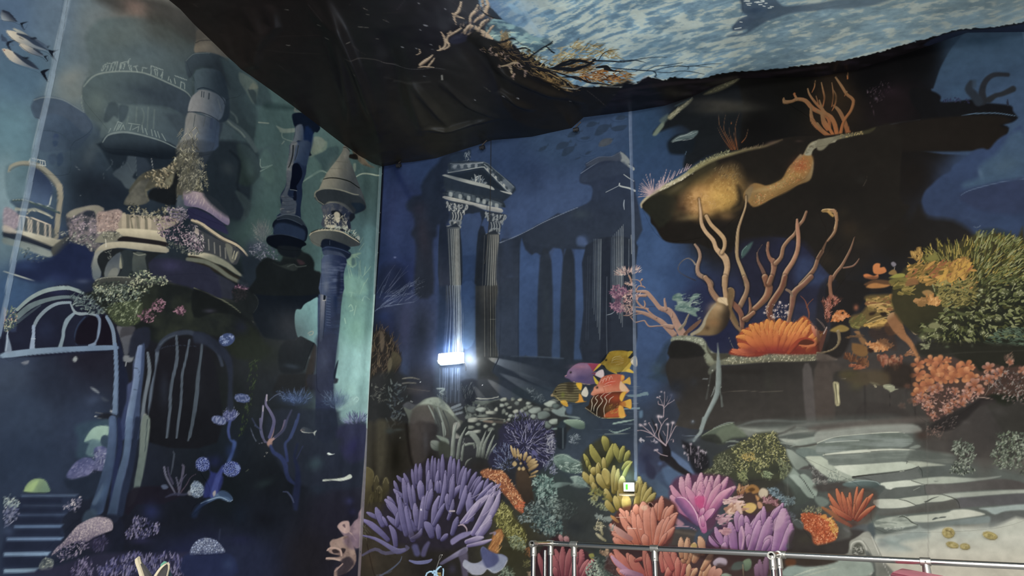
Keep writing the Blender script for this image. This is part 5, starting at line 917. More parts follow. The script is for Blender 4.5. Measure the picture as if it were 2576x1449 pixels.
g(860,200,90,30,'d8b63c',.9);g(860,270,70,70,'b88a2a',.6);g(770,280,60,50,'9a7420',.5);g(800,340,80,30,'c8b04c',.7);p('925,175 965,175 955,195 930,225 915,225','e0c040',2,1);p('740,352 780,350 820,390 790,380','d4a82c',2,1);p('935,340 980,382 900,365','d8b23c',2,.9)
p('945,250 975,220 1000,222 1010,270 1008,310 995,322 970,305 950,280','d8ccb0',2,1,c2='c8bca8',g=(960,230,1000,320))
for q in('770,255 800,225 860,230','765,275 800,250 880,262','760,285 820,275 880,280','770,245 790,232 850,215','765,265 820,240 880,245','810,300 870,290'):s(q,3,'e6d69a',a=.8)
g(712,256,13,13,'15130e',1);g(709,252,3,3,'d8d8c8',.9);s('668,290 690,275 700,272',4,'a07c24')
p('318,412 335,395 350,360 380,330 420,300 470,286 560,286 620,292 665,293 660,310 610,355 590,372 620,368 605,400 590,402 600,430 650,470 656,490 600,485 540,495 440,482 390,465 360,440 322,425','7d5f80',2,1,c2='54486c',g=(450,300,480,480))
g(470,320,110,26,'9a6a84',.8);g(470,430,90,40,'4c4270',.8);g(400,390,50,50,'8a7494',.7);p('540,290 620,292 665,293 650,320 610,350 590,368 560,320','94354e',3,.95);p('590,368 640,300 667,293 650,320','c8a42c',2,1);p('595,410 656,490 620,488 600,450','c8b02c',2,1);s('400,465 500,485 560,490',4,'b0a070')
p('605,395 640,360 680,348 692,375 690,420 670,430 630,415','cbb9bc',2,1);s('580,385 610,385 600,405',6,'8a2c3c');s('420,296 470,284 540,288',3,'6c3c54');g(374,375,14,14,'17131a',1);g(370,371,3,3,'e0d8e0',.9);s('318,410 335,405',5,'c89090')
p('184,592 200,575 215,545 240,510 280,480 340,470 410,475 480,480 482,510 478,540 472,560 490,580 480,600 500,650 528,652 450,668 370,658 310,650 280,650 250,640 215,610 188,605','4c4632',2,1,c2='5c5638',g=(350,480,360,660))
for i in range(15):
 v=482+i*12;s([(222+abs(i-7)*5,v+6),(300,v-3),(380,v+2),(470,v-1)],3,'9a9068' if i%2 else '2a261c',a=.75)
p('430,478 482,480 475,545 450,530 430,500','d0a024',3,1);p('455,580 480,600 500,650 528,652 420,665 450,640','d8902c',3,1);p('275,650 330,645 350,702 300,685','c8962c',2,1);p('476,575 500,530 520,512 540,550 542,585 525,610 490,600','c5c0b0',2,1);p('335,475 400,480 400,560 350,570','2e281e',6,.6);g(300,590,22,30,'7a8a2c',.6);s('188,598 230,600 280,650 350,660',3,'b8a868');g(230,562,11,11,'120f0c',1);p('184,592 205,580 205,605','a08a70',3,.8)
p('568,575 590,545 600,515 630,495 660,440 700,410 780,392 850,395 885,410 888,440 870,470 880,480 930,540 928,555 890,585 800,565 740,570 690,580 650,585 610,600 575,592','b5563c',2,1,c2='c87a5c',g=(750,400,700,590))
g(740,470,90,40,'b83c2c',.7);g(650,540,60,40,'d09078',.7);p('850,460 880,480 925,540 925,560 860,555 840,520','d8b48c',3,.9);p('860,400 886,412 880,440 855,455','d89a34',3,.9)
p('865,465 900,445 938,420 948,490 910,482 875,480','d0a23c',2,1)
for q in('650,480 670,450 690,460','680,475 700,430 720,450','710,460 730,415 750,440','740,455 760,410 775,440','700,490 740,470 800,460','690,510 760,492','660,440 700,440'):s(q,[3,4,2],'e8b8a8',a=.9)
g(627,520,15,15,'1c1410',1);g(622,516,3,3,'e0d0c0',.9);s('570,578 590,575',6,'d8a090');s('690,520 700,570 660,580',4,'8c3c2c',a=.7);s('660,585 740,568 820,558 900,560',5,'e0d0b0',a=.8)
p('512,712 545,690 560,640 590,600 650,580 720,575 800,560 900,565 885,610 862,655 900,640 950,635 952,720 900,710 865,695 885,760 895,795 830,808 700,812 640,795 590,775 555,750','5a2c1c',2,1,c2='33261a',g=(760,600,560,760))
g(800,620,90,60,'9a3c20',.9);g(700,590,80,30,'8c2c20',.8);g(750,720,80,50,'6a4c24',.7);g(600,740,60,40,'1f1d18',.9);p('860,570 905,560 885,610 862,655 840,620','d8a434',3,1);p('700,805 720,760 830,710 870,695 885,760 895,795','b0502a',3,1);p('830,700 870,697 895,797 840,806','dca23a',4,.95)
p('860,665 900,645 950,633 952,720 915,712 870,695','d09c34',2,1);p('845,660 890,655 900,700 850,690','a85c24',4,.8)
for q in('570,740 580,680 575,640 600,600','595,745 600,700 630,650 610,620 640,590','625,790 630,720 680,650 660,610 700,575','700,800 692,720 720,650 700,610 760,570','740,665 750,630 785,605'):s(q,[4,6,6,5,3],'d8ccb4',a=.95)
s('512,712 560,745 640,800 700,812',5,'b0a88c',a=.8);d('740,690 830,680 820,760 750,780',30,16,4,['c08c3c','8a5c28'],ang=-40,jit=20);s('700,812 830,810 895,798',4,'d8b85c')
# ---------- upper right reef shelf
O(1340,240)
p('1160,380 1250,270 1300,210 1400,110 1530,60 1600,0 1983,-80 1983,500 1900,560 1750,560 1600,640 1540,680 1450,700 1470,560 1460,500 1440,490 1540,440 1500,340 1400,300','14181c',8,.96)
p('1155,390 1200,320 1260,255 1265,300 1230,350 1190,395','6c7a68',4,.9);p('1220,250 1300,190 1300,240 1260,280','4c5c5a',6,.8);p('1300,215 1400,130 1540,40 1500,100 1400,180 1330,245','7a7a60',4,.95,c2='55584a',g=(1320,230,1530,50));d('1300,220 1400,130 1540,40 1420,150 1330,240',60,26,6,['97947a','6a6a54'],ang=-40,jit=40)
p('1370,110 1480,60 1530,40 1400,110','3a5058',5,.7)
p('1300,460 1360,400 1440,380 1540,400 1560,480 1520,560 1440,580 1330,570 1300,520','121a22',8,.95);g(1240,500,60,80,'24395a',.5)
p('1330,455 1400,400 1480,380 1530,355 1588,350 1585,380 1540,420 1470,430 1400,450','4c5c5e',3,1)
for q in('1350,450 1420,405 1500,395 1580,360','1340,465 1400,440 1480,440 1550,420','1420,410 1500,380 1540,360'):s(q,[4,8,4],'8a9694',a=.8)
s('1480,545 1465,585',5,'4a6074')
g(1730,150,240,60,'33332f',.8,0);g(1900,140,200,50,'2c2b27',.7)
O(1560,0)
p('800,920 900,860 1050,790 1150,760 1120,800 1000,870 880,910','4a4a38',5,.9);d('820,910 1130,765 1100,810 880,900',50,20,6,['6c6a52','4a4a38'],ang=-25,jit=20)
g(1000,1010,400,60,'3a3832',.7,3);g(1150,1060,250,40,'33322c',.6);g(1300,1230,200,100,'0a0909',.8)  # wide brown-grey blobs: sheen of the vinyl painted into the print
for q in('950,1110 955,1210 1010,1320 1080,1449','1015,1115 1000,1200 1010,1290 1100,1449','1145,1105 1110,1220 1110,1330 1130,1449','940,1240 990,1340 1070,1449','1050,1240 1060,1320 1110,1440','1030,1300 1080,1400 1110,1449','1065,1180 1070,1200','1230,1250 1210,1330 1170,1380','1090,1280 1120,1400'):s(q,[4,7,9],'4c3c30',c2='8a4a24',a=.85)
g(1080,1400,60,60,'54301c',.7)
for q,w in(('1570,960 1580,995 1650,990 1700,970 1780,985 1850,1060 1950,1110 2000,1160 2010,1240',[16,36,30,34,40,44,40,34,30]),('1700,975 1670,920 1680,915',[24,20,10]),('1800,870 1820,930 1880,1010 1950,1080 2000,1140',[14,20,26,26,24]),('1930,810 1950,900 1960,960 1945,1040',[10,18,18,14]),('1870,790 1865,850 1840,905',[6,12,6]),('1880,940 1900,1010',[8,10]),('1830,1050 1840,1160 1900,1240 1983,1310',[20,40,44,40]),('1930,1100 1950,1200 1990,1260',[24,34,30]),('2030,810 2045,930 2030,1040',[6,16,10]),('2050,1030 2100,1080 2150,1180 2190,1300',[20,36,40,50])):s(q,w,'74583a',c2='8a4e2a',sh='4f3820')
O(2056,0)
for q,w in(('20,980 60,1090 130,1140 170,1220 190,1320',[14,36,40,44,40]),('0,1080 50,1120 70,1180 110,1240 150,1310',[20,26,30,30,30]),('0,1200 60,1280 140,1330',[20,30,30]),('175,760 230,840 280,920 330,960 345,1000 320,1080 270,1150 240,1220 225,1290',[16,26,28,30,30,28,28,30,34]),('155,880 180,940 170,1020 140,1080',[5,18,16,5]),('290,715 290,770',[6,16]),('280,900 260,940',[20,6])):s(q,w,'74583a',c2='96542a',sh='4f3820')
g(160,960,160,80,'2c2012',.6)
d('460,900 560,830 700,800 720,920 640,960 600,1050 480,940',60,30,3,['4a3540','6a5462','33252e','8a7484'],ang=-80,jit=60,a=.6);s('500,990 530,1060 550,1140',3,'55404c',a=.7);g(560,960,20,20,'7c6a7c',.5);g(700,900,160,80,'241820',.6)
p('1983,315 1990,700 1983,1449 900,1449 1160,1250 1090,900 1110,860 1150,740 1190,640 1290,470 1430,325 1600,318','2d445c',4,.95,c2='33496a',g=(1500,350,1600,1300));g(1600,420,300,70,'22384e',.8);g(1800,1200,150,100,'3a5470',.5,-20);g(1350,900,160,120,'34506e',.6)
p('900,860 1100,890 1180,940 1180,990 1300,990 1480,970 1550,1000 1700,1010 1850,1030 1870,1080 1900,1120 1915,1150 1860,1190 1780,1210 1830,1240 1800,1320 1720,1400 1680,1449 600,1449 560,1250 700,1200 1000,1160 900,1000','0d0d10',5,.97)
p('600,1230 800,1190 1200,1140 1700,1120 1850,1170 1750,1220 1820,1250 1780,1330 1640,1449 560,1449','1b1612',8,.95)
d('1200,980 1300,950 1480,985 1460,1010 1200,1000',40,16,7,['1c2040','2c2c4a'],jit=60)
s('1820,735 1760,732 1690,735 1630,770 1590,830 1575,900 1580,980',[40,40,46,50,56,66,90],'20242c',f=4);s('1870,870 1830,890 1760,920 1700,935 1640,975',[60,54,44,46,60],'20242a',f=4);s('1470,810 1450,870 1490,920 1540,990',[50,80,80,90],'232b36',f=5);s('1500,800 1500,840',40,'2b3a4c',a=.8,f=5);s('1820,1020 1815,970',[26,8],'202636')
s('600,1225 700,1205 850,1180 980,1160',[8,6,4,4],'3c4048');s('1380,1120 1500,1105 1700,1100 1850,1120 1905,1130',[5,10,10,8,4],'54708c',a=.8)
# ---- big lit reef shelf
O(1580,340)
p('130,680 145,650 200,600 290,550 380,520 440,480 540,430 640,360 760,280 880,230 1010,200 1160,160 1300,130 1450,60 1600,30 1900,20 2200,-20 2600,-60 2600,600 2700,700 2500,900 2300,1000 2100,1100 2050,1449 1700,1100 1500,1000 1200,1000 1000,1130 880,1130 700,1060 640,1050 440,1045 340,1010 270,900 225,850 215,780 150,720','1c1814',4,1)
p('1010,1120 1200,1000 1700,1040 1900,1449 1983,1600 1300,1600 1100,1449','1e1f33',16,.8);g(1500,1080,110,60,'1f2440',.6)
p('1640,1200 1760,1200 1860,1320 1983,1449 1700,1449 1600,1400','2d3a5e',20,.9)
g(1250,900,500,120,'191715',.5)
p('150,700 210,610 300,550 380,520 440,590 480,680 430,800 380,850 300,900 225,800','23241c',8,.9)
p('200,620 300,545 420,500 560,430 700,320 820,250 860,300 800,420 700,480 560,540 480,600 300,570','33301f',12,.8)
g(470,520,120,40,'5a5238',.6,-30)
g(860,560,330,190,'8a6430',.85,-10);g(780,620,220,150,'c08a44',.9);g(930,620,150,120,'b8923c',.85);g(700,600,130,90,'c89664',.7);g(650,680,120,90,'d0a070',.6);g(760,720,90,80,'d09a50',.8);g(880,690,140,50,'c09444',.7)
g(560,700,130,90,'5a4028',.7);g(600,800,160,40,'8a7448',.6,-8);g(480,760,80,60,'54452c',.6);g(545,710,50,40,'2c2018',.8);g(640,730,40,50,'b88858',.5)
g(950,790,100,50,'7a5a34',.7);g(860,790,50,30,'2c1f14',.7);g(1000,420,180,90,'5a4a30',.6,30);g(900,420,130,70,'6e5030',.6)
p('640,560 820,430 1000,340 1060,420 1060,620 960,690 860,720 760,760 680,780 620,700','a87a38',50,.75,tx=('n','cfa050',9,.4,.75));p('560,600 700,540 780,600 740,740 640,760 560,700','c8935a',45,.6,tx=('n','8a5c30',12,.45,.7));g(830,620,170,110,'d6a650',.55)
d('830,420 1000,330 1060,400 1050,640 900,700 820,560',90,12,5,['a0843c','8a6a34','c0a054','6a5028','d0b060'],ang=-60,jit=60,a=.7);d('820,330 1060,300 1100,440 900,440',110,22,5,['6a5838','87704a','4a3c26'],ang=-60,jit=25,a=.7)
d('560,560 800,520 900,700 700,760 600,720',60,24,8,['c89a60','b08048','d8b080'],ang=-30,jit=60,a=.35)
p('1050,500 1090,540 1110,640 1080,700 1000,720 1060,640','1c1812',12,.8);g(1200,350,180,100,'1a1713',.6)
s('135,700 135,665 200,600 290,540 360,505 430,470 520,420 620,350',[14,22,26,34,44,40,40,40],'b0a284',c2='a09a74',f=4);s('600,360 700,300 800,250 900,220 1010,190 1160,150 1300,125 1400,90 1480,60',[44,50,46,34,30,28,22,14,6],'8a8458',c2='5a4c34',f=6)
d('600,350 700,270 850,190 980,160 960,200 800,250 680,310',130,16,5,['8a8a64','a8a67c','5c5c40'],ang=-60,jit=80);d('280,560 430,450 560,400 640,380 420,500',60,16,5,['c4b898','d8d0b4'],ang=-50,jit=60);d('1060,160 1300,100 1280,140 1080,170',40,16,4,['7a6850','5c4c3a'],ang=-70,jit=30);g(1380,90,90,24,'5a463a',.7,-15);g(1640,75,50,16,'3a2c26',.7)
for x0,y0,x1,y1 in[(215,590,102,602),(215,580,104,575),(218,575,106,545),(220,570,108,520),(222,565,112,500),(225,560,118,480),(228,555,130,465),(232,552,148,430),(236,550,175,385),(240,550,215,380),(245,548,250,430),(250,550,245,470),(262,545,278,470),(275,540,300,440),(290,535,320,415),(300,530,345,405),(330,500,375,330),(345,490,345,385),(355,480,395,400),(370,470,415,342),(390,460,405,410),(410,440,455,350),(430,430,460,365),(470,400,500,340),(520,370,510,340),(540,360,570,285),(560,350,585,290),(580,335,610,295),(500,380,530,330),(310,520,305,450),(320,510,330,440),(240,560,200,470),(235,565,165,510),(232,570,140,500),(230,575,130,545)]:s('%d,%d %d,%d'%(x0,y0,x1,y1),[9,3],'c4a4a4',sm=0,a=.95)
g(240,550,60,40,'a08890',.6)
p('1110,580 1150,520 1210,475 1280,485 1330,500 1400,480 1480,430 1530,340 1580,280 1650,200 1680,205 1730,110 1800,70 1983,35 1983,80 1850,110 1770,160 1760,220 1780,280 1770,380 1740,450 1640,490 1520,545 1400,610 1280,680 1200,700 1150,650 1120,640','8a6636',4,1,c2='8a8266',g=(1500,400,1800,100))
s('1170,590 1260,585 1400,545 1520,490 1600,420 1680,330 1720,250',[100,130,120,120,130,140,110],'8c6836',f=7);s('1180,560 1280,540 1420,510 1520,440 1590,350 1660,260',[30,40,40,36,30,20],'b0935c',a=.5,f=8)
g(1650,320,120,90,'a8502c',.85,-50);g(1600,400,110,50,'b08844',.7,-20);g(1450,500,110,50,'a08048',.8,-25);g(1240,600,80,60,'84683c',.8);g(1180,520,50,60,'7c6040',.7)
d('1200,600 1330,520 1480,440 1560,300 1680,220 1760,280 1700,440 1520,500 1260,680 1180,660',260,12,7,['b8905a','96703c','d0ac70','7a542c','b86438','c8783c'],jit=180,a=.7)
p('1130,600 1125,560 1160,520 1200,510 1190,560 1170,620 1140,660','7f6a48',4,.9);p('1690,200 1740,120 1800,75 1900,50 1983,40 1983,80 1880,95 1780,150 1750,210','8f8b74',4,1,tx=('n','5c5642',12,.45,.7))
O(2056,0)
p('0,1449 0,1360 60,1350 150,1330 215,1310 400,1280 480,1260 560,1235 500,1290 350,1320 150,1370 60,1449','75705a',4,1,c2='33301f',g=(100,1350,520,1250));d('200,1310 420,1275 440,1300 220,1340',50,12,5,['9a8454','7a6840','b09c64'],jit=120)
O(1580,340)
g(2000,560,400,180,'15120f',.6);g(2200,1000,200,120,'2c2418',.5);g(1900,1200,120,100,'30261c',.6,20)
O(2056,340)
p('1830,0 1720,60 1640,150 1580,140 1500,160 1400,240 1300,300 1270,360 1180,410 1080,500 1030,550 1000,620 1000,680 1030,760 1100,785 1200,790 1300,810 1400,870 1500,960 1700,960 1983,1030 1983,0','2e4166',6,1,c2='2c3c5e',g=(1500,200,1400,900))
p('1850,0 1800,80 1700,200 1560,300 1540,420 1400,470 1410,520 1560,500 1800,440 1983,430 1983,0','3a5470',14,.9);g(1800,300,200,100,'455e74',.6,-20);g(1900,120,120,100,'3d5674',.6);g(1560,380,30,70,'5c7894',.5,-20)
p('1360,600 1450,540 1650,490 1850,445 1983,440 1983,760 1600,740 1400,660','2b3656',12,.85);s('1370,590 1450,545 1640,490 1850,445 1983,432',[5,8,8,5,5],'5a7090',a=.7)
g(1800,860,240,120,'30466c',.7);g(1500,820,160,40,'33466a',.6,20);s('1490,885 1520,900 1560,880',6,'6a7c94',a=.8);p('1560,920 1700,900 1850,950 1983,1020 1983,1100 1700,1000','263440',8,.8)
s('440,500 470,440 470,405',4,'5a5044',a=.8);g(410,440,60,40,'24221e',.6);g(250,760,60,60,'2c2519',.5);g(300,900,110,100,'332719',.6)
# ---- branch corals centre
O(1580,340)
def br(t,w,c='ae8a68',c2=None,sh='5a4230',hl='d0b088'):s(t,[v+14 for v in w],'15100e',a=.5,f=6);s(t,w,c,c2=c2,sh=sh,hl=hl,f=1.8)
br('645,1060 680,1110 695,1180 670,1270 680,1340 740,1380 790,1420 800,1449',[20,28,32,36,40,44,50,50],'9a7c68')
s('650,1250 620,1210 580,1190 530,1210 490,1260 490,1310 530,1345 600,1380 650,1400',[18,12,8,7,6,5,5,8,8],'8d8074',c2='2a2422')
br('685,620 700,740 710,860 750,940 820,1020 850,1100 900,1150 940,1200 955,1280 940,1360 930,1449',[10,24,36,36,40,42,60,64,56,54,56],'c09c74')
br('755,790 800,870 880,950 925,1010 930,1080 905,1140',[34,36,40,40,36,36],'b89468')
br('1135,600 1130,700 1090,820 1060,920 1050,1040 1050,1180 1090,1290 1130,1400 1140,1449',[12,18,24,28,34,32,36,44,46],'a88c64')
br('1345,1045 1340,1120 1360,1190 1400,1235 1395,1320 1370,1400 1350,1449',[24,28,34,60,46,50,56],'8c5e48')
br('1710,750 1680,830 1640,880 1600,960 1540,1020 1490,1090 1470,1180 1420,1240',[22,30,30,32,34,36,38,44],'8c6248')
br('1622,825 1625,900 1635,1000 1625,1120 1580,1230 1510,1340 1490,1449',[20,38,40,42,46,50,56],'a87458')
br('1240,1140 1250,1220 1290,1300 1320,1380 1330,1449',[10,24,34,40,50],'6a4c40');s('1290,1060 1250,1120 1238,1180',[4,6,10],'5c4a44')
br('1860,1130 1820,1200 1790,1290 1720,1380 1660,1449',[40,36,40,46,54],'7c5440');s('1983,900 1960,960 1910,1020 1860,1130',[24,20,12,30],'5a4230',c2='6a4c38')
p('1090,1170 1095,1120 1140,1070 1200,1035 1160,1120 1100,1190','3f5c58',5,.9);s('1092,1165 1100,1120 1140,1075',5,'7c9c94',a=.8)
s('1870,740 1900,735 1960,740 1990,760 2000,830 1985,910',[30,34,34,30,26,24],'b08c54',hl='d8b888')
O(2056,340)
s('50,745 90,742 110,750',[14,30,16],'8a6a3c');s('120,735 160,740 180,790 185,850 175,920 150,970 100,1030',[16,34,32,26,26,28,16],'a87c54',c2='7a563c',hl='d8b894',sh='4a3422')
p('95,750 110,735 125,750 160,780 150,800 120,780','b88c48',3,.9)
br('355,990 320,1100 270,1200 230,1270 180,1330 140,1400 110,1449',[6,20,24,30,30,34,40],'7a5440');s('400,1195 370,1240 330,1270 250,1285',[6,14,16,14],'7a5440',hl='b09484')
br('0,1190 40,1120',[20,10],'6a4634')
O(1660,700)
br('440,0 480,60 500,130 540,190 570,220',[40,44,50,54,50],'9a7458');br('625,0 625,60 630,130 640,200',[50,50,46,50],'a8845e');br('810,0 840,60 835,140 800,220 770,280',[30,40,44,50,50],'8c6a50')
br('1010,0 1030,60 1050,100 1030,180 960,260 890,320 860,370 830,400',[60,60,70,70,56,50,50,60],'84543c');br('1070,0 1050,60',[44,50],'84543c')
br('1200,0 1170,100 1120,180 1070,260 1050,330 1080,420',[50,56,60,64,60,60],'6e4030');br('1450,0 1380,70 1290,150 1270,260 1250,360 1230,440',[50,50,60,50,40,36],'7c5040');s('1215,120 1250,140 1270,180',[24,26,20],'7a6250')
br('700,240 740,290 775,340 790,400 790,470 780,520',[40,56,50,50,40,34],'7a4e3c');br('860,200 870,270 870,340',[16,26,30],'84563e');br('900,340 850,380 810,400',[40,40,40],'84563e')
br('665,110 690,130 700,180 680,250 670,330 700,400 740,470 790,520',[20,56,40,50,40,40,34,24],'7c6044')
s('670,105 700,130 710,180',8,'b09874',a=.7)
for q,w in(('1350,180 1390,220 1410,270 1430,340 1430,390',[5,8,14,16,10]),('1470,210 1430,250 1410,290',[6,8,14]),('1560,230 1590,290 1600,360 1610,420',[24,40,44,30]),('1640,40 1635,140 1640,240 1620,330 1600,400',[30,40,44,40,40]),('1680,200 1640,240',[60,40])):s(q,w,'7a4434',sh='4c2a20')
d('1550,230 1720,190 1720,260 1640,280 1580,300',30,40,14,['8a4c3c','a8604c','6a382c'],ang=-60,jit=50)
d('980,320 1060,220 1240,230 1240,400 1080,400',60,10,9,['c0a8a0','9a8480','e0d0c8'],jit=180,a=.9)
for x,y,r in((1090,380,22),(1155,245,16),(1110,315,14),(1225,340,18),(1215,275,10),(1170,335,10),(1005,340,14)):g(x,y,r,r,'d8c4b8',.95)
O(1340,620)
for q,w in(('1450,860 1390,760 1350,670 1300,620 1230,600 1180,540 1130,480 1090,445 1000,440 930,430',[80,70,56,60,44,40,40,36,22,12]),('1360,850 1300,790 1240,730 1170,690 1080,650 1000,630 960,620',[60,56,50,40,36,24,12]),('1340,780 1290,770 1270,760',[50,40,20]),('1285,610 1275,560 1270,510',[34,24,14]),('1340,680 1345,640',[20,8]),('1090,480 1030,480 1000,490 1010,540 1060,590 1110,610',[30,26,22,18,20,24]),('1110,620 1150,660 1190,690',[16,20,24]),('1080,590 1085,560 1075,530',[16,16,10]),('1260,770 1200,770 1130,775 1100,750 1080,720 1040,725 990,735 960,700 940,680',[10,12,14,14,12,10,12,8,4]),('1000,440 985,400 960,370 945,320 930,290',[20,18,20,18,16]),('1000,430 1020,390 1060,390 1085,405',[10,10,12,8]),('1050,390 1040,350 1010,330 960,325',[12,10,8,8]),('1040,340 1055,325',[8,20]),('960,380 920,370 890,365',[12,16,10]),('940,440 900,450 880,470',[10,10,8]),('1060,600 1000,590 950,600 910,640',[12,14,12,8]),('990,620 950,580 900,570',[8,10,8]),('980,640 930,670 880,670',[10,8,6]),('1050,655 990,660 950,680',[8,8,6])):s(q,w,'a5806e',hl='cdb09a',sh='5a4440')
s('1415,800 1460,750 1480,700 1500,660',[30,26,18,14],'7a6e5c',hl='a8a08a');s('1460,850 1530,790 1600,730 1620,710',[20,40,30,10],'6a4c3c');s('1595,700 1610,685',[20,10],'5a6068');s('1110,585 1180,583',6,'3a3f5c');s('720,665 760,655 790,635',[4,7,4],'8a94a0')
d('810,280 830,235 900,220 1030,210 1030,260 960,280 880,290',120,34,6,['c8a89c','b0908a','e0c8b8','7c6468'],ang='rad',jit=30,cx=930,cy=310)
d('750,440 790,385 850,380 910,420 920,440 860,500 780,500',110,20,15,['8c6478','74506a','a87c8c','5c4058'],jit=180);d('750,560 800,540 870,560 900,620 840,640 760,600',90,22,12,['8c6478','74506a','a87c8c','5c4058'],jit=180);d('860,480 960,430 1040,470 1000,540 900,560',110,30,7,['c0948c','9a7074','dab8a8','6a4c58'],jit=100);d('840,580 960,560 1000,640 900,680',70,34,5,['b09088','8c6c70','d0b0a4'],jit=40);d('900,350 980,360 1000,400 900,390',20,26,6,['c8a89c'],jit=60)
p('800,500 860,490 840,560 810,550','5c3c54',5,.7)
p('1345,520 1350,480 1400,455 1435,470 1440,520 1500,540 1540,470 1590,460 1600,490 1540,520 1520,570 1540,590 1600,600 1610,610 1570,640 1585,680 1540,670 1480,640 1370,615 1390,560 1380,530','70887e',3,1,tx=('n','4f6c68',10,.45,.7,.5,2));d('1350,470 1440,470 1540,480 1600,470 1590,620 1480,640 1370,610',90,50,4,['8ca498','a8bcb0','5c7870'],ang=-10,jit=20,a=.8);s('1510,590 1520,560 1550,545 1585,545',6,'a5b5a4')
p('1790,520 1850,505 1890,560 1900,640 1870,760 1790,840 1720,860 1640,860 1560,850 1640,760 1660,690 1700,620 1740,570','7a6240',5,1,c2='2c231c',g=(1740,700,1880,740));g(1770,590,80,50,'c0a478',.9);g(1740,640,80,110,'a88458',.7,30);g(1740,740,80,60,'9a6c40',.6);s('1530,850 1600,810 1640,760 1660,700 1700,630 1760,560',[30,36,34,24,16,10],'9a8f76',f=3);g(1680,790,30,30,'4a3420',.7);s('1800,520 1850,530 1870,560',[50,60,30],'d8bc90',f=3)
p('1880,420 1920,410 1935,470 1925,500 1900,560 1960,700 1983,760 1940,740 1890,620 1870,520','6e5636',4,.95)
p('1330,900 1345,880 1400,865 1480,865 1560,870 1640,890 1680,960 1720,1010 1780,1035 1900,1035 1983,1040 1983,1060 1900,1080 1830,1110 1780,1160 1700,1160 1650,1110 1640,1030 1630,980 1590,950 1520,920 1400,905 1350,915','7c8270',4,1,c2='5c604e',g=(1500,870,1700,1130),tx=('n','9a9c86',8,.5,.75))
O(1660,700)
p('450,620 470,700 520,725 660,728 680,760 600,790 520,800 470,760','3f3c30',4,.9)
p('110,600 130,570 200,558 300,560 380,580 440,620 450,690 500,760 540,800 660,770 740,755 850,760 960,755 1050,730 1180,735 1300,735 1480,730 1560,735 1640,760 1700,790 1560,795 1400,805 1200,810 1060,810 900,820 740,835 600,840 540,860 500,850 440,800 420,740 400,660 340,625 250,605 150,605 115,615','848a74',4,1,c2='6c6a54',g=(800,740,810,840),tx=('n','5a5c4c',9,.5,.75))
d('120,580 400,580 440,640 400,650 300,600 150,600',110,10,5,['aab09a','c4c8b0','6c7260'],jit=60);d('560,790 660,770 850,762 1050,735 1500,735 1600,755 1500,800 1100,805 700,825',300,11,7,['b0aa8a','8c8668','d0caaa','5c5844'],jit=90)
s('1500,725 1600,740 1660,780 1700,790',[20,14,8,3],'8a8074')
p('115,615 250,605 340,625 400,660 425,760 470,850 540,870 600,845 740,840 1060,815 1400,808 1640,790 1660,900 1980,930 1983,1449 300,1449 200,1300 90,1000 60,850 100,760','2b2825',4,.96,c2='3c3834',g=(600,850,700,1400));p('115,620 250,608 400,665 420,750 100,770','1d1c1a',4,.95);p('90,790 420,770 470,860 900,860 900,960 90,960','2f2c28',12,.5);g(800,900,300,40,'221e1a',.6);g(160,1050,120,90,'252a34',.8);g(120,1130,100,70,'3c4660',.8,20);g(330,1000,60,60,'33353a',.6)
s('600,1100 800,1085 1000,1095 1180,1085',6,'5c564c',a=.7);g(1050,1000,60,120,'3a3a32',.5)
p('1370,880 1455,878 1500,1400 1410,1400','585250',5,.85);p('1480,880 1640,880 1680,1400 1520,1400','4c443e',6,.8)
p('465,900 490,850 540,820 560,850 520,900 480,930','5c6054',4,.9);s('490,930 470,1050 450,1160',[12,10,20],'4a4c48',a=.9,f=3);s('420,970 460,970',14,'6a7070');g(508,890,9,9,'d0d4c8',.9);g(470,1033,7,7,'b0b4a8',.9);g(586,875,6,6,'c8ccc0',.9);g(592,1048,6,6,'c8ccc0',.9)
s('558,630 562,700 565,800 568,900 565,1020 550,1120 500,1230 450,1330 400,1449',[6,16,36,50,54,50,44,40,36],'77827c',c2='8a9a9c',hl='a0aca8',sh='565e5a',f=2.5);s('530,1050 510,1110 495,1140',[14,10,5],'767e7a');s('580,1080 595,1160 600,1230',[10,16,26],'5c625e',a=.9)
g(320,1380,24,24,'5c6674',.8);g(320,1375,8,8,'a8b0b8',.9)
s('665,575 690,640 710,680',[3,5,4],'6a6a64')
p('665,730 700,680 760,700 740,600 740,570 800,500 860,470 890,440 960,440 1030,410 1110,430 1150,400 1220,430 1300,430 1380,370 1450,430 1460,480 1560,520 1600,500 1570,620 1540,720 1480,735 1300,735 1180,735 1050,730 960,755 850,760 760,750','b8582c',5,1,c2='8a3020',g=(1100,450,1100,740))
fg('960,620,745,570,60,10;980,600,800,510,60;1000,600,870,460,62;1010,580,920,450,60;1040,580,975,440,60;1050,560,1030,415,70;1080,560,1075,425,60;1110,560,1150,410,70;1150,580,1200,430,60;1190,600,1260,440,60;1230,600,1310,440,60;1260,600,1370,400,60;1300,620,1410,420,64;1340,640,1440,460,60;1380,660,1520,520,60;1420,700,1570,540,60','b85428','dd8a3c',hl='e89a48',sh='8c3c20',edge='7a3018')
fg('900,700,760,640,60;960,690,830,570,64;1000,690,900,530,60;1050,680,980,520,60;1080,680,1060,520,60;1110,680,1130,520,60;1160,680,1210,540,60;1200,690,1290,540,60;1260,680,1350,520,60;1300,660,1420,520,60','b04c28','d4783a',sh='8a3420')
fg('850,740,700,690,36;880,740,690,710,36;900,730,760,690,40','9a4028','c86a44')
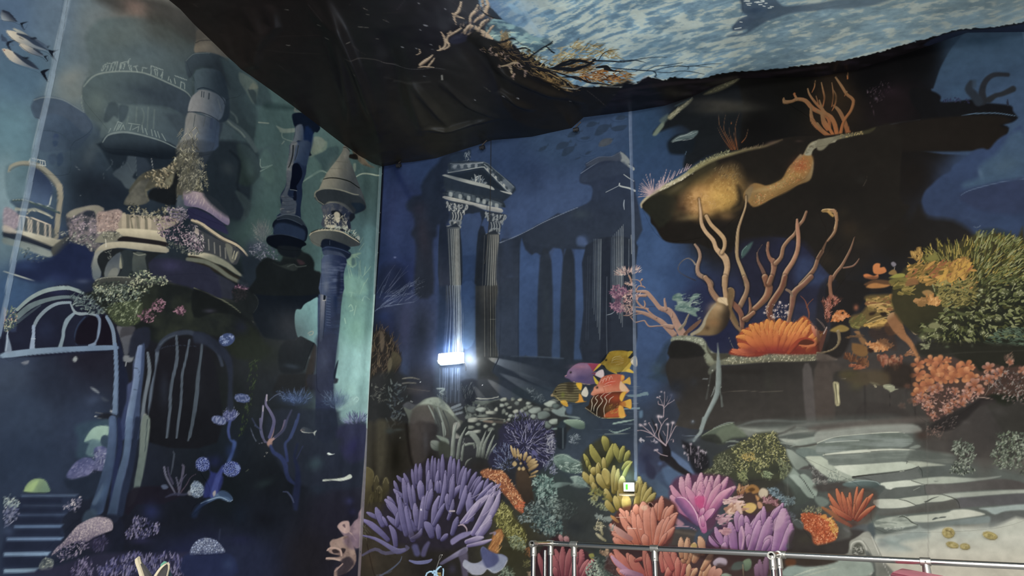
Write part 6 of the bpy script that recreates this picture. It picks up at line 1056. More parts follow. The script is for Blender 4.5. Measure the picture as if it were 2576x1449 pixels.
g(1100,690,260,50,'8c2c28',.7);g(870,700,80,50,'84342c',.6);g(1300,700,90,50,'7a1f1c',.6);d('800,500 1000,430 1300,440 1440,470 1400,560 900,560',120,40,10,['e09a4c','cc6c34','d88444'],ang=-80,jit=30,a=.35)
s('1240,720 1290,660 1340,610 1400,590 1470,610 1500,640',[40,50,44,30,30,30],'a03c24',sh='6a2418');p('1330,640 1360,605 1420,595 1480,620 1470,640 1400,650','5a2818',3,1);s('1340,650 1410,660 1480,650 1495,615 1470,600',[10,18,24,20,10],'c4683c');p('1300,700 1400,680 1500,660 1500,720 1300,730','7a2c1c',6,.7)
p('1560,540 1590,500 1600,520 1570,640 1540,720 1530,640','a85a44',3,.95);fg('1490,560,1460,450,30;1530,600,1500,500,36','b86044','d08a6a');s('1440,440 1500,480 1520,510',[6,14,8],'6a4a44');s('1500,395 1560,450 1590,500',[5,14,10],'8a6c68')
# ---- right foliage: leafy corals
O(2056,700)
p('110,0 100,200 90,800 0,800 0,180','1a1614',8,.5)
p('100,50 480,60 450,200 360,330 300,400 320,560 230,760 60,760 100,600 130,420','181310',8,.7)
s('130,0 120,60 125,130 135,190',[40,36,34,40],'8a5c44',sh='5a3828');d('50,240 130,180 210,220 200,260 140,290 120,400 70,400 80,300',70,30,12,['a05c4c','8a4838','b87864'],ang=-70,jit=50)
g(370,290,30,36,'a05c40',.95);d('140,400 170,340 240,320 300,370 290,400 170,430',70,22,20,['c87844','b8662f','d89058'],jit=120)
p('120,510 180,470 240,455 305,490 270,520 180,525','8a7034',4,1);s('200,520 210,580 200,640 150,690 60,720 0,725',[34,34,24,18,14,20],'7c6a4a',hl='a89878',sh='4a3c2c');p('0,725 60,730 140,760 190,790 0,800','5c5048',4,.9);s('0,400 40,440 70,480',8,'6a5a54');s('90,480 60,540',10,'b09a90')
p('310,430 330,370 420,340 480,250 450,200 500,170 700,160 1000,140 1100,200 1200,240 1200,300 1100,400 900,340 700,330 600,500 470,470 350,490','705a2c',8,.9)
d('460,200 700,160 1000,160 1190,210 1240,270 1100,310 800,290 600,330 470,300',150,60,26,['9a7c3c','b08a48','7c6430','c49a54','8a5c34'],ang=0,jit=30)
d('300,420 420,350 460,400 400,480 330,480',30,50,26,['6a6230','7c7438','5a5428'],ang=-20,jit=50);d('450,460 640,400 700,420 760,360 720,440 560,490 500,490',60,60,20,['b0883c','c49a4c','8a6a30'],ang=-10,jit=20);p('710,230 760,210 780,250 750,290 715,280','c8a040',3,1);p('690,165 740,165 740,210 700,215','b87c3c',3,1)
for q in('520,265 640,250 720,280','780,250 860,280 1000,290 1060,340 1110,395','470,430 560,380 700,350 780,310','480,445 600,400 720,370'):s(q,[5,8,5],'d0ac64',a=.8)
p('780,310 860,300 960,305 1060,350 1110,400 1080,440 980,450 880,400 800,360','3a2818',6,.95);p('500,340 560,330 540,360 500,365','2c1e14',4,.9);p('600,340 650,335 665,365 620,375','20160f',4,.9);p('660,430 760,430 800,500 700,560 640,500','5c3c24',5,.9)
p('330,640 350,630 470,660 480,740 420,760 340,720','80582c',4,.95);p('390,560 350,520 400,515 420,560 470,610 440,650 400,600','8a6038',4,.95);d('250,580 350,540 400,560 350,590',10,60,12,['6a4c30'],ang=0,jit=8)
d('470,640 560,640 620,600 710,640 700,690 620,700 570,720 520,680',90,30,24,['c8844c','b06c38','d89a60'],jit=90);p('480,690 510,678 540,700 520,720 490,715','2c1810',4,.9)
d('580,740 800,740 840,820 760,850 600,830',70,40,24,['8a4c34','a0604a','6a3828','b07858'],ang=90,jit=30,a=.8);d('300,840 400,830 430,870 340,890',26,40,22,['a86040','8a4830','c07850'],ang=0,jit=20);d('240,760 330,760 380,800 500,800 490,860 380,830',40,50,22,['6a4028','805030','553424'],jit=40);d('820,740 880,700 940,740 860,760',16,40,14,['8a5838','a87450'],ang=-20,jit=30)
p('520,480 700,480 760,700 620,640 500,560','3a2820',8,.6)
s('730,400 770,480 820,560 880,620 930,700 960,760 1000,830 1010,880',[130,110,70,50,40,34,30,50],'8a5c38',c2='b87848',sh='5c3a24',hl='b08a5c',f=3);s('760,360 800,400 850,430',[50,60,40],'7c5430',f=4)
s('880,480 920,540 960,545',6,'d0b090',a=.8);p('900,420 960,420 1000,500 950,540 900,490','94542f',4,.9);s('890,470 910,520 940,548',[6,10,8],'c8a888')
O(2056,340)
p('960,680 1060,800 1300,830 1500,970 1400,1080 1000,1180 860,1000','1a1613',16,.9)
p('1040,1200 1060,1130 1150,1130 1150,1060 1300,1060 1400,1010 1530,960 1620,970 1740,950 1840,1000 1900,1040 1983,1030 1983,3000 1300,2100 900,1900 700,1600 830,1290 1000,1240','38341c',8,1,c2='1b1f14',g=(1300,1300,1700,1800))
d('1050,1120 1150,1070 1350,1040 1400,1010 1520,990 1600,980 1740,950 1983,1040 1983,1449 1100,1449 850,1300 1000,1240',520,64,13,['6e6428','8a7a34','54501f','a08c3c','444418','7d7a3c','3c3c1a','b09848'],ang='rad',jit=22,cx=1350,cy=1600)
d('1500,960 1740,950 1983,1040 1983,1449 1500,1449',340,56,11,['5a6230','737a40','454c24','8c8c54','30361a','9a9c68'],ang='rad',jit=22,cx=1350,cy=1600)
d('850,1260 1100,1260 1400,1180 1460,1300 1300,1449 850,1449',190,80,26,['a87c38','8a6830','c08c40','6c5826','9a5c34'],ang=-20,jit=40)
d('1100,1449 1300,1220 1450,1260 1380,1449',80,60,24,['b8883c','c8983c','9a7030'],ang=-60,jit=40)
for x,y in((1530,960),(1600,975)):g(x,y,26,26,'5c6244',.9)
for q,c in(('865,1185 900,1180 890,1150 890,1120 940,1125 950,1090 985,1085 995,1120 1010,1160 990,1200 945,1215 930,1195','a8803c'),('530,1270 560,1240 600,1245 600,1280 640,1275 660,1320 600,1345 540,1335','c8743c'),('440,1350 480,1340 540,1360 580,1345 580,1385 520,1395 460,1380','d0743c'),('680,1330 720,1300 750,1310 760,1350 700,1350','8a6a38'),('680,1380 760,1340 830,1340 830,1370 740,1385','94903c'),('1035,1200 1045,1150 1100,1160 1120,1130 1160,1180 1130,1210 1080,1220','7a7434')):p(q,c,3,1)
p('705,1235 730,1225 755,1250 735,1275 710,1260','8a8490',3,.9);s('738,1280 735,1300',6,'a89880');p('480,1420 560,1395 700,1410 680,1449 460,1449','b06c34',4,.9);d('870,1180 1000,1090 1010,1190 940,1210',22,30,10,['c49a4c','7c5c2c'],jit=40)
p('1050,1160 1060,1170 1045,1180','2a2014',3,1)
s('950,1165 960,1175',8,'1c140c')
O(2056,700)
p('460,0 700,0 760,60 700,110 560,110 470,90','1f1c1c',6,.5);p('465,90 540,55 640,70 700,75 640,100 520,108','b8783c',4,1);p('700,20 840,0 860,60 760,90 690,60','7a7030',4,.9);g(560,130,110,20,'2c1c14',.6);d('700,50 860,30 900,150 740,160',40,50,24,['7c6a30','94803c','5c5424'],ang=-10,jit=40)
p('840,80 870,20 940,10 970,60 900,80','8a5c34',4,.9);p('1000,140 1060,120 1110,150 1100,180 1040,180','9a7440',4,1)
d('1040,200 1130,190 1190,220 1150,280 1060,260',50,40,24,['c08848','a87038','d8a05c'],ang=-60,jit=40);d('910,220 1000,190 1040,230 980,270',30,40,26,['a87844','8c6434'],ang=0,jit=30);d('1320,60 1400,20 1500,60 1500,140 1420,140',60,40,16,['b8803c','9a6c34','d09a4c'],ang=-60,jit=50)
d('1080,60 1983,0 1983,560 1600,600 1300,640 1000,600 1000,440 1180,400 1200,260',560,40,22,['4a5028','5f6638','363c20','757a48','262c18','1f2414','868a5a','3a3a1a'],ang='rad',jit=50,cx=1350,cy=300)
d('1100,60 1500,0 1500,260 1200,300',190,50,16,['6c6430','84783c','504a24','968848'],ang=-10,jit=50)
for i,(x,y,r)in enumerate([(1540,175,34),(1630,215,32),(1800,140,46),(1700,290,34),(1300,385,20),(1730,395,40),(1800,360,26),(1585,310,24),(1230,310,30),(1320,475,34),(1200,480,34),(1120,465,50),(1060,505,44),(1580,530,34),(1630,560,30),(1460,520,34),(1560,120,26),(1940,150,40),(1870,60,30),(1140,560,44),(1030,660,36),(1010,575,46),(1480,380,34),(1640,400,30)]):
 c=['6f7444','84885a','5a6038','787c50'][i%4];g(x,y,r,r*.8,c,.95);d('%d,%d %d,%d %d,%d %d,%d'%(x-r,y,x,y-r,x+r,y,x,y+r),12,12,6,['a0a474','4c5230','c0c094'],jit=180)
p('1060,460 1100,435 1150,440 1180,470 1130,490 1080,485','7a7a50',3,1);p('1010,505 1050,488 1120,500 1100,525 1040,522','5c6238',3,1);p('1300,315 1400,340 1470,345 1400,370 1330,345','5a6038',4,.9);s('1590,620 1700,650 1800,640 1950,660',[10,20,16,6],'3c4c34',a=.9);d('1600,600 1750,480 1960,480 1983,640 1800,660 1640,640',150,50,9,['3a4c3c','4c604c','2a382c','5c7058'],ang=10,jit=30)
p('960,620 1400,620 1983,660 1983,860 1880,900 1600,830 1560,860 1480,800 1200,760 1000,760','232219',10,.85);s('960,750 1250,735 1400,720 1983,700',6,'3a3a30',a=.7,f=4);g(1240,665,26,14,'5c6a4c',.9);g(1150,680,120,26,'2c2c20',.6);g(1480,655,12,20,'4c5440',.7);d('990,640 1080,620 1070,690 1010,690',20,20,16,['6c7050','8a8c68'],jit=120)
d('1780,760 1830,720 1880,770 1850,840 1800,820',30,40,12,['5a463a','7a6250','46382e'],ang=-60,jit=50);s('1840,790 1830,850 1810,900',[6,8,5],'6a5648')
p('900,840 960,780 1060,770 1200,760 1260,760 1400,800 1500,830 1560,900 1700,840 1800,860 1983,860 1983,1120 1700,1110 1600,1150 1400,1200 1300,1300 1100,1380 1060,1340 1000,1240 900,1160 900,1060 890,920','4a342c',8,.9)
def flw(x,y,r,cols,n=5,a0=0):
 for i in range(n):
  an=a0+i*6.283/n+.3*math.sin(x+i);c=cols[i%len(cols)]
  p([(x,y),(x+r*.7*math.cos(an-.45),y+r*.6*math.sin(an-.45)),(x+r*math.cos(an-.15),y+r*.85*math.sin(an-.15)),(x+r*math.cos(an+.2),y+r*.85*math.sin(an+.2)),(x+r*.7*math.cos(an+.5),y+r*.6*math.sin(an+.5))],c,3,.98,c2='9a5434',g=(x+r*math.cos(an),y+r*.8*math.sin(an),x,y))
OC=['c87e4c','b86c3e','d8915c','c4744a']
for x,y,r in((960,830,70),(960,930,80),(1090,800,70),(1180,810,80),(1140,870,80),(1250,790,40),(1230,900,90),(1330,890,90),(1420,850,80),(1410,930,90),(1100,950,80),(1190,970,70),(980,1050,80),(1060,1030,80),(960,1110,70),(1300,960,70),(1470,860,40),(1480,960,70)):flw(x,y,r,OC,5,x*.1)
PC=['a87460','b8846a','966254','c4907c']
for x,y,r in((1640,870,70),(1700,930,60),(1760,900,60),(1640,980,70),(1500,1030,80),(1440,1080,60),(1540,1080,60),(1110,1080,60),(1150,1060,60),(1960,890,50),(1990,880,40),(1380,1150,50),(1310,1090,50),(1040,1160,60),(920,1190,50),(1560,960,34),(1060,1230,60),(1250,1270,60),(1240,1240,44),(1300,1200,50),(1440,1110,50),(1000,1150,50),(1110,1320,40),(1840,810,40),(810,1230,40),(1380,1210,50),(1430,1140,50),(860,1040,30),(880,1180,26)):flw(x,y,r,PC,5,x*.1)
d('890,1150 1100,1050 1500,1080 1600,1150 1350,1240 1260,1320 1100,1380 1000,1260',170,20,14,['b08070','94645a','6c4a44','c8a090','4c3834'],jit=180,a=.8)
p('1550,1150 1660,1140 1700,1200 1500,1260 1300,1449 1100,1449 1250,1330 1400,1280','262020',8,.9);d('1560,900 1983,880 1983,1220 1830,1200 1650,1100',190,22,9,['5c5450','7c706a','3a3434','989088','8c6c64'],jit=180);s('1530,1150 1600,1150 1670,1165',[5,12,4],'8a7468');s('1640,1030 1630,1080 1600,1130',[6,5,4],'84746a',a=.8)
p('1300,1449 1500,1260 1660,1180 1800,1220 1983,1200 1983,1700 1300,1700','3c3836',14,.75);p('1200,1330 1400,1240 1560,1180 1500,1280 1300,1449 1060,1449','252120',8,.85);g(1730,1280,100,60,'454240',.6);g(1420,1390,60,30,'4c4846',.6)
d('1100,1449 1250,1350 1350,1320 1300,1449',40,20,6,['5c504c','746864'],ang=-50,jit=40,a=.7)
p('700,830 900,840 900,1060 760,1060 640,980 620,900','2a2019',14,.8);g(860,1040,40,30,'6c4434',.6);p('240,900 420,890 600,890 690,940 660,1040 440,1050 230,960','54462e',12,.7);g(300,930,110,60,'4a4428',.7);g(370,1040,90,60,'504a30',.6)
p('0,800 230,860 140,960 150,1400 0,1449','4c423c',8,.7);p('440,1040 700,1060 890,1100 880,1449 420,1449','403c38',8,.8);p('400,1210 600,1200 850,1270 880,1340 860,1449 410,1449','37322f',8,.8);s('452,1040 460,1400',14,'2c2826',a=.8,f=5);s('692,1080 694,1230',5,'262220',a=.7);s('930,1210 945,1449',10,'2c2624',a=.7,f=4)
p('150,1010 175,1000 205,1015 210,1120 215,1220 175,1222 165,1120','a8a078',2,1);s('170,1020 180,1100 190,1210',8,'5c5a40');s('195,1030 200,1200',8,'d8d0a4',a=.8);s('225,975 270,970',5,'8a846c',a=.7)
p('630,1030 700,1025 740,1045 740,1065 770,1070 740,1080 700,1100 680,1080 640,1060','97997c',2,1);s('635,1040 740,1050',6,'c4c4a0',a=.7);s('545,1030 560,1050',14,'a8a080');p('500,1000 560,1010 600,1030 540,1030','6c644c',4,.8)
g(850,1100,20,60,'34302e',.6)
# ---- steps
O(1660,700)
s('520,1449 640,1395 720,1390',[20,14,6],'8a9a90',a=.8);s('740,1430 900,1380 1100,1370 1300,1380 1400,1375',[8,20,22,16,8],'727a76',a=.8,f=6);s('1380,1430 1700,1400 1980,1380',[14,20,16],'7e827c',a=.7,f=8)
O(1660,1070,3.823)
p('740,20 900,0 1200,-30 1988,-60 2300,-50 2480,60 2600,300 3500,450 3500,900 2000,900 1500,600 1250,400 1150,150 850,110','59615c',30,.95)
p('740,30 840,20 1000,30 1200,20 1400,-20 1988,-40 1988,40 1700,60 1500,90 1300,80 1100,90 850,110','848a80',8,.8,tx=('n','585c58',30,.4,.7,.3,2));s('780,30 900,50 1050,70 1250,60',[8,20,30,16],'98a094',a=.8,f=6);s('1240,20 1400,0 1600,-10',16,'6a6c66',a=.7,f=6);s('1130,110 1240,80 1400,60 1500,50',[14,20,14,8],'a4aa9e',a=.7,f=6);s('1300,20 1200,70 1100,90',14,'423f3c',a=.7,f=6)
p('1150,130 1300,140 1500,110 1700,90 1988,60 1988,120 1700,120 1500,170 1350,200 1250,190','b4bcae',5,.9,c2='9ca89c',g=(1300,130,1330,200));p('1330,220 1500,180 1700,120 1988,100 1988,240 1600,280 1500,270','78847a',5,.95,tx=('n','99a598',26,.4,.7,.3,3));s('1260,200 1340,210 1480,190 1600,160 1700,120 1900,110',[10,12,16,12,10,6],'4c4a44',a=.85,f=3);s('1150,170 1300,190 1260,210',[20,14,6],'8a948a',f=3)
p('1590,280 1700,270 1988,240 1988,290 1600,300','c4ccb8',3,1);p('1610,305 1988,285 1988,400 1700,410 1640,370','6a746c',4,1,tx=('n','828c82',20,.4,.7,.3,3));s('1580,275 1600,300 1700,300',6,'3c3f3a')
p('1700,420 1988,390 1988,480 1850,500 1760,450','bcc8b4',4,1);s('1840,500 1988,480',10,'2f332f',a=.8,f=3);p('1850,510 1988,495 1988,560 1900,540','7a8c80',4,.9)
p('400,110 560,20 700,-20 740,30 800,80 845,120 700,140 640,180 560,190 500,130 430,130','5c6858',4,1,c2='3a3f38',g=(600,20,640,190));s('410,105 500,50 600,10 700,-15',8,'8a967e',a=.8);p('540,90 620,20 740,10 840,110 700,120 600,170','6a7660',5,.7);p('400,110 540,90 600,180 430,150','2a2c28',5,.8);s('330,150 360,110 400,60 430,-60',[26,26,32,40],'8a9896',f=3);g(320,140,70,26,'5c6870',.8,-10);s('220,100 330,105 370,100',6,'6a7888',a=.7);s('640,165 700,155 760,165 800,180',[10,20,14,5],'7a857a',a=.8);s('660,205 720,195 760,195',[8,14,6],'8a9488',a=.8)
p('1200,250 1250,235 1300,260 1440,380 1430,420 1330,430 1290,400','98a498',3,1,c2='7c887e',g=(1220,250,1400,420));p('1310,240 1420,220 1540,270 1600,310 1420,320 1340,300','6f7e78',5,.95)
p('1400,310 1480,300 1600,320 1850,500 1840,540 1700,530 1560,470 1460,380','bcc6b2',4,1,c2='a3ae9e',g=(1450,310,1780,520));p('1340,430 1430,390 1560,470 1620,530 1560,560 1470,510 1460,430','4c4a48',4,.95);d('1420,350 1540,440 1600,520 1470,480 1430,400',40,24,9,['6c6c68','8a8c88','3c3a3a'],ang=50,jit=40)
p('1180,450 1260,400 1330,460 1345,490 1240,490 1190,480','8a9a8e',4,1);p('1240,490 1340,490 1490,690 1400,680 1350,600 1290,560','a0b0a4',3,1,c2='8a9a8e',g=(1260,490,1440,680));p('1350,480 1400,475 1490,560 1515,640 1490,690 1420,600 1370,530','94a598',3,1);s('1340,490 1380,530 1440,620 1490,690',[5,7,7,4],'2c302e');p('1180,500 1250,500 1350,610 1420,690 1430,730 1260,780 1210,720 1200,600','56625a',4,1,c2='424a44',g=(1250,520,1300,760))
p('1490,690 1560,690 1630,740 1560,790 1500,740','7c8c82',5,.8)
d('1460,510 1620,540 1600,580 1480,560',50,18,10,['8a8a84','aaaaa0','5c5c58'],jit=120);p('1480,580 1800,540 1900,560 1760,620 1620,640 1540,640','453f3c',8,.85)
d('1600,440 1700,430 1760,500 1720,560 1620,540',90,24,7,['8c988c','a8b4a4','6c786e','c4ccb8'],jit=120);d('1780,510 1850,500 1850,550 1780,560',30,20,7,['98a494','7a867a'],jit=120)
O(2056,1070,3.823)
p('0,60 200,20 500,0 900,-10 1000,60 860,80 600,80 300,110 0,170','9fa79c',6,.9,c2='8c9088',g=(200,20,220,150));p('0,0 1000,-80 1000,-20 500,10 0,60','5f5650',10,.7)
p('0,180 160,120 400,90 700,75 860,90 920,160 800,220 500,230 100,270 0,275','84908a',4,.95,tx=('n','657068',26,.4,.7,.3,3));s('0,175 160,118 400,92 700,72 840,78',[10,6,8,10,4],'c4cab8',a=.8);s('80,170 250,155 400,150',8,'b0b8ac',a=.8)
p('60,285 250,255 500,235 700,228 900,235 920,245 700,245 450,260 200,285 80,295','ccd2c0',3,1);p('70,295 400,270 720,250 900,250 850,350 500,370 150,390 100,340','6c766f',4,1,tx=('n','7e8880',22,.4,.7,.3,3));s('70,290 300,280 600,255',4,'3c423c',a=.7);s('480,268 560,262 900,245',5,'9aa498',a=.7);p('880,220 960,190 990,210 930,230','8a948a',3,.8)
p('160,400 400,380 700,360 850,355 960,395 850,430 600,460 400,480 330,490','d0d8c6',3,1,c2='bcc6b4',g=(300,380,400,480));p('340,500 600,470 850,440 970,400 1000,440 990,520 760,530 600,555 400,520','666c68',4,1);s('340,500 450,485 600,470 850,436 970,400',[16,10,5,4,3],'33332f');s('340,515 450,510 560,545',12,'4c524e',a=.7);p('860,345 1000,350 1230,385 1100,400 1000,410 950,395','b0b8a6',3,1);p('980,410 1230,390 1290,380 1260,460 1150,500 1010,500','58605c',5,.95);s('965,395 1000,440 1005,500',[5,8,5],'3a403c');s('860,350 855,370',6,'4a504a');p('930,235 1300,280 1320,340 1250,385 1000,350 860,345 880,270','5a625c',8,.85,tx=('n','6c746c',24,.4,.7,.3,3));s('790,448 830,440',5,'c4ccb8',a=.8)
p('600,560 750,540 900,530 1050,570 900,590 750,600 700,620 650,605','c8d0c0',3,1);p('900,530 1200,495 1500,510 1760,490 1600,530 1300,560 1060,570','aeb8a8',4,1,c2='8c958c',g=(1200,500,1700,520));s('900,533 1000,565 1050,572',5,'3c403a');p('610,640 700,620 900,590 1030,575 1060,640 1050,670 800,690 560,710','5c625e',4,1);p('1040,575 1300,565 1600,530 1800,520 1988,560 1988,620 1700,620 1400,640 1190,665 1060,670','63625f',5,1,c2='504c4a',g=(1200,600,1900,600));p('690,605 720,600 700,620','d8dcd0',2,1);s('920,625 980,597',5,'98a094');s('1025,580 1035,660',8,'4c524e');p('1115,537 1160,540 1130,545','6a706a',2,.8)
p('240,570 300,545 450,530 580,550 600,580 560,640 480,640 300,600','5c6e6c',4,1,c2='42504f',g=(400,540,420,640));s('300,548 450,534 560,545 600,575',8,'9aaca8',a=.8);p('500,640 600,580 650,600 600,660 560,700','4c5452',4,.9)
p('540,720 780,710 900,740 945,770 800,795 600,800','c6ccbc',3,1);p('780,710 1000,680 1200,670 1320,705 1200,735 1050,745 950,765 870,740','b4bcac',3,1);p('1190,665 1500,640 1988,620 1988,655 1700,670 1500,690 1350,705','a4aca0',5,1);s('780,712 860,730 945,770',[4,7,6],'454a44');p('1020,735 1050,740 1100,710 1165,685 1100,700 1050,725','4a4f4a',2,1);p('600,805 800,800 950,770 1050,745 1200,735 1320,710 1360,780 1350,800 1000,840 600,870','646863',4,1,c2='54544f',g=(800,780,820,860));p('1340,705 1500,690 1700,675 1988,660 1988,760 1700,770 1400,795 1360,790','58585a'[:6],5,1);s('1190,665 1330,715 1365,795',[4,8,6],'33362f');s('1036,740 1040,840',8,'4a4f4a',a=.7)
p('850,880 1000,860 1230,840 1300,815 1440,810 1600,850 1560,870 1450,885 1300,905 1100,930 950,940 900,920','b8c0b0',4,1,c2='c4c8b8',g=(900,900,1500,830));p('1550,800 1700,785 1988,760 1988,820 1800,830 1700,860 1620,820','a0b0ac',5,.95);p('1100,905 1130,885 1160,890 1180,880 1230,878 1220,890 1160,895 1110,910','565f5c',2,1);p('900,930 1100,935 1400,900 1640,870 1660,900 1640,940 1300,960 1050,1000 970,960','6a726e',5,1,c2='7c8a88',g=(1000,950,1600,900));p('1640,850 1700,865 1800,830 1988,820 1988,900 1800,960 1650,980 1660,900','5c605e',6,.95)
p('540,940 600,900 790,870 860,880 890,920 960,960 850,980 700,990 560,980','aab4a6',4,1,tx=('n','7c867c',18,.45,.7,.5,2));p('550,980 700,990 850,985 960,960 940,1000 820,1030 780,1050 580,1040','5f6863',5,.95);s('785,880 820,875 870,900 900,930 965,960',[5,8,8,8,4],'33382f');s('560,945 680,935 760,945',6,'6c7870',a=.7);p('480,960 540,950 560,1100 500,1060','465258',6,.8);d('620,980 860,970 800,1000 650,1010',50,24,5,['d0d6c8','98a298'],ang=0,jit=20,a=.6)
p('540,1100 640,1060 900,1010 1060,1010 1200,980 1640,980 1988,900 1988,1449 560,1449','bcc0b2',10,1,c2='d2cdba',g=(1200,1000,1200,1400));p('560,1100 700,1060 900,1010 1050,1020 1050,1080 800,1130 900,1200 700,1160','8a9894',14,.9);g(720,1110,60,50,'8fa09c',.9);g(620,1150,80,40,'6c7678',.6);g(1650,960,160,40,'7c8480',.7,-10);g(1100,990,120,26,'76807a',.7,-10);g(1400,1050,250,50,'b4bcb2',.6);g(1900,1100,260,90,'cfcfc0',.6);g(1300,1200,300,80,'cbc9b8',.5);g(750,1190,200,60,'9aa8a4',.6);p('640,1080 700,1060 790,1090 760,1120 680,1110','9eaca6',6,.9)
for x,y,rx,ry,rot in((1253,1030,60,50,10),(1293,1147,62,28,12),(1412,1162,48,28,5),(1652,1057,72,34,15)):
 c_,s_=math.cos(math.radians(rot)),math.sin(math.radians(rot))
 P=[(x+rx*math.cos(a_)*c_-ry*math.sin(a_)*s_,y+rx*math.cos(a_)*s_+ry*math.sin(a_)*c_)for a_ in np.linspace(0,6.283,13)[:-1]]
 g(x+4,y+14,rx*1.15,ry*1.1,'6c6a58',.6);p([(u+3,v+7)for u,v in P],'7c7040',2,1);p(P,'a8985c',2,1);p([(x+(u-x)*.75,y+(v-y)*.75)for u,v in P],'94864c',3,.9,tx=('n','bcae74',7,.4,.65))
s('1200,1020 1230,985 1290,990',5,'c8bc8c');s('1230,1010 1270,1020 1290,1050',8,'6c5c3c',a=.8);s('1590,1060 1640,1035 1700,1060',5,'c8b868',a=.8)
g(1400,250,120,160,'3c3a36',.8);g(1850,200,180,200,'3a3a34',.8);g(1600,350,120,200,'4a4541',.6)
d('1290,160 1380,140 1500,200 1520,300 1460,400 1520,440 1400,470 1270,470 1290,380 1350,330 1290,250',280,20,12,['5a6658','7d8878','424c40','98a290','333830'],jit=180)
d('1700,100 1850,60 1988,80 1988,480 1880,420 1760,420 1680,380 1650,270 1720,210',420,20,13,['5c6858','7c8876','424c40','98a28e','333830','68745c'],jit=180);g(1000,100,90,60,'443028',.7);d('1030,30 1200,20 1180,120 1060,100',50,24,7,['7c5f54','5c443c','94786c'],jit=120,a=.7);g(1150,200,130,70,'4a4744',.6);s('1170,130 1200,80 1210,40',8,'6a5850',a=.7)
O(1660,1070,3.823)
p('1620,660 1690,620 1988,600 2090,680 2040,900 1880,980 1700,880','4c3026',12,.5)
fg('1800,900,1625,665,44,-10;1800,880,1700,620,50,-6;1810,880,1750,650,40;1830,880,1825,655,40;1860,890,1895,600,34;1870,890,1950,620,52,-6;1850,880,1800,700,30;1880,900,2040,670,48,-8;1830,900,1640,780,50,-8;1900,910,2060,780,44,-6;1880,900,1990,700,34;1860,890,1870,760,26','8a3c2c','d0764c',hl='d88a60',sh='84382a',edge='5c2c20')
s('1560,790 1640,840 1720,900 1830,965',[20,40,40,30],'a8683c',c2='7a4434',sh='5c3424');s('1690,900 1780,940 1840,970',[20,30,20],'8a4c38');g(1860,960,60,60,'4a2c28',.6)
p('1840,1000 1900,960 2000,960 1980,1040 1900,1080 1860,1040','50565c',5,.7)
p('1360,900 1370,850 1430,835 1520,860 1590,880 1650,900 1700,960 1715,1010 1690,1100 1600,1140 1520,1155 1470,1120 1450,1040 1390,1000 1360,950','b0522e',4,1);d('1360,850 1500,840 1590,880 1700,960 1700,1090 1600,1130 1500,1150 1450,1040 1370,960',420,13,9,['d8683c','c4552c','e88a54','a04020','f0a070','8a3418'],jit=180);d('1590,890 1650,890 1715,980 1700,1080 1640,1000',90,14,11,['d89a44','c08030','e8b464'],jit=180);d('1360,820 1430,790 1560,800 1560,850 1400,850',60,26,7,['8a8a68','6a6a50','a8a884'],jit=60);p('1280,920 1320,900 1380,940 1380,1000 1340,1000 1290,950','4c5250',4,.9);s('1285,925 1320,905 1370,945',5,'8a8e88',a=.8)
p('1540,880 1580,855 1605,870 1590,900','d88a3c',3,1)
p('410,480 440,430 520,390 520,310 620,250 700,210 780,160 860,140 910,90 1000,70 1120,70 1140,150 1200,220 1240,330 1270,420 1190,520 1060,600 820,580 700,520','3f4230',8,.95);g(900,540,250,60,'33332c',.8);g(1120,430,100,60,'2c3028',.7)
d('690,220 780,160 900,100 1110,70 1140,150 1200,230 1240,340 1200,420 1100,330 980,480 860,400 820,550 760,500 720,380 740,300',640,20,8,['7d7c48','989658','5c5e38','b4b070','464a30','c8c488','6c7048'],jit=180)
d('420,470 520,400 520,320 620,260 690,300 720,400 680,480 560,500',260,20,7,['5c6248','7a7e60','464c38','94966f'],jit=180);d('960,440 1060,440 1070,510 1000,500',60,30,8,['7c8a64','98a67c','5c6a4c'],ang=60,jit=60);d('1140,300 1260,380 1210,510 1150,500',130,24,7,['6c7450','88906a','4c5440'],ang=80,jit=60);d('750,460 830,420 850,560 800,560',90,26,8,['7a8252','949c68','5a6240'],ang=100,jit=60);d('780,290 900,260 920,330 820,350',80,16,8,['b09850','94803c','c8b068'],jit=180)
p('760,540 1180,540 1300,700 1260,800 1180,760 960,740 800,620','33302c',10,.6)
p('110,580 160,510 260,480 400,470 560,480 680,510 730,600 680,700 580,800 540,960 450,1020 360,960 200,900 100,700','5c3450',10,.9)
P1='a85a88';T='cf98ac'
fg('300,760,210,515,80,-10;280,700,275,480,64;340,760,350,560,70;380,700,400,475,70;420,700,455,500,50;480,700,500,500,60;520,700,570,490,60;540,720,650,510,60;560,760,720,600,70,-10',P1,'d0a0b0',hl='d8aeb8',sh='7c4470',edge='6a3c5c')
fg('360,880,115,590,70,-16;380,900,120,690,90,-24;400,840,260,600,70;400,820,400,560,90;420,820,480,560,70,10;460,860,580,580,90,-10;480,860,680,620,90,-16;420,840,380,640,60','a04c80','d295ac',hl='dca8b8',sh='70406c',edge='5f3454')
p('170,690 200,690 300,760 360,850 375,960 340,950 250,860 180,770 150,720','b0689c',4,.95,c2='5a4474',g=(300,780,220,850));s('170,695 240,700 310,770 360,860 380,950',[6,10,12,12,8],'e8b8d0',a=.9);p('120,780 200,860 330,960 370,1020 200,930 100,830','43405c',6,.9)
g(390,740,60,70,'c83c78',.6);g(450,790,60,60,'c44c88',.5);fg('400,860,420,800,44;420,920,520,810,60,-8;430,1010,400,890,70;420,960,415,870,40','b05c90','e0a8c0',edge='6a3860');p('340,690 380,680 440,690 430,780 390,800 350,760','cc4880',4,.7);s('350,700 400,650 440,700 425,780',5,'e8a0c0',a=.7)
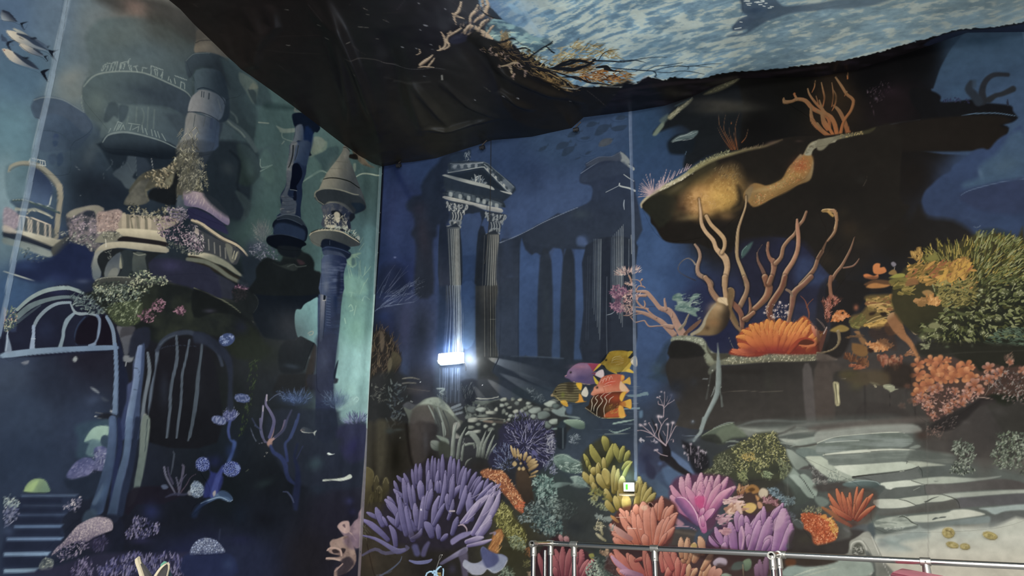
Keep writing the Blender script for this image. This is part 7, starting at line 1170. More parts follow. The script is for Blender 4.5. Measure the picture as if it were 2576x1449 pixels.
s('0,960 60,965 180,970 280,975 340,1000 360,1020',[4,6,7,6,6,4],'b08ca0');p('140,890 180,900 240,950 200,970 160,950','b08090',3,.95);p('150,1000 360,1010 340,1050 300,1200 120,1200 110,1100','4a4038',6,.8);p('120,1000 330,1040 320,1060 130,1030','645a50',5,.7)
p('700,700 760,620 860,580 960,600 1040,640 1140,720 1160,800 1100,860 900,880 700,850','4a342c',8,.85);d('740,620 860,560 900,580 850,640 780,690 750,680',30,50,14,['b07c54','8a5838','c89a70'],ang=-60,jit=60);p('820,620 880,570 940,590 960,640 900,660 880,640 840,650','a0703a',3,1);p('850,620 890,600 920,620 880,640','5c3c1c',3,1);p('950,660 970,615 1000,605 1040,630 1035,680 980,700','c4b498',3,1);p('800,780 860,745 920,760 930,800 880,845 830,830','d0ac60',3,1);p('920,670 960,700 940,730','c08a54',3,1)
d('980,700 1060,690 1140,720 1130,780 1060,760 1000,750',70,24,14,['94646c','74484f','b48488'],jit=120);d('600,700 730,690 760,760 620,760',40,60,20,['c8a0a0','a87c80','ddbcb4'],ang=0,jit=20);d('600,800 760,740 800,820 740,860 600,830',40,50,24,['c49a84','a87a64','dcb8a0'],ang=-20,jit=40);p('730,740 770,760 800,850 760,840','d4b0a0',3,.95);p('940,740 980,745 990,790 950,800','c08c6c',3,1)
d('1040,600 1130,600 1180,680 1230,700 1210,780 1150,720 1060,660',110,20,12,['5a6e78','748894','42545c','8ca0a8'],jit=180);d('1200,690 1300,700 1300,760 1220,760',60,20,12,['5c6c70','788a8c','445054'],jit=180);d('1220,830 1300,850 1310,900 1240,920',40,20,12,['4a4e54','5c6268'],jit=180);d('560,860 660,870 660,990 540,950',40,40,24,['b88a98','94687c','d0a8b0'],ang=0,jit=30)
p('480,1070 560,980 680,940 800,860 940,860 1100,820 1210,800 1270,950 1270,1120 1200,1200 500,1200','4a2c48',8,.9)
P2='84548c';T2='bd92b4'
fg('760,1000,745,840,70;780,1000,790,870,60;860,1000,830,880,50;880,980,970,870,60;900,1000,980,830,60;1000,960,1000,790,50;1060,940,1130,800,60;1110,960,1180,760,60;1080,900,1160,780,50',P2,T2,hl='ccaac0',sh='5c3c68',edge='4c2c4c')
fg('720,1200,680,950,90;640,1180,540,990,60,-8;640,1180,640,1050,50;790,1190,790,980,60;900,1190,840,950,80;860,1160,860,1055,60;880,1200,960,930,90,10;960,1200,1060,900,110,10;1040,1200,1060,1080,110;1130,1200,1190,830,150,16;1180,1200,1260,960,90,14;1000,1200,1050,1100,60;640,1230,630,1135,60,-10;560,1170,480,1070,40,-10',P2,'b88ab0',hl='c8a4c0',sh='5c3c68',edge='452845')
p('1100,940 1140,860 1200,820 1215,860 1180,960 1130,1000 1090,1010','c8a4b8',6,.6);s('500,1060 560,1130 640,1170',[4,6,4],'b08aa8',a=.7);s('790,980 810,1070 790,1190',[20,24,14],'cfa4b8',a=.7);g(1240,1160,40,30,'56606c',.8);d('570,1000 660,980 660,1050 600,1050',20,40,22,['b07c88','c8949c'],ang=10,jit=20)
p('1290,1000 1400,1010 1460,1060 1490,1150 1820,1080 1830,1000 1988,1040 1830,1240 1300,1240 1230,1120','36302d',8,.8);g(1400,1090,100,70,'3f3c30',.6);p('1760,980 1810,1000 1830,1030 1790,1020','6a6a68',4,.8)
O(2056,1070,3.823)
p('270,1240 300,1200 310,1120 350,1090 400,1060 440,1030 490,1024 520,1060 600,1220 640,1310 700,1449 0,1449 0,1360 90,1310','9a9c90',4,1,c2='84867c',g=(400,1040,420,1449));p('340,1240 345,1170 370,1135 410,1130 440,1170 450,1240','56584f',4,1);d('350,1180 440,1160 440,1240 350,1240',30,26,8,['9a9c90','6c6e66','bcbcb0'],jit=90);s('320,1190 330,1140 370,1115 420,1115 460,1160 480,1240',[10,14,14,14,12,8],'bdbeb2',f=2);p('420,1080 520,1100 600,1240 530,1250 480,1180','a5a79b',4,.9);s('440,1110 500,1200 530,1290 560,1449',6,'74766c',a=.8);s('520,1070 570,1190 630,1320 700,1449',[5,8,8,6],'d4d4c8',a=.8);s('540,1100 620,1270 690,1449',5,'8a8c84',a=.7)
p('0,1360 100,1330 300,1300 520,1300 560,1449 0,1449','8a8e84',5,.9);for_=0
p('460,1200 540,1280 560,1449 520,1449 490,1330','4c5250',5,.7);s('80,1340 200,1310 330,1300',[10,16,8],'c0c2b6',a=.7);s('120,1340 240,1449',8,'6a6c64',a=.8);s('170,1320 300,1449',8,'72746a',a=.7);d('240,1330 460,1320 470,1420 280,1430',60,60,6,['6c6e66','acaea2','54564f'],ang=-20,jit=60,a=.8);p('480,1400 520,1390 530,1420 510,1435 490,1430','d0d2c8',3,.9);p('0,1390 120,1350 140,1449 0,1449','9cb0a8',5,.9)
g(400,1330,130,20,'7c7e74',.5)
O(1660,1070,3.823)
p('1180,1400 1260,1340 1400,1360 1600,1340 1700,1290 1988,1280 1988,1449 1180,1449','8ea39a',5,.95,c2='a3b3a6',g=(1300,1360,1500,1449));p('1180,1290 1700,1290 1600,1340 1420,1350 1260,1335 1190,1380','3f342c',5,.9);p('1210,1290 1300,1290 1300,1340 1220,1350','7a4424',6,.7);s('1290,1449 1450,1390 1620,1360',[10,14,8],'c4ccb8',a=.7);s('1380,1449 1560,1400 1700,1370',[8,14,8],'b8c0ac',a=.7)
# -------- bottom centre corals (yellow sponge etc.)
O(1340,1070,3.823)
p('490,290 560,200 700,110 800,190 940,250 960,360 1050,520 1180,640 1100,740 980,760 840,840 700,700 560,600 480,400','3c3a20',10,.75)
g(720,330,160,100,'23261a',.8);g(860,260,50,60,'1f2218',.8);g(560,360,50,60,'23261c',.7)
Y1='75662a';Y2='b8ac5c'
fg('720,230,690,120,70,6;560,400,505,285,40;690,400,570,200,70,-14;700,410,780,195,70,10;850,340,800,190,60,-8;850,330,880,210,50;900,340,930,255,50;880,420,955,360,50,-14;860,560,950,370,40,-10;540,400,530,340,30;560,440,560,390,30','5c5828','a8a04c',hl='b8b05c',sh='423f1e',edge='33321a')
fg('600,460,595,425,66;640,480,640,370,50;700,420,690,320,44;700,560,640,370,0;720,600,640,480,80,-8;740,560,700,430,80;790,640,790,400,60;810,620,830,430,50;580,560,500,460,60,-8;600,620,570,480,50;620,650,590,560,50;850,760,860,590,70;860,640,870,500,70;760,720,710,620,60,-8;830,800,800,690,60;1010,760,1030,510,80,6;1060,740,1090,560,50;1070,760,1140,610,60;1090,780,1180,660,60;920,840,900,680,90;780,820,720,730,60,-8;1000,640,1010,560,30',Y1,'c0ae64',hl='c8b870',sh='544a22',edge='3c3820')
p('670,450 710,430 735,470 745,540 720,570 700,520','a8944c',3,1);g(880,650,80,60,'b89c54',.5);d('560,600 700,640 720,720 560,680',20,40,22,['8c8c50','6c6c3c'],jit=120)
p('840,810 900,780 1000,760 1120,740 1260,690 1380,760 1400,850 1370,1000 1300,1180 1060,1220 800,1100 760,960','5c2f28',8,.85)
fg('1100,1000,850,810,60,-20;1040,1000,910,830,60,-12;1060,1000,960,830,70;1010,900,1000,775,70;1100,940,1070,755,100;1170,960,1140,770,60;1190,900,1200,760,60;1230,900,1245,695,60;1260,900,1300,790,50;1280,960,1350,780,70,-8;1290,980,1390,850,60,-8','a85640','d8937c',hl='dda08a',sh='7c3c34',edge='562a28')
fg('1060,1130,850,860,60,-20;1040,1120,970,850,70;1080,1140,1020,870,64;1140,1150,1100,790,110,10;1180,1130,1160,800,60;1200,1150,1260,920,90;1240,1140,1310,890,70;1270,1120,1380,870,60,-10;1240,1140,1360,990,60;1010,1150,930,980,70;1100,1160,1080,1060,70;1230,1150,1290,1040,44;940,1160,760,960,70,-10;960,1150,780,1040,50;880,1160,790,1090,60','b05a44','d68e78',hl='dc9c88',sh='80403a',edge='5c2e2c')
fg('830,930,760,870,30','8a5c38','c0884c');s('810,885 910,885',5,'d8b8a0',a=.8);s('920,990 1000,992',7,'e8c4b4',a=.8);s('1035,998 1055,998',6,'d8b0a0');p('1125,755 1145,750 1160,770 1150,790 1130,780','2c1818',3,1);s('1118,775 1120,750 1145,745 1165,770',4,'d8a89c');p('1060,775 1100,770 1110,800 1080,820 1050,800','d8b498',4,.7)
d('590,1000 640,910 690,960 680,1020',40,24,8,['a8a080','7c7858','c8c0a0'],jit=120);fg('690,1100,620,1040,30;680,1050,660,980,24;710,1110,640,1060,24','7c7858','b0a888');d('730,980 790,960 840,1020 760,1020',40,26,7,['98948c','6c6a66','bcb8b0'],jit=90)
fg('950,1090,800,980,60,-10','9a6460','c8988c')
p('40,1449 60,1240 250,1060 440,1180 560,1240 600,1449','3c2028',8,.8);fg('290,1110,270,1060,40;345,1110,325,1080,50','8a5c60','c09090')
fg('330,1449,230,1200,60;300,1449,300,1180,70;340,1440,370,1200,70;260,1449,210,1260,60;420,1449,480,1210,90,6;380,1449,440,1230,60;460,1449,540,1300,60;500,1449,590,1290,60;120,1449,70,1240,50;240,1449,220,1370,50;440,1449,420,1330,50','7a3844','b86a6c',hl='c07c7c',sh='4c2430',edge='3c1c28')
p('550,1240 590,1230 605,1260 590,1290 560,1270','8a8a44',3,1);d('520,1380 600,1270 700,1300 760,1420 740,1449 520,1449',150,24,12,['7a8c80','98a898','56665c','b4c0a8'],jit=180)
p('600,1200 780,1200 840,1449 700,1449','343f3c',8,.7);d('660,1200 740,1190 750,1260 680,1250',30,26,18,['a08468','c0a080','7c6450'],jit=90);d('710,1260 860,1270 900,1449 780,1449',90,22,12,['5c6c6c','788888','3c4848'],jit=180)
p('760,1200 900,1180 1400,1160 1988,1200 1988,1449 800,1449','4a2c2c',8,.75)
fg('1000,1449,760,1240,70,-16;1040,1449,800,1200,80,-16;1020,1400,920,1240,70;1080,1449,950,1260,90,-10;1000,1300,1070,1275,40;1120,1449,1080,1180,60;1000,1449,830,1380,80,-8;1140,1449,1110,1240,50;1260,1400,1240,1220,50;1320,1430,1300,1190,90;1380,1449,1360,1200,70;1420,1420,1480,1230,60;1440,1449,1520,1180,50;1300,1449,1340,1360,70;1480,1449,1570,1380,50;1400,1449,1400,1280,60;1350,1380,1270,1200,60','a04844','cc7e6c',hl='d08c78',sh='6c2c30',edge='4c2024')
fg('1000,1449,770,1260,50,-16;1050,1449,860,1400,70','90607c','c090a8',sh='5c3c54')
fg('1500,1320,1530,1180,50;1460,1300,1500,1100,70;1440,1260,1430,1090,60;1480,1280,1490,1090,50;1540,1260,1560,1140,70;1640,1230,1610,1080,70,6;1620,1449,1700,1260,60;1660,1449,1700,1340,70;1560,1300,1600,1210,70;1640,1380,1740,1220,60;1500,1449,1510,1340,50;1540,1449,1580,1380,50;1780,1449,1820,1400,60;1740,1449,1810,1390,60','a87050','d8a884',hl='dcb48c',sh='70483c',edge='54342c');p('1530,1140 1580,1140 1580,1180 1540,1190','b09850',4,.8)
p('1740,1310 1790,1270 1850,1275 1875,1310 1860,1350 1800,1360 1750,1345','b8a8b8',3,1,c2='988a98',g=(1800,1280,1800,1350));p('1880,1380 1940,1330 1988,1310 1988,1390 1930,1400','5c6a64',4,.95);p('1570,1210 1988,1220 1988,1300 1850,1270 1760,1270 1700,1300 1560,1250','3a2826',5,.7)
O(1660,1070,3.823)
p('520,1210 1050,1230 1080,1300 1040,1449 540,1449 560,1330 640,1340 650,1290','43302e',6,.8);p('800,1310 860,1280 885,1320 870,1380 820,1395','7c9274',3,1,c2='5a6c58',g=(830,1290,850,1390));p('690,1380 720,1320 800,1310 810,1370 740,1390','4f5a54',4,.95);s('800,1340 805,1449',5,'8a7c60');fg('940,1449,935,1340,60;1010,1449,1030,1260,60;990,1449,960,1300,50','6a4a64','9a7490',sh='4a3048');p('600,1430 640,1420 690,1440 680,1449 600,1449','8ca08c',3,.9);fg('540,1449,580,1390,70;480,1449,530,1360,50','a06858','cc9480')
# ================= CEILING PRINT: water surface seen from below, dark rock rim =================
W('C')
base([(500,60,'1a1817'),(600,100,'1b1715'),(700,60,'171313'),(800,100,'141212'),(800,250,'151414'),(900,350,'13110f'),(950,150,'121112'),(1000,380,'16140f'),(1050,300,'1c1b17'),(1100,300,'201f1a'),(1150,200,'191817'),(1200,330,'161717'),(1300,320,'0f1113'),(1400,280,'0e0f12'),(1300,230,'12131a'),(1500,250,'121012'),(1600,260,'100e0f'),(1700,230,'0a0808'),(1000,60,'161418'),(1100,60,'17151c')],50)
def water(t,lo):
 P=smooth_pts(pp(t),True);m=6
 bb=(P[:,0].min()-m,P[:,1].min()-m,P[:,0].max()+m,P[:,1].max()+m)
 def fn(cv,s_):
  X=cv.X[s_];Y=cv.Y[s_]
  if X.size==0:return
  d=inside_sdf(X+(vnoise(X/6,Y/6,1)-.5)*5,Y+(vnoise(X/6+9,Y/6,2)-.5)*5,P);A=np.clip(d/1.5+.5,0,1)
  th=np.radians(-27+6*np.clip((X-1500)/1000,0,1));U=X*np.cos(th)+Y*np.sin(th);V=-X*np.sin(th)+Y*np.cos(th)
  q=np.clip((X-1200)/1400,0,1)
  n1=fbm(U/34+vnoise(X/90,Y/90,4),V/7+1.2*vnoise(X/130,Y/130,8),21,5)
  n2=fbm(U/170,V/45,33,3)
  bl=np.array([.40,.56,.67])*(1-q[...,None])+np.array([.47,.57,.60])*q[...,None]
  bl=bl*(.82+.34*n2[...,None])
  pale=np.array([.72,.79,.76])*(1-q[...,None])+np.array([.66,.69,.64])*q[...,None]
  w=np.exp(-((X-1560)/260)**2-((Y-70)/90)**2)*.10+.06*(n2-.5)
  k=np.clip((n1-.53+w)/(.07+.08*q),0,1)[...,None]*(.9-.25*q[...,None])
  C=bl*(1-k)+pale*k
  k2=np.clip((.39-n1)/.06,0,1)[...,None]*(.38-.3*q[...,None])
  C=C*(1-k2)+np.array([.20,.31,.43])*k2
  fade=np.clip((X-1900)/700,0,1)[...,None]*.12
  C=C*(1-fade)
  cv.put(s_,A,C)
 add(fn,bb)
O(0,0,1)
water('1195,-200 1200,-60 1205,0 1215,25 1235,45 1255,70 1275,95 1290,105 1310,130 1350,150 1385,175 1410,195 1440,212 1480,220 1530,213 1560,222 1600,208 1623,193 1650,198 1675,202 1686,194 1730,199 1770,196 1822,184 1901,178 1980,169 2080,157 2148,146 2203,134 2292,108 2345,94 2410,75 2465,71 2502,67 2576,55 2700,30 2760,-200',0)
g(1290,40,90,70,'5b7fa6',.6);g(1240,20,40,40,'4f6c94',.7);g(1660,115,120,40,'5f86a0',.45,-10)
O(960,0,3.294)
s('1060,40 1110,80 1160,110',[30,46,20],'7ba3bf',a=.8,f=4);s('1120,-10 1200,120 1290,270 1320,300',[26,30,34,26],'8fb0c4',a=.55,f=3)
for q in('1250,100 1350,60 1450,30','1400,60 1500,40 1600,10','1600,60 1720,20 1800,-10','1350,230 1480,160 1600,130','1450,250 1600,190 1750,140'):s(q,[4,12,5],'b4ccc8',a=.6)
p('860,230 930,150 1000,170 1080,200 1180,240 1260,300 1380,320 1420,380 1350,420 1250,440 1150,380 1040,330 960,340 900,300','7ea6a8',5,.8,tx=('n','3f5f72',14,.45,.6,.6,2))
for i in range(26):
 x=880+RND.random()*520;y=210+(x-880)*.38+RND.random()*90
 s([(x,y+20),(x+26,y-4),(x+70,y-16+RND.random()*20)],[3,11,3],RND.choice(['b9cbb8','a8c4bc','3c566a','c4cfb4']),a=.8)
for q,w in(('620,200 600,130 640,90 660,20',[6,20,26,14]),('590,110 620,130 680,150',[14,18,8]),('735,200 740,130 780,90 800,40',[16,24,28,8]),('760,190 800,150 840,130 880,60 870,0',[10,24,26,30,24]),('830,0 850,60 880,110 920,150',[20,30,26,12]),('800,240 840,190 880,160',[20,34,20]),('690,280 720,220 790,230 850,270 890,290',[14,30,34,30,18]),('650,290 690,250 740,200',[8,22,12]),('740,330 780,270 800,260',[10,22,14]),('870,290 900,240 930,210',[10,24,12]),('495,260 520,310 530,370 500,410 460,420',[10,18,20,18,8]),('570,260 540,330 560,380 520,410',[14,18,16,10]),('555,300 620,260 660,230',[12,20,14]),('550,275 620,265',[14,8]),('480,380 490,410',[8,16]),('320,540 360,510 400,480 430,450',[24,30,18,4]),('380,560 420,510 440,480',[14,14,5]),('300,565 350,555 430,560',[5,12,6]),('285,460 320,440 310,410',[4,10,5]),('820,290 880,300 920,320',[16,30,16])):s(q,w,'a08a72',c2='b8a488',hl='ccb89c',sh='4a3c34')
d('560,240 700,180 860,-10 900,60 900,290 760,330 640,300',70,30,9,['1a1a22','3c3440','8a7666','2a3444'],ang=-60,jit=30)
p('560,330 640,270 700,300 720,340 600,370','22243a',6,.8)
p('900,60 990,150 1000,160 930,150 880,110','1c2430',3,.9);s('500,-10 600,0 720,10 790,60 870,120 940,150 1000,158',[6,10,8,6,12,8,3],'15181e')
p('1020,260 1050,280 1060,380 1010,400 980,340','6a5638',5,.8);d('980,260 1060,250 1080,400 980,400',40,30,6,['8a7248','5c4828','a88c5c','3c2c18'],ang=-70,jit=40)
d('1130,420 1260,430 1340,500 1440,480 1420,560 1300,560 1180,480',80,40,7,['8a7a50','b09c68','5c5030','3c3420'],ang=-30,jit=60,curve=10)
d('1380,540 1440,400 1560,350 1720,360 1960,430 1940,480 1750,470 1600,480 1480,540',130,60,9,['9a8450','b09a60','7a6638','c4b078','5c4c28'],ang=-10,jit=40,curve=14,a=.8)
d('1380,570 1560,480 1700,500 1780,540 1700,600 1500,620 1400,600',150,70,7,['8a6a38','5c4420','a88450','2c2010','3c2c14'],ang=-12,jit=20,curve=8)
d('1560,640 1700,590 1860,580 2040,600 2020,670 1860,680 1700,670',120,60,9,['7c4c20','9a6830','5c3414','b08044','3c2410'],ang=5,jit=30,curve=12);g(1780,620,110,26,'7c4a20',.5)
d('1700,660 1860,690 2060,640 2050,600 1960,700 1800,710',50,40,5,['6c6040','b0a070','3c3420'],ang=0,jit=30,curve=10)
p('780,250 860,320 960,340 1060,420 1160,500 1250,560 1340,590 1480,640 1500,720 1560,750 1640,740 1700,720 1860,720 2107,690 2107,1200 1600,1100 1100,1000 900,560 820,420 700,340','14120f',5,.92)
d('980,340 1120,400 1300,560 1480,640 1480,700 1250,640 1100,560 960,480 820,400',120,60,5,['3a2e20','5c4a30','221a12','6c5838'],ang=25,jit=25,curve=8)
for x,y,r in((840,425,26),(905,405,18),(920,450,26),(950,460,20),(1000,440,22),(1035,470,26),(1120,525,18),(1060,560,20),(1095,610,18),(1150,550,18),(1190,590,20),(1190,610,16),(975,555,14)):d('%d,%d %d,%d %d,%d %d,%d'%(x-r,y,x,y-r,x+r,y,x,y+r),6,16,9,['6c5c54','8a7464','544a48'],jit=180)
s('980,550 1040,540 1090,520 1130,520',[8,16,18,8],'8a7a60');s('1060,560 1080,600 1070,540',8,'8a7a60')
d('1250,560 1500,640 1640,740 1500,740 1350,680',80,60,4,['6c5430','4a3a20','8a7040'],ang=25,jit=12)
for q,w in(('960,350 1020,340 1080,315 1120,330',[10,16,14,5]),('1130,340 1160,365 1210,380',[3,4,3]),('1040,420 1120,410 1190,395 1260,440',[10,14,12,4]),('1160,490 1210,490 1260,450 1330,400 1400,360 1415,340',[14,18,14,12,16,10]),('1370,385 1400,420 1430,440',[8,12,12]),('1220,550 1300,560 1400,570 1480,540 1560,505 1620,500 1700,520',[6,10,18,20,18,12,8]),('1380,575 1480,570 1580,580 1640,560 1700,540 1760,500',[14,26,34,26,20,14]),('1440,560 1560,530 1640,500 1760,530',[8,22,20,10]),('1760,500 1900,505 2000,515 2107,500',[10,10,8,5]),('1795,500 1830,450 1880,420 1975,410',[6,7,6,3]),('1750,495 1770,490',14),('1780,560 1860,550 1900,580 1960,590 2030,590',[14,24,16,8,5]),('1800,560 1900,560 2000,572 2107,578',[8,6,6,4]),('1900,580 1850,570',20),('1500,640 1620,640 1700,680 1800,690 1900,700',[10,14,10,12,6]),('1300,570 1450,600 1600,650 1700,670',[8,10,10,8]),('1350,600 1480,660 1560,740',[5,7,7])):s(q,w,'15171a')
for q in('1300,550 1400,580 1550,620','1350,560 1500,600 1640,640','1400,590 1520,650 1600,720','1450,620 1540,680 1600,740','1380,600 1500,670 1540,740'):s(q,4,'8a7448',a=.8)
s('1480,700 1600,740 1640,725 1740,700 1860,715 1990,715 2050,690 2107,680',[3,6,4,5,4,5,4,3],'8f9896',a=.8)
for x,y,r in((310,35,9),(530,75,8),(365,208,14),(320,245,6),(172,398,10),(410,370,9),(290,405,8),(420,410,7),(500,640,8),(1010,800,9),(1130,810,8),(1565,835,8),(775,830,6),(355,635,6),(940,10,6)):s('%d,%d %d,%d'%(x-r*.7,y-2,x+r*.7,y+3),r*.9,'7c8088',a=.8)
s('500,625 502,660',10,'8a8a84');s('0,520 60,545 180,572 330,575 440,565 520,575',[3,5,3,5,4,3],'4c4c50',a=.8);s('100,690 250,690 400,680',10,'2c2c2a',a=.7,f=5);s('560,0 650,60 720,110',4,'302c30',a=.7);s('20,140 60,190',5,'4c4850',a=.7);s('130,80 200,0',4,'3c3840',a=.6);s('850,720 900,760',4,'55544c',a=.6);s('700,140 560,120',3,'302c30')
s('1700,750 1780,810 1860,880',4,'3a3634',a=.8);s('1920,785 2040,765',5,'3c3c40',a=.7)
O(480,0)
for x,y,l in((920,92,24),(1230,232,24),(1305,352,28),(1510,392,28),(1695,142,18),(1790,382,18),(935,436,24),(1570,684,8),(1630,260,44),(1685,266,30),(1525,48,0)):s('%d,%d %d,%d'%(x-l/2,y,x+l/2,y+2),8,'55534f',a=.8)
s('1650,75 1690,98',6,'55504c');s('1100,20 1150,60 1260,180',3,'2a2626',a=.7);s('1480,530 1560,550 1760,570 1880,625 1983,640',[4,7,8,6,4],'3a3634',a=.7);s('720,350 1000,345 1260,335',3,'26211f',a=.7);s('700,470 860,500 1240,520',5,'24211f',a=.6,f=3);s('1530,400 1600,480 1680,530',3,'302c2a',a=.7);s('1850,195 1890,215',4,'4c4846');s('1840,130 1983,120',3,'26221f',a=.8);s('1640,1000 1710,1060',5,'3a3630',a=.7);s('790,590 860,640 980,740',4,'242120',a=.7);s('1850,740 1983,800',5,'24211f',a=.7);s('0,20 60,60',10,'2a2524',a=.6)
g(0,0,200,100,'221d1b',.5)
O(1560,0)
p('1165,-60 1160,40 1165,100 1190,130 1215,150 1150,180 1110,220 1075,275 1160,290 1220,285 1200,310 1100,330 1020,345 1140,340 1220,320 1300,270 1400,210 1480,180 1600,140 1700,120 1983,95 2300,70 2500,20 2600,-10 2600,-60 1983,20 1800,40 1600,60 1540,40 1500,0 1480,-60','3d5268',6,.92,c2='5a7080',g=(1250,100,2400,0));g(1300,100,150,60,'2f445e',.8,-10);p('1070,280 1140,200 1220,150 1300,170 1240,230 1150,290','40546c',6,.7)
for q in('1190,10 1240,14','1210,35 1260,30','1220,48 1250,50','1290,20 1330,14','1310,25 1380,12','1370,55 1390,58','1420,75 1450,72','1350,0 1380,5','1440,60 1470,62','1200,0 1240,2','1330,42 1360,40','1390,30 1410,28','1150,210 1170,212','1100,275 1160,265'):s(q,9,'b8c4c4')
s('820,250 900,225 1000,200 1100,180 1215,150',[3,6,5,7,5],'a8b0a4',a=.8);s('1020,340 1120,300 1200,290',[3,8,4],'6a7c88',a=.6)
p('2056,-20 2600,-20 2500,30 2300,60 2056,90','4a6070',12,.5)
for q,w in(('0,585 80,582 150,580 240,598',[8,8,10,4]),('100,590 200,565 300,552 400,550 455,555',[5,7,5,5,3]),('0,660 100,668 240,680 320,685 345,720 335,740 390,765',[10,10,10,10,14,12,5]),('250,680 340,640 460,630 600,603',[6,7,6,4]),('320,685 440,650 560,635 650,645 650,665',[6,7,8,8,7]),('650,640 730,632 850,615 970,612',[7,7,4,3]),('720,635 800,640 880,650',[5,5,3]),('460,630 462,648',6),('330,690 460,700 570,685 690,690 805,712',[5,6,5,6,4]),('150,690 220,640 240,630',[3,4,2])):s(q,w,'1b2a38')
s('0,835 60,830 140,800 180,790 240,735 330,745 430,770',[8,14,8,8,6,5,3],'a8b0ac',a=.7);p('180,790 230,730 260,735 200,785','8fa0ac',2,.9)
s('0,700 60,690 60,760 0,790',20,'8a7450',a=.7)
O(0,0,1)
p('1560,224 1600,212 1623,196 1675,205 1686,197 1770,198 1822,187 1901,181 1980,172 2080,160 2148,149 2203,137 2292,111 2345,97 2410,78 2465,74 2502,70 2576,58 2760,32 2760,300 1560,400','0b090b',3,1,tx=('n','17131a',26,.45,.75,.5,2));p('2350,97 2410,79 2465,75 2502,71 2576,59 2700,40 2700,120 2350,120','141a2c',3,.9)
s('1560,228 1640,215 1760,205 1900,190 2080,168',[6,10,8,10,6],'1c161b',a=.8,f=5)
# ==== materials
def principled(name,col,rough=.5,metal=0,spec=.5,emit=None,es=0,noise=0,nscale=40,bump=0):
 m=bpy.data.materials.new(name);m.use_nodes=True;nt=m.node_tree;b=nt.nodes['Principled BSDF']
 b.inputs['Base Color'].default_value=(*col,1);b.inputs['Roughness'].default_value=rough
 b.inputs['Metallic'].default_value=metal;b.inputs['Specular IOR Level'].default_value=spec
 if emit:b.inputs['Emission Color'].default_value=(*emit,1);b.inputs['Emission Strength'].default_value=es
 tc=nt.nodes.new('ShaderNodeTexCoord');n=nt.nodes.new('ShaderNodeTexNoise');n.inputs['Scale'].default_value=nscale
 nt.links.new(tc.outputs['Object'],n.inputs['Vector'])
 if noise:
  mx=nt.nodes.new('ShaderNodeMix');mx.data_type='RGBA'
  mx.inputs[6].default_value=(*[c*(1-noise)for c in col],1);mx.inputs[7].default_value=(*[min(1,c*(1+noise))for c in col],1)
  nt.links.new(n.outputs['Fac'],mx.inputs[0]);nt.links.new(mx.outputs[2],b.inputs['Base Color'])
 if bump:
  bp=nt.nodes.new('ShaderNodeBump');bp.inputs['Strength'].default_value=bump;bp.inputs['Distance'].default_value=.002
  nt.links.new(n.outputs['Fac'],bp.inputs['Height']);nt.links.new(bp.outputs['Normal'],b.inputs['Normal'])
 return m
def cloth_mat(name,spec,rough,weave=.05):
 m=bpy.data.materials.new(name);m.use_nodes=True;nt=m.node_tree;b=nt.nodes['Principled BSDF']
 at=nt.nodes.new('ShaderNodeAttribute');at.attribute_name='print'
 tc=nt.nodes.new('ShaderNodeTexCoord');n=nt.nodes.new('ShaderNodeTexNoise');n.inputs['Scale'].default_value=110;n.inputs['Detail'].default_value=2
 nt.links.new(tc.outputs['Object'],n.inputs['Vector'])
 mr=nt.nodes.new('ShaderNodeMapRange');mr.inputs[3].default_value=1-weave;mr.inputs[4].default_value=1+weave
 nt.links.new(n.outputs['Fac'],mr.inputs[0])
 mx=nt.nodes.new('ShaderNodeVectorMath');mx.operation='SCALE'
 nt.links.new(at.outputs['Color'],mx.inputs[0]);nt.links.new(mr.outputs[0],mx.inputs['Scale'])
 nt.links.new(mx.outputs[0],b.inputs['Base Color'])
 b.inputs['Roughness'].default_value=rough;b.inputs['Specular IOR Level'].default_value=spec
 return m
M_CLOTH=cloth_mat('printed_vinyl',.05,.5)
M_CEIL=cloth_mat('printed_ceiling_vinyl',.22,.34)
def link(o,parent=None,**kw):
 COL.objects.link(o)
 if parent:o.parent=parent
 for k,v in kw.items():o[k]=v
 return o
def thing(name,label,cat,loc=(0,0,0),group=None):
 o=bpy.data.objects.new(name,None);COL.objects.link(o);o.location=loc;o.empty_display_size=.1
 o['label']=label;o['category']=cat
 if group:o['group']=group
 return o
def srgb2lin(c):return np.where(c<=.04045,c/12.92,((c+.055)/1.055)**2.4)
def grid_mesh(name,P,C,mat,parent=None,keep=None):
 """quad grid; keep = cell mask"""
 H,W_=P.shape[:2]
 idx=np.arange(H*W_).reshape(H,W_)
 a=idx[:-1,:-1];b=idx[:-1,1:];c=idx[1:,1:];d_=idx[1:,:-1]
 q=np.stack([a,b,c,d_],-1)
 q=q.reshape(-1,4)if keep is None else q[keep]
 used=np.unique(q);rm=np.full(H*W_,-1);rm[used]=np.arange(len(used));q=rm[q]
 V=P.reshape(-1,3)[used]
 me=bpy.data.meshes.new(name)
 me.vertices.add(len(V));me.vertices.foreach_set('co',V.astype(np.float32).ravel())
 n=len(q);me.loops.add(n*4);me.loops.foreach_set('vertex_index',q.astype(np.int32).ravel())
 me.polygons.add(n);me.polygons.foreach_set('loop_start',np.arange(0,n*4,4,dtype=np.int32));me.polygons.foreach_set('loop_total',np.full(n,4,np.int32))
 me.polygons.foreach_set('use_smooth',np.ones(n,bool))
 me.update(calc_edges=True)
 ca=me.color_attributes.new('print','FLOAT_COLOR','POINT')
 cc=np.ones((len(V),4),np.float32);cc[:,:3]=C.reshape(-1,3)[used]
 ca.data.foreach_set('color',cc.ravel())
 me.materials.append(mat)
 return link(bpy.data.objects.new(name,me),parent)
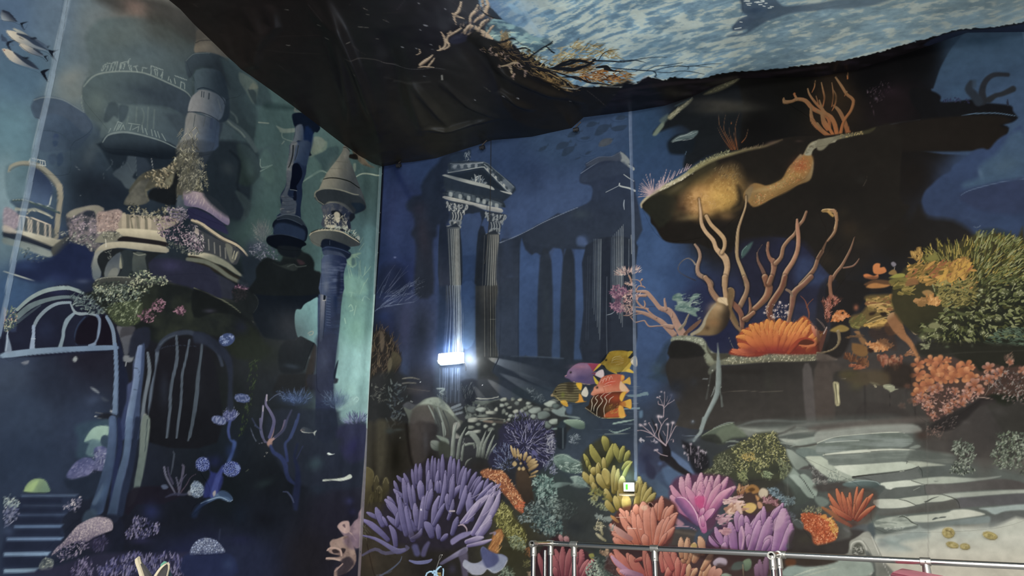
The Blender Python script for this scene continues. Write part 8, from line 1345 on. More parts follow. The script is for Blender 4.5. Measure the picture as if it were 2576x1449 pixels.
class Loc:
 def __init__(self,X,Y,B=10):
  self.H,self.W=X.shape;self.B=B;rows=[]
  self.ri=list(range(0,self.H,B));self.ci=list(range(0,self.W,B))
  g_=lambda A,f:np.array([[f(A[i:i+B,j:j+B])for j in self.ci]for i in self.ri])
  self.x0,self.x1,self.y0,self.y1=g_(X,np.min),g_(X,np.max),g_(Y,np.min),g_(Y,np.max)
 def __call__(self,x0,y0,x1,y1):
  m=(self.x1>=x0-3)&(self.x0<=x1+3)&(self.y1>=y0-3)&(self.y0<=y1+3)
  r=np.flatnonzero(m.any(1));c=np.flatnonzero(m.any(0))
  if len(r)==0:return np.s_[0:0,0:0]
  return np.s_[self.ri[r[0]]:self.ri[r[-1]]+self.B,self.ci[c[0]]:self.ci[c[-1]]+self.B]
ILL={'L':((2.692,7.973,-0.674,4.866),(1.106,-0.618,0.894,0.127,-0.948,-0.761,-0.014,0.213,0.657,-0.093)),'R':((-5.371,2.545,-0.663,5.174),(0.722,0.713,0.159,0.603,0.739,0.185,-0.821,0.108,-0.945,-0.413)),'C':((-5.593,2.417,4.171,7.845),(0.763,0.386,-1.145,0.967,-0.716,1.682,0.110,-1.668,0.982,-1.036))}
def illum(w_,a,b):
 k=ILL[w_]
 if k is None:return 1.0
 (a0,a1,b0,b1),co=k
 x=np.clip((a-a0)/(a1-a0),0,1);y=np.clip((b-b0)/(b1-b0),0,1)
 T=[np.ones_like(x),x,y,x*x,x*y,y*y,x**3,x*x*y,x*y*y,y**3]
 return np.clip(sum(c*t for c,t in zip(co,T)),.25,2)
SAT=.82;TINT=np.array([1.0,.99,.98])
def finish(C,w_,a,b):
 L=(C@np.array([.3,.59,.11]))[...,None]
 C=(L+(C-L)*SAT)*TINT
 lin=srgb2lin(np.clip(C,0,1))
 I=illum(w_,a,b)  # fitted room light, divided out of the print colour to even it
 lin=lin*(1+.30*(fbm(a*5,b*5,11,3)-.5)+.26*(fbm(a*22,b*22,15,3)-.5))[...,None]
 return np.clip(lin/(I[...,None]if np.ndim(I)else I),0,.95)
def R_flat(a,b):
 return np.stack([a,np.full_like(a,YR),b],-1)
def R_off(a,b):
 cx=CB[0]+(b-CB[2])*CDIR[0];u=np.maximum(a-cx,0)
 q=u-.10*(b-4.9);k=2.5*fbm(q*1.5,b*.25,63,2)
 o=.035+.012*np.exp(-u/.7)*np.sin(q*17+k)+.010*np.exp(-u/1.3)*np.sin(q*8-k*1.5+1)+.006*np.exp(-((u-.35+.22*(b-4.6))/.09)**2)
 o+=.004*(fbm(a*1.3,b*.5,71,2)-.5)*2+.003*np.sin(a*2.1+b*.3)
 return o
def R_hung(a,b,e=0):P=R_flat(a,b);P[...,1]-=R_off(a,b)+e;return P
def L_flat(a,b):
 x=(KL-NL[2]*b)/NL[0]
 return np.stack([x,a,b],-1)
def L_hung(a,b,e=0):
 P=L_flat(a,b);u=np.maximum(YR-a,0)
 o=.04+.010*np.exp(-u/.5)*np.sin(u*20+b)+.006*(fbm(a*1.2,b*.5,91,2)-.5)*2
 P[...,0]+=o+e;return P
WR=[]
def wr(t,h,w_):
 pts=np.array([[float(v)for v in q.split(',')]for q in t.split()])
 q=[on_plane(x,y,(0,0,1),HC)[:2]for x,y in pts];WR.append((np.array(q),h,w_))
for t_,h_,w_ in(('620,0 650,60 640,130 600,150',.05,.10),('680,0 690,50 650,100',.04,.09),('760,-20 830,60 860,160 880,260 880,310',.05,.10),('800,-40 850,60 900,180 945,300 955,355',.06,.09),('560,60 580,110 560,150',.04,.08),('1015,190 1040,260 1060,310 1060,340',.05,.10),('1060,320 1120,330 1180,318 1250,305',.05,.07),('1100,200 1180,270 1260,310',.03,.07),('1220,165 1330,215 1420,255 1470,285',.05,.09),('1250,230 1300,262 1350,285',.05,.08),('1330,180 1400,215 1450,260',.04,.07),('1030,200 1090,275 1130,325',.04,.07),('1160,90 1230,180 1300,290',-.05,.14),('960,60 1000,200 1010,330',-.04,.18)):wr(t_,h_,w_)
def wrinkle(x,y):
 z=.012*(fbm(x*2.2,y*2.2,55,3)-.5)*2
 for Q,h,w_ in WR:
  d2=np.full(x.shape,1e9);tt=np.zeros(x.shape);n=len(Q)-1
  for i in range(n):
   ex,ey=Q[i+1]-Q[i];L=ex*ex+ey*ey+1e-9
   t=np.clip(((x-Q[i][0])*ex+(y-Q[i][1])*ey)/L,0,1)
   dd=(x-Q[i][0]-t*ex)**2+(y-Q[i][1]-t*ey)**2
   k=dd<d2;d2=np.where(k,dd,d2);tt=np.where(k,(i+t)/n,tt)
  z=z-h*np.exp(-d2/(w_*w_)*2)*np.sin(np.pi*np.clip(tt,.02,.98))
 return z
def C_flat(a,b):return np.stack([a,b,ceil_z(a,b)],-1)
def C_hung(a,b,e=0):
 P=C_flat(a,b);edge=np.clip((YR-b)/.25,0,1)*np.clip((a+5.44)/.25,0,1)
 P[...,2]+=wrinkle(a,b)*edge-e;return P
SURF={'R':(R_flat,R_hung),'L':(L_flat,L_hung),'C':(C_flat,C_hung)}
def painted(w_,A,B):
 P=SURF[w_][0](A,B);X,Y=proj(P)
 zf=P@CFw;X=np.where(zf<.3,1e5,X);Y=np.where(zf<.3,-1e5,Y)
 cv=Canvas(X,Y);cv.loc=Loc(X,Y);run_ops(cv,w_)
 return cv,X,Y
STEP=.010
def spaced(lo,f0,f1,hi,st=STEP,big=.12):
 a=np.arange(lo,f0,big)if f0-lo>big else np.array([lo])if f0>lo else np.array([])
 c=np.arange(f1+big,hi+1e-6,big)if hi-f1>big else np.array([])
 return np.concatenate([a,np.arange(f0,f1,st),[f1],c])
# ==== the setting (bare walls, floor, roof behind the hung prints)
M_WALL=principled('painted_block_wall',(.10,.11,.13),.8,noise=.1)
M_FLOOR=principled('grey_play_floor',(.42,.42,.42),.6,noise=.15,nscale=6)
M_ROOF=principled('dark_roof_deck',(.05,.05,.055),.8,noise=.1)
def slab(name,pts,th,m,**kw):
 bm=bmesh.new();n=(Vector(pts[1])-Vector(pts[0])).cross(Vector(pts[2])-Vector(pts[0])).normalized()
 lo=[bm.verts.new(p_)for p_ in pts];hi=[bm.verts.new(Vector(p_)-n*th)for p_ in pts]
 bm.faces.new(lo);bm.faces.new(hi[::-1])
 for i in range(len(pts)):bm.faces.new((lo[i],hi[i],hi[(i+1)%len(pts)],lo[(i+1)%len(pts)]))
 me=bpy.data.meshes.new(name);bm.to_mesh(me);bm.free();me.materials.append(m)
 return link(bpy.data.objects.new(name,me),None,kind='structure',**kw)
xl_=lambda z:float((KL-NL[2]*z)/NL[0])
slab('wall_right',[(xl_(FLOOR)-.3,YR+.01,FLOOR),(6,YR+.01,FLOOR),(6,YR+.01,5.6),(xl_(5.6)-.3,YR+.01,5.6)],.15,M_WALL)
slab('wall_left',[(xl_(FLOOR)-.01,-3,FLOOR),(xl_(FLOOR)-.01,YR,FLOOR),(xl_(5.6)-.01,YR,5.6),(xl_(5.6)-.01,-3,5.6)],.15,M_WALL)
slab('floor',[(-5.6,-3,FLOOR),(6,-3,FLOOR),(6,YR+.1,FLOOR),(-5.6,YR+.1,FLOOR)],.1,M_FLOOR)
slab('ceiling',[(-5.9,-3,5.6),(-5.9,YR+.1,5.6),(6,YR+.1,5.6),(6,-3,5.6)],.1,M_ROOF)
# ==== hung prints
W('L');O(0,0,1)
s('163,0 139,110 113,240 84,360 58,500 32,620 10,740 -14,850',[13,13,13,15,15,14,13,12],'8fa3b2',c2='8fa9c4',a=.62,sm=0,f=2)
s('155,0 131,110 105,240 76,360 50,500 25,620 4,740',2,'b4c2c8',a=.35,sm=0)
s('953,424 940,740 919,1100 905,1280 897,1449',[9,9,10,9,9],'5e7c80',c2='7d7078',a=.9,sm=0,f=1.5);s('939,745 930,920 919,1075',[9,9,9],'97bab4',a=.9,sm=0,f=1.5)
s('948,424 935,740 914,1100 900,1280 892,1449',1.6,'a9c4c0',c2='a89890',a=.5,sm=0)
W('R');O(0,0,1)
s('963,420 953,640 947,740 930,1000 918,1150 906,1449',[11,9,5,4,3,2],'05070c',a=.85,sm=0,f=3)  # shade of the corner gap painted as a dark strip
s('1587,283 1589,400 1594,542 1597,740 1600,1000 1602,1207',[7.5,7.5,7.5,7.5,8,8],'5d7090',c2='7d8898',a=.75,sm=0,f=1.5)
s('1583.5,283 1590.5,542 1593.5,740 1598,1207',1.5,'9fb0c8',a=.3,sm=0)
s('2573,85 2580,130 2590,300',8,'46607a',a=.5,sm=0);s('1308,640 1306,900 1308,960',2,'1e2632',a=.5,sm=0);s('2330,1060 2335,1449',3,'6a6a64',a=.25,sm=0);s('1980,1100 1984,1380',3,'8a8c84',a=.2,sm=0)
def sheet(w_,A1,B1):
 A,B=np.meshgrid(A1,B1)
 cv,X,Y=painted(w_,A,B)
 C=finish(cv.C,w_,A,B)
 return A,B,C
bR=thing('printed_wall_banner','printed cloth on the far right-hand wall showing a sunken temple, reef and five bright fish','banner')
A1=spaced(CA[0]-.02,CA[0]-.02,2.85,5.9);B1=spaced(FLOOR+.02,-.68,5.28,5.28)
A,B,C=sheet('R',A1,B1)
P=R_hung(A,B)
cxz=CB[0]+(B-CB[2])*CDIR[0]
P[...,0]=np.maximum(A,cxz+.045)
zt=np.interp(A,ER[:,0],ER[:,1])+.06
P[...,2]=np.minimum(B,zt)
kc=(A[:-1,1:]>cxz[:-1,1:]+.045)&(B[:-1,:-1]<zt[:-1,:-1])
xs=on_right(1594,740)[0];js=int(np.searchsorted(A1,xs))
k1=kc.copy();k1[:,js:]=False;k2=kc.copy();k2[:,:js]=False
grid_mesh('cloth_panel',P,C,M_CLOTH,bR,k1);grid_mesh('cloth_panel',P,C,M_CLOTH,bR,k2)
bL=thing('printed_wall_banner','printed cloth on the left-hand wall showing a drowned castle with round towers','banner')
A1=spaced(-2.9,2.45,YR-.012,YR-.012);B1=spaced(FLOOR+.02,-.72,4.98,4.98)
A,B,C=sheet('L',A1,B1)
P=L_hung(A,B);zt=np.interp(A,EL[:,0],EL[:,1])+.05;P[...,2]=np.minimum(B,zt)
kc=B[:-1,:-1]<zt[:-1,:-1]
grid_mesh('cloth_panel',P,C,M_CLOTH,bL,kc)
bC=thing('printed_ceiling_banner','sagging dark ceiling cloth printed with rock, seaweed and rippling pale blue water','banner')
A1=spaced(xl_(4.85)+.01,xl_(4.85)+.01,3.1,5.9,.0125);B1=spaced(-2.9,2.2,YR-.02,YR-.02,.0125)
A,B,C=sheet('C',A1,B1)
grid_mesh('cloth_panel',C_hung(A,B),C,M_CEIL,bC)
# ---- printed motifs: finer pieces of the same print, laid on their sheet
def hull(t):return np.array([[float(v)for v in q.split(',')]for q in t.split()])
NP={'L':0,'R':0,'C':0}
def motif(w_,name,t,parent,label=None,st=.0055,raw=None,th=None,sm=True):
 Q=hull(t)if raw is None else np.asarray(raw,float)
 if sm:Q=smooth_pts(Q,True,3)
 on={'R':on_right,'L':on_left}[w_]if w_!='C' else(lambda x,y:on_plane(x,y,(0,0,1),HC))
 K=np.array([on(x,y)for x,y in Q]);ax={'R':(0,2),'L':(1,2),'C':(0,1)}[w_]
 a0,a1=K[:,ax[0]].min()-.02,K[:,ax[0]].max()+.02;b0,b1=K[:,ax[1]].min()-.02,K[:,ax[1]].max()+.02
 if w_=='L':a1=min(a1,YR-.015)
 if w_=='R':a0=max(a0,CB[0]-.2)
 A,B=np.meshgrid(np.arange(a0,a1,st),np.arange(b0,b1,st))
 cv,X,Y=painted(w_,A,B);C=finish(cv.C,w_,A,B)
 m=inside_sdf(X,Y,Q)>0;keep=m[:-1,:-1]&m[1:,1:]&m[:-1,1:]&m[1:,:-1]
 if w_=='R':
  zt=np.interp(A,ER[:,0],ER[:,1]);cx=CB[0]+(B-CB[2])*CDIR[0];keep&=(B[:-1,:-1]<zt[:-1,:-1])&(A[:-1,:-1]>cx[:-1,:-1]+.05)
 if w_=='L':keep&=B[:-1,:-1]<np.interp(A,EL[:,0],EL[:,1])[:-1,:-1]-.01
 if keep.sum()<4:return None
 NP[w_]+=1
 e=th if th is not None else .0015+.0006*(NP[w_]%6)
 o=grid_mesh(name,SURF[w_][1](A,B,e),C,M_CLOTH if w_!='C' else M_CEIL,parent,keep)
 if label:o['label']=label
 return o
for w_,par,name,t,lab in(('L',bL,'printed_castle_tower','205,190 235,178 300,172 370,178 440,205 480,232 478,270 455,300 470,345 450,410 380,395 320,380 255,375 250,345 262,330 205,260 198,228','hazy round tower with two saucer balconies'),('L',bL,'printed_castle_tower','68,265 80,248 110,242 150,250 205,285 225,320 205,345 170,370 165,440 88,430 90,350 92,305 75,295','hazy blue tower under a saucer top'),('L',bL,'printed_castle_tower','462,160 485,132 540,145 592,185 600,240 560,255 540,300 520,390 440,375 470,300 478,235 485,215','pale turret with battlements'),('L',bL,'printed_castle_tower','727,292 745,284 775,290 798,320 790,335 775,345 772,400 760,440 752,500 750,550 766,575 768,600 758,630 700,628 664,605 672,592 682,560 700,540 700,500 715,440 722,400 725,340','black crumbling tower'),('L',bL,'printed_castle_tower','862,368 872,372 885,420 900,470 915,520 905,532 885,540 876,580 897,612 893,622 872,632 862,660 853,740 848,830 838,900 832,980 790,980 795,830 800,760 802,640 808,625 772,604 775,590 810,575 812,520 784,495 800,465 830,410 855,380','slender column tower with a cone roof'),('L',bL,'printed_terrace','230,612 250,590 290,540 400,548 470,552 520,570 590,610 612,645 600,700 560,705 500,690 400,695 240,700 225,670','cream balustraded terrace'),('L',bL,'printed_arcade','0,755 30,750 60,735 110,722 160,722 205,745 240,790 268,800 290,830 292,890 270,890 160,885 60,895 0,902','pale blue arched glasshouse ribs'),('L',bL,'printed_sponge','458,490 475,485 500,492 530,510 560,535 570,560 560,570 530,560 480,540 458,520','mauve fringed mushroom sponge'),('L',bL,'printed_coral_mound','95,1395 150,1340 190,1305 235,1298 270,1312 274,1335 230,1355 190,1375 150,1405 120,1418','pale speckled coral mound'),('L',bL,'printed_coral_mound','473,1385 485,1362 510,1353 540,1362 556,1385 550,1393 480,1396','pale blue brain coral'),('L',bL,'printed_tube_sponge','480,1168 500,1150 518,1165 535,1200 560,1160 590,1170 596,1185 556,1200 540,1230 578,1250 570,1262 540,1255 495,1280 470,1300 480,1270 520,1240 495,1190','blue tube sponge with lacy tips'),('L',bL,'printed_branch_coral','655,990 668,990 690,1070 720,1040 745,1035 735,1070 700,1110 725,1160 735,1200 745,1290 725,1290 718,1210 690,1160 665,1115 645,1100 640,1060','violet branching coral'),('L',bL,'printed_dome','50,1235 62,1214 85,1203 105,1210 116,1232 112,1240 55,1240','glowing green dome'),('L',bL,'printed_coral_tuft','822,1400 840,1340 845,1318 875,1310 890,1290 906,1285 903,1449 830,1449','dusty pink frilled coral by the corner'),('L',bL,'printed_fish','-6,28 15,34 34,56 60,58 52,80 40,66 18,58 -6,54',None),('L',bL,'printed_fish','6,82 35,82 70,98 106,126 140,126 128,140 130,158 112,138 80,126 40,112 18,98',None),('L',bL,'printed_fish','38,112 62,118 102,142 113,142 108,160 96,148 60,134',None),('L',bL,'printed_fish','-4,128 18,128 48,148 88,176 116,174 106,190 112,210 94,190 60,176 20,160',None),('L',bL,'printed_fish','748,1076 762,1072 785,1084 792,1082 786,1098 770,1090 750,1090',None),('L',bL,'printed_fish','814,1138 826,1136 836,1144 824,1148',None),('R',bR,'printed_temple','1112,420 1140,412 1220,408 1300,472 1280,515 1280,560 1262,580 1258,900 1205,900 1212,590 1225,560 1165,540 1160,575 1166,890 1115,890 1120,575 1118,500 1118,440','pedimented temple front on two fluted columns'),('R',bR,'printed_ruin','1462,430 1500,400 1562,384 1590,410 1600,430 1598,480 1600,900 1470,900 1478,600 1490,520 1490,470 1462,460','stepped ruin on clustered columns'),('R',bR,'printed_anemone','915,1300 950,1260 980,1225 990,1200 1030,1180 1075,1160 1110,1145 1160,1148 1200,1190 1262,1215 1262,1260 1240,1350 1280,1385 1275,1415 1220,1445 1160,1430 1050,1420 980,1400 915,1370','big violet finger anemone'),('R',bR,'printed_sea_urchin','1262,1100 1300,1062 1350,1050 1395,1080 1400,1130 1380,1170 1330,1165 1290,1150 1250,1170 1245,1130','dark violet spiky urchin'),('R',bR,'printed_coral_ridge','1212,1190 1240,1178 1265,1185 1290,1215 1320,1260 1320,1290 1300,1282 1270,1240 1235,1215','rust orange coral ridge'),('R',bR,'printed_finger_sponge','1468,1150 1500,1105 1530,1100 1560,1120 1588,1150 1585,1200 1640,1235 1648,1262 1600,1285 1555,1290 1520,1240 1475,1185','olive yellow finger sponge'),('R',bR,'printed_lotus_coral','1540,1290 1580,1270 1620,1258 1665,1252 1705,1285 1700,1320 1660,1380 1600,1385 1550,1350','salmon lotus coral'),('R',bR,'printed_lotus_coral','1688,1225 1720,1202 1790,1190 1850,1225 1838,1260 1800,1330 1770,1335 1700,1280','pink lotus coral'),('R',bR,'printed_lotus_coral','1785,1345 1830,1310 1880,1280 1965,1270 1995,1330 1990,1385 1800,1385','lilac lotus coral'),('R',bR,'printed_lotus_coral','1360,1449 1362,1380 1400,1355 1450,1362 1500,1390 1495,1449','dark red lotus coral'),('R',bR,'printed_lotus_coral','1540,1395 1600,1380 1740,1355 1800,1400 1820,1449 1555,1449','coral red lotus coral at the lower edge'),('R',bR,'printed_twig_coral','1605,1090 1640,1060 1655,990 1680,985 1705,1010 1680,1045 1712,1068 1690,1110 1680,1155 1640,1125','pale twig coral'),('R',bR,'printed_tree_coral','1535,740 1548,690 1610,674 1630,720 1700,790 1725,845 1700,850 1640,830 1580,800 1540,790','pink fan tree coral'),('R',bR,'printed_flower_anemone','1835,890 1855,850 1895,815 1950,805 2015,800 2045,820 2075,835 2062,890 1960,888','bright orange flower anemone'),('R',bR,'printed_branch_coral','1750,500 1830,560 1850,640 1870,500 1890,500 1880,640 1905,610 1920,640 1960,600 2000,540 2030,540 2015,660 2080,600 2060,540 2100,530 2105,600 2050,700 2140,600 2165,650 2100,740 2095,790 2040,810 1880,820 1840,780 1800,740 1745,680 1745,610 1790,650','tall tan branching coral'),('R',bR,'printed_branch_coral','1970,255 2000,238 2050,215 2110,200 2150,245 2140,300 2115,348 2080,345 2050,310','tan branching coral near the ceiling'),('R',bR,'printed_reef_shelf','1614,510 1650,475 1740,425 1850,380 1990,345 2060,330 2110,335 2080,370 2040,380 2030,450 1900,520 1860,545 1800,590 1700,610 1650,590','golden lit overhanging rock shelf'),('R',bR,'printed_leafy_coral','2180,690 2200,650 2330,625 2450,590 2576,600 2600,700 2600,850 2400,870 2320,860 2260,840 2120,850 2110,800 2180,770','orange and green leafy coral bank'),('R',bR,'printed_flower_coral','2292,920 2340,900 2420,900 2520,905 2540,950 2450,1020 2360,1070 2300,1040 2290,980','orange flower coral'),('R',bR,'printed_spiky_coral','2083,1245 2100,1226 2160,1224 2200,1248 2195,1275 2150,1312 2110,1300','red orange spiky coral'),('R',bR,'printed_coral_clump','2012,1292 2060,1290 2108,1325 2100,1360 2060,1375 2035,1350 2014,1320','fiery orange coral clump'),('R',bR,'printed_bush_coral','1790,1175 1830,1130 1870,1105 1950,1090 1985,1160 1970,1200 1900,1210 1860,1215 1800,1190','yellow green bushy coral'),('R',bR,'printed_stone_steps','1970,1100 2120,1080 2290,1095 2330,1150 2576,1200 2600,1290 2500,1330 2300,1340 2200,1330 2180,1240 2080,1180 2000,1140','grey stone steps'),('R',bR,'printed_statue_head','2130,1392 2140,1350 2180,1338 2220,1392','pale carved stone scroll'),('R',bR,'printed_boulder','1060,1060 1075,1020 1095,1002 1120,1010 1160,1060 1140,1095 1070,1098','pale rounded boulder'),('R',bR,'printed_fish','1513,915 1530,890 1560,882 1595,884 1608,900 1602,925 1598,942 1540,938','yellow surgeonfish'),('R',bR,'printed_fish','1422,948 1440,922 1470,913 1515,917 1522,940 1512,970 1460,965','lilac and pink fish'),('R',bR,'printed_fish','1387,996 1400,975 1430,963 1468,966 1484,985 1478,1012 1432,1022','olive lined fish with yellow fins'),('R',bR,'printed_fish','1488,990 1510,955 1545,942 1590,955 1584,985 1540,992','red orange fish with white flecks'),('R',bR,'printed_fish','1474,1028 1490,1000 1530,990 1575,985 1592,1010 1575,1052 1520,1053','dark red fish with white bands'),('C',bC,'printed_seaweed','1200,100 1260,90 1310,130 1400,160 1440,110 1540,130 1560,200 1480,220 1380,190 1280,160','brown and tan seaweed with black twigs'),('C',bC,'printed_whale_tail','1866,0 1868,30 1840,85 1900,78 1960,50 2080,20 2150,5 2100,-15 1870,-20','slate blue whale tail')):
 motif(w_,name,t,par,lab)
for i,(x,y)in enumerate(((1492,317),(1520,324),(1555,322),(1446,338),(1473,350),(1419,372),(1430,385),(1528,360),(1370,375),(1482,387),(1559,300))):
 motif('R','printed_fish','%d,%d %d,%d %d,%d %d,%d %d,%d'%(x-22,y+4,x-6,y-10,x+20,y-10,x+22,y+4,x-4,y+11),bR,'small dark fish of the shoal')
for x,y,rx,ry in((2383.7,1339.5,17,15),(2394.2,1370,18,9),(2425.3,1374,14,9),(2488,1346.5,20,11)):
 motif('R','printed_coin','',bR,'gold coin on pale sand',raw=[(x+rx*math.cos(a_),y+ry*math.sin(a_))for a_ in np.linspace(0,6.283,13)[:-1]])
# ---- lapped seams: narrow doubled strips, 3 mm proud
motif('L','seam_strip','157,-60 170,-60 146,110 120,240 92,360 66,500 39,620 17,740 -6,850 -20,850 3,740 25,620 51,500 77,360 107,240 133,110',bL,'pale lapped seam',th=.006,sm=False)
motif('R','seam_strip','1583,275 1591,275 1593,400 1598,542 1601,740 1604,1000 1606,1210 1598,1210 1596,1000 1593,740 1590,542 1585,400',bR,'pale lapped seam',th=.006,sm=False)
motif('L','hem','949,420 957,420 944,740 923,1100 909,1280 901,1449 893,1449 901,1280 915,1100 936,740',bL,'pale edge hem by the corner',th=.004,sm=False)
# ==== small real objects
def mesh_obj(name,bm,m,parent=None,smooth=True,**kw):
 me=bpy.data.meshes.new(name);bmesh.ops.recalc_face_normals(bm,faces=bm.faces);bm.to_mesh(me);bm.free();me.materials.append(m)
 if smooth:
  for f_ in me.polygons:f_.use_smooth=True
  try:me.set_sharp_from_angle(angle=math.radians(35))
  except Exception:pass
 return link(bpy.data.objects.new(name,me),parent,**kw)
def tube(bm,pts,r,seg=20,cap=True,inner=None):
 pts=[Vector(q)for q in pts];rings=[]
 rr=r if isinstance(r,(list,tuple))else[r]*len(pts)
 up=None
 for i,q in enumerate(pts):
  d_=(pts[min(i+1,len(pts)-1)]-pts[max(i-1,0)]).normalized()
  if up is None:up=Vector((0,0,1))if abs(d_.z)<.9 else Vector((1,0,0))
  a=d_.cross(up).normalized();b=a.cross(d_).normalized();up=b
  rings.append([bm.verts.new(q+(a*math.cos(t)+b*math.sin(t))*rr[i])for t in[6.28318*k/seg for k in range(seg)]])
 for A_,B_ in zip(rings,rings[1:]):
  for k in range(seg):bm.faces.new((A_[k],A_[(k+1)%seg],B_[(k+1)%seg],B_[k]))
 if cap:
  bm.faces.new(rings[0][::-1]);bm.faces.new(rings[-1])
 return rings
def hollow(bm,p0,p1,ro,ri,seg=24):
 a=tube(bm,[p0,p1],ro,seg,False);b=tube(bm,[p0,p1],ri,seg,False)
 for q in(0,1):
  for k in range(seg):bm.faces.new((a[q][k],b[q][k],b[q][(k+1)%seg],a[q][(k+1)%seg]))
def box(bm,c,ax,ay,az,hx_,hy_,hz_,bev=.0,segs=2):
 c=Vector(c);ax,ay,az=Vector(ax).normalized(),Vector(ay).normalized(),Vector(az).normalized()
 vs={}
 for i in(-1,1):
  for j in(-1,1):
   for k in(-1,1):vs[i,j,k]=bm.verts.new(c+ax*hx_*i+ay*hy_*j+az*hz_*k)
 F_=[((-1,-1,-1),(-1,1,-1),(1,1,-1),(1,-1,-1)),((-1,-1,1),(1,-1,1),(1,1,1),(-1,1,1)),((-1,-1,-1),(1,-1,-1),(1,-1,1),(-1,-1,1)),((-1,1,-1),(-1,1,1),(1,1,1),(1,1,-1)),((-1,-1,-1),(-1,-1,1),(-1,1,1),(-1,1,-1)),((1,-1,-1),(1,1,-1),(1,1,1),(1,-1,1))]
 fs=[bm.faces.new([vs[q]for q in f_])for f_ in F_]
 if bev:
  es=list({e for f_ in fs for e in f_.edges});bmesh.ops.bevel(bm,geom=es,offset=bev,segments=segs,affect='EDGES',profile=.5)
M_STEEL=principled('brushed_tube_steel',(.62,.61,.58),.22,1.0)
M_FIT=principled('cast_fitting',(.58,.57,.52),.42,1.0,noise=.08,nscale=60,bump=.3)
M_DARK=principled('black_rubber',(.012,.012,.014),.5)
M_SCREW=principled('dark_screw',(.05,.05,.05),.4,.8)
M_RING=principled('eyelet_ring',(.55,.62,.62),.35,.8);M_HOLE=principled('eyelet_hole',(.01,.01,.012),.8)
def eyelet(x,y,first=[]):
 c=on_left(x,y);c=Vector((c[0]+.048,c[1],c[2]))
 if not first:
  bm=bmesh.new();hollow(bm,(0,0,0),(.003,0,0),.011,.006,12);o=mesh_obj('eyelet',bm,M_RING,bL)
  bm=bmesh.new();tube(bm,[(0,0,0),(.0015,0,0)],.0065,10);h=mesh_obj('hole',bm,M_HOLE,o);first+=[o,h]
 else:
  o=first[0].copy();COL.objects.link(o);o.parent=bL;h=first[1].copy();COL.objects.link(h);h.parent=o
 o.location=c
for x,y in((956,439),(954.7,488),(950,536),(948,586),(945.5,637),(943,691),(939.5,742),(936.9,796),(933.7,850),(930.6,905),(927,961),(923,1019),(919.6,1077),(915,1137),(911.6,1200),(909,1259),(904,1324),(899,1388)):eyelet(x-1.5,y)
# ---- guard rail
RA=on_plane(1385,1367,(0,0,1),-.205);RB=on_plane(2576,1425,(0,0,1),-.235)
rd=(RB-RA)/np.linalg.norm(RB-RA);rp=np.array([rd[1],-rd[0],0]);rp/=np.linalg.norm(rp)
rn=np.cross(rd,[0,0,1]);rn/=np.linalg.norm(rn)
def on_rail(x):
 lo,hi=-1.0,7.0
 for _ in range(40):
  m_=(lo+hi)/2;q=proj(RA+rd*m_)[0]
  if q<x:lo=m_
  else:hi=m_
 return RA+rd*lo
RR=.0235
rail=thing('guard_rail','polished steel tube guard rail standing in front of the reef print','railing',tuple(np.array([RA[0],RA[1],FLOOR])))
def rel(q,o=rail):return Vector(q)-o.location
RE=RA+rd*5.4
T={x:on_rail(x)for x in(1385,1444,1646,1958,2328)}
cuts=[T[1385],T[1444],T[1646],T[1958],T[2328],RE]
for a,b in zip(cuts,cuts[1:]):
 bm=bmesh.new();tube(bm,[rel(a),rel(b)],RR,28);mesh_obj('rail_tube',bm,M_STEEL,rail)
def fitting(c,axis,drop,ring=False,L=.075,key=None):
 bm=bmesh.new();ax=Vector(axis).normalized();c=rel(c)
 if ring:hollow(bm,c-ax*.035,c+ax*.035,RR+.0085,RR-.003)
 else:tube(bm,[c-ax*L*.5,c-ax*L*.46,c+ax*L*.46,c+ax*L*.5],[RR+.004,RR+.0075,RR+.0075,RR+.004],28)
 if drop:tube(bm,[c-Vector((0,0,.0)),c-Vector((0,0,.07)),c-Vector((0,0,.105)),c-Vector((0,0,.108))],[RR+.002,RR+.0065,RR+.0065,RR+.003],28)
 o=mesh_obj('fitting',bm,M_FIT,rail)
 cam_d=Vector((-c-rail.location));cam_d.z=0;cam_d.normalize()
 for dz in((0,-.085)if drop else(0,)):
  bm=bmesh.new();q=c+Vector((0,0,dz))+cam_d*(RR+.0055);tube(bm,[q,q+cam_d*.004],.006,8);mesh_obj('set_screw',bm,M_SCREW,o)
def post(c,r=RR*.95):
 bm=bmesh.new();c=rel(c);tube(bm,[c-Vector((0,0,.06)),Vector((c.x,c.y,0.002))],r,24);mesh_obj('post',bm,M_STEEL,rail)
 bm=bmesh.new();tube(bm,[Vector((c.x,c.y,.001)),Vector((c.x,c.y,.012)),Vector((c.x,c.y,.05))],[.05,.05,r+.004],24);mesh_obj('base_flange',bm,M_FIT,rail)
for x in(1385,1444,1646,2328):fitting(T[x],rd,True);post(T[x])
fitting(T[1958]+rd*.03,rd,False,L=.06)
ac=np.array([-rn[0],-rn[1],0])if rn@np.array([0,1,0])>0 else rn
def arm(c,px_end,n_extra):
 lo,hi=0,3.0
 for _ in range(40):
  m_=(lo+hi)/2
  if proj(c+ac*m_)[0]>px_end:lo=m_
  else:hi=m_
 e=c+ac*lo
 bm=bmesh.new();hollow(bm,rel(c),rel(e+ac*.02),RR,RR-.004);mesh_obj('rail_tube',bm,M_STEEL,rail)
 bm=bmesh.new();tube(bm,[rel(c+ac*.0),rel(c+ac*.004)],RR-.004,20);mesh_obj('inner_plug',bm,M_DARK,rail)
 fitting(e,ac,True,ring=True);post(e)
 return e
e1=arm(T[1385],1342,0);e2=arm(T[1958],1942,0);
post(T[1385]+ac*.12,RR*.7);post(T[1958]-ac*.0);fitting(T[1958],ac,True,ring=False,L=.055)
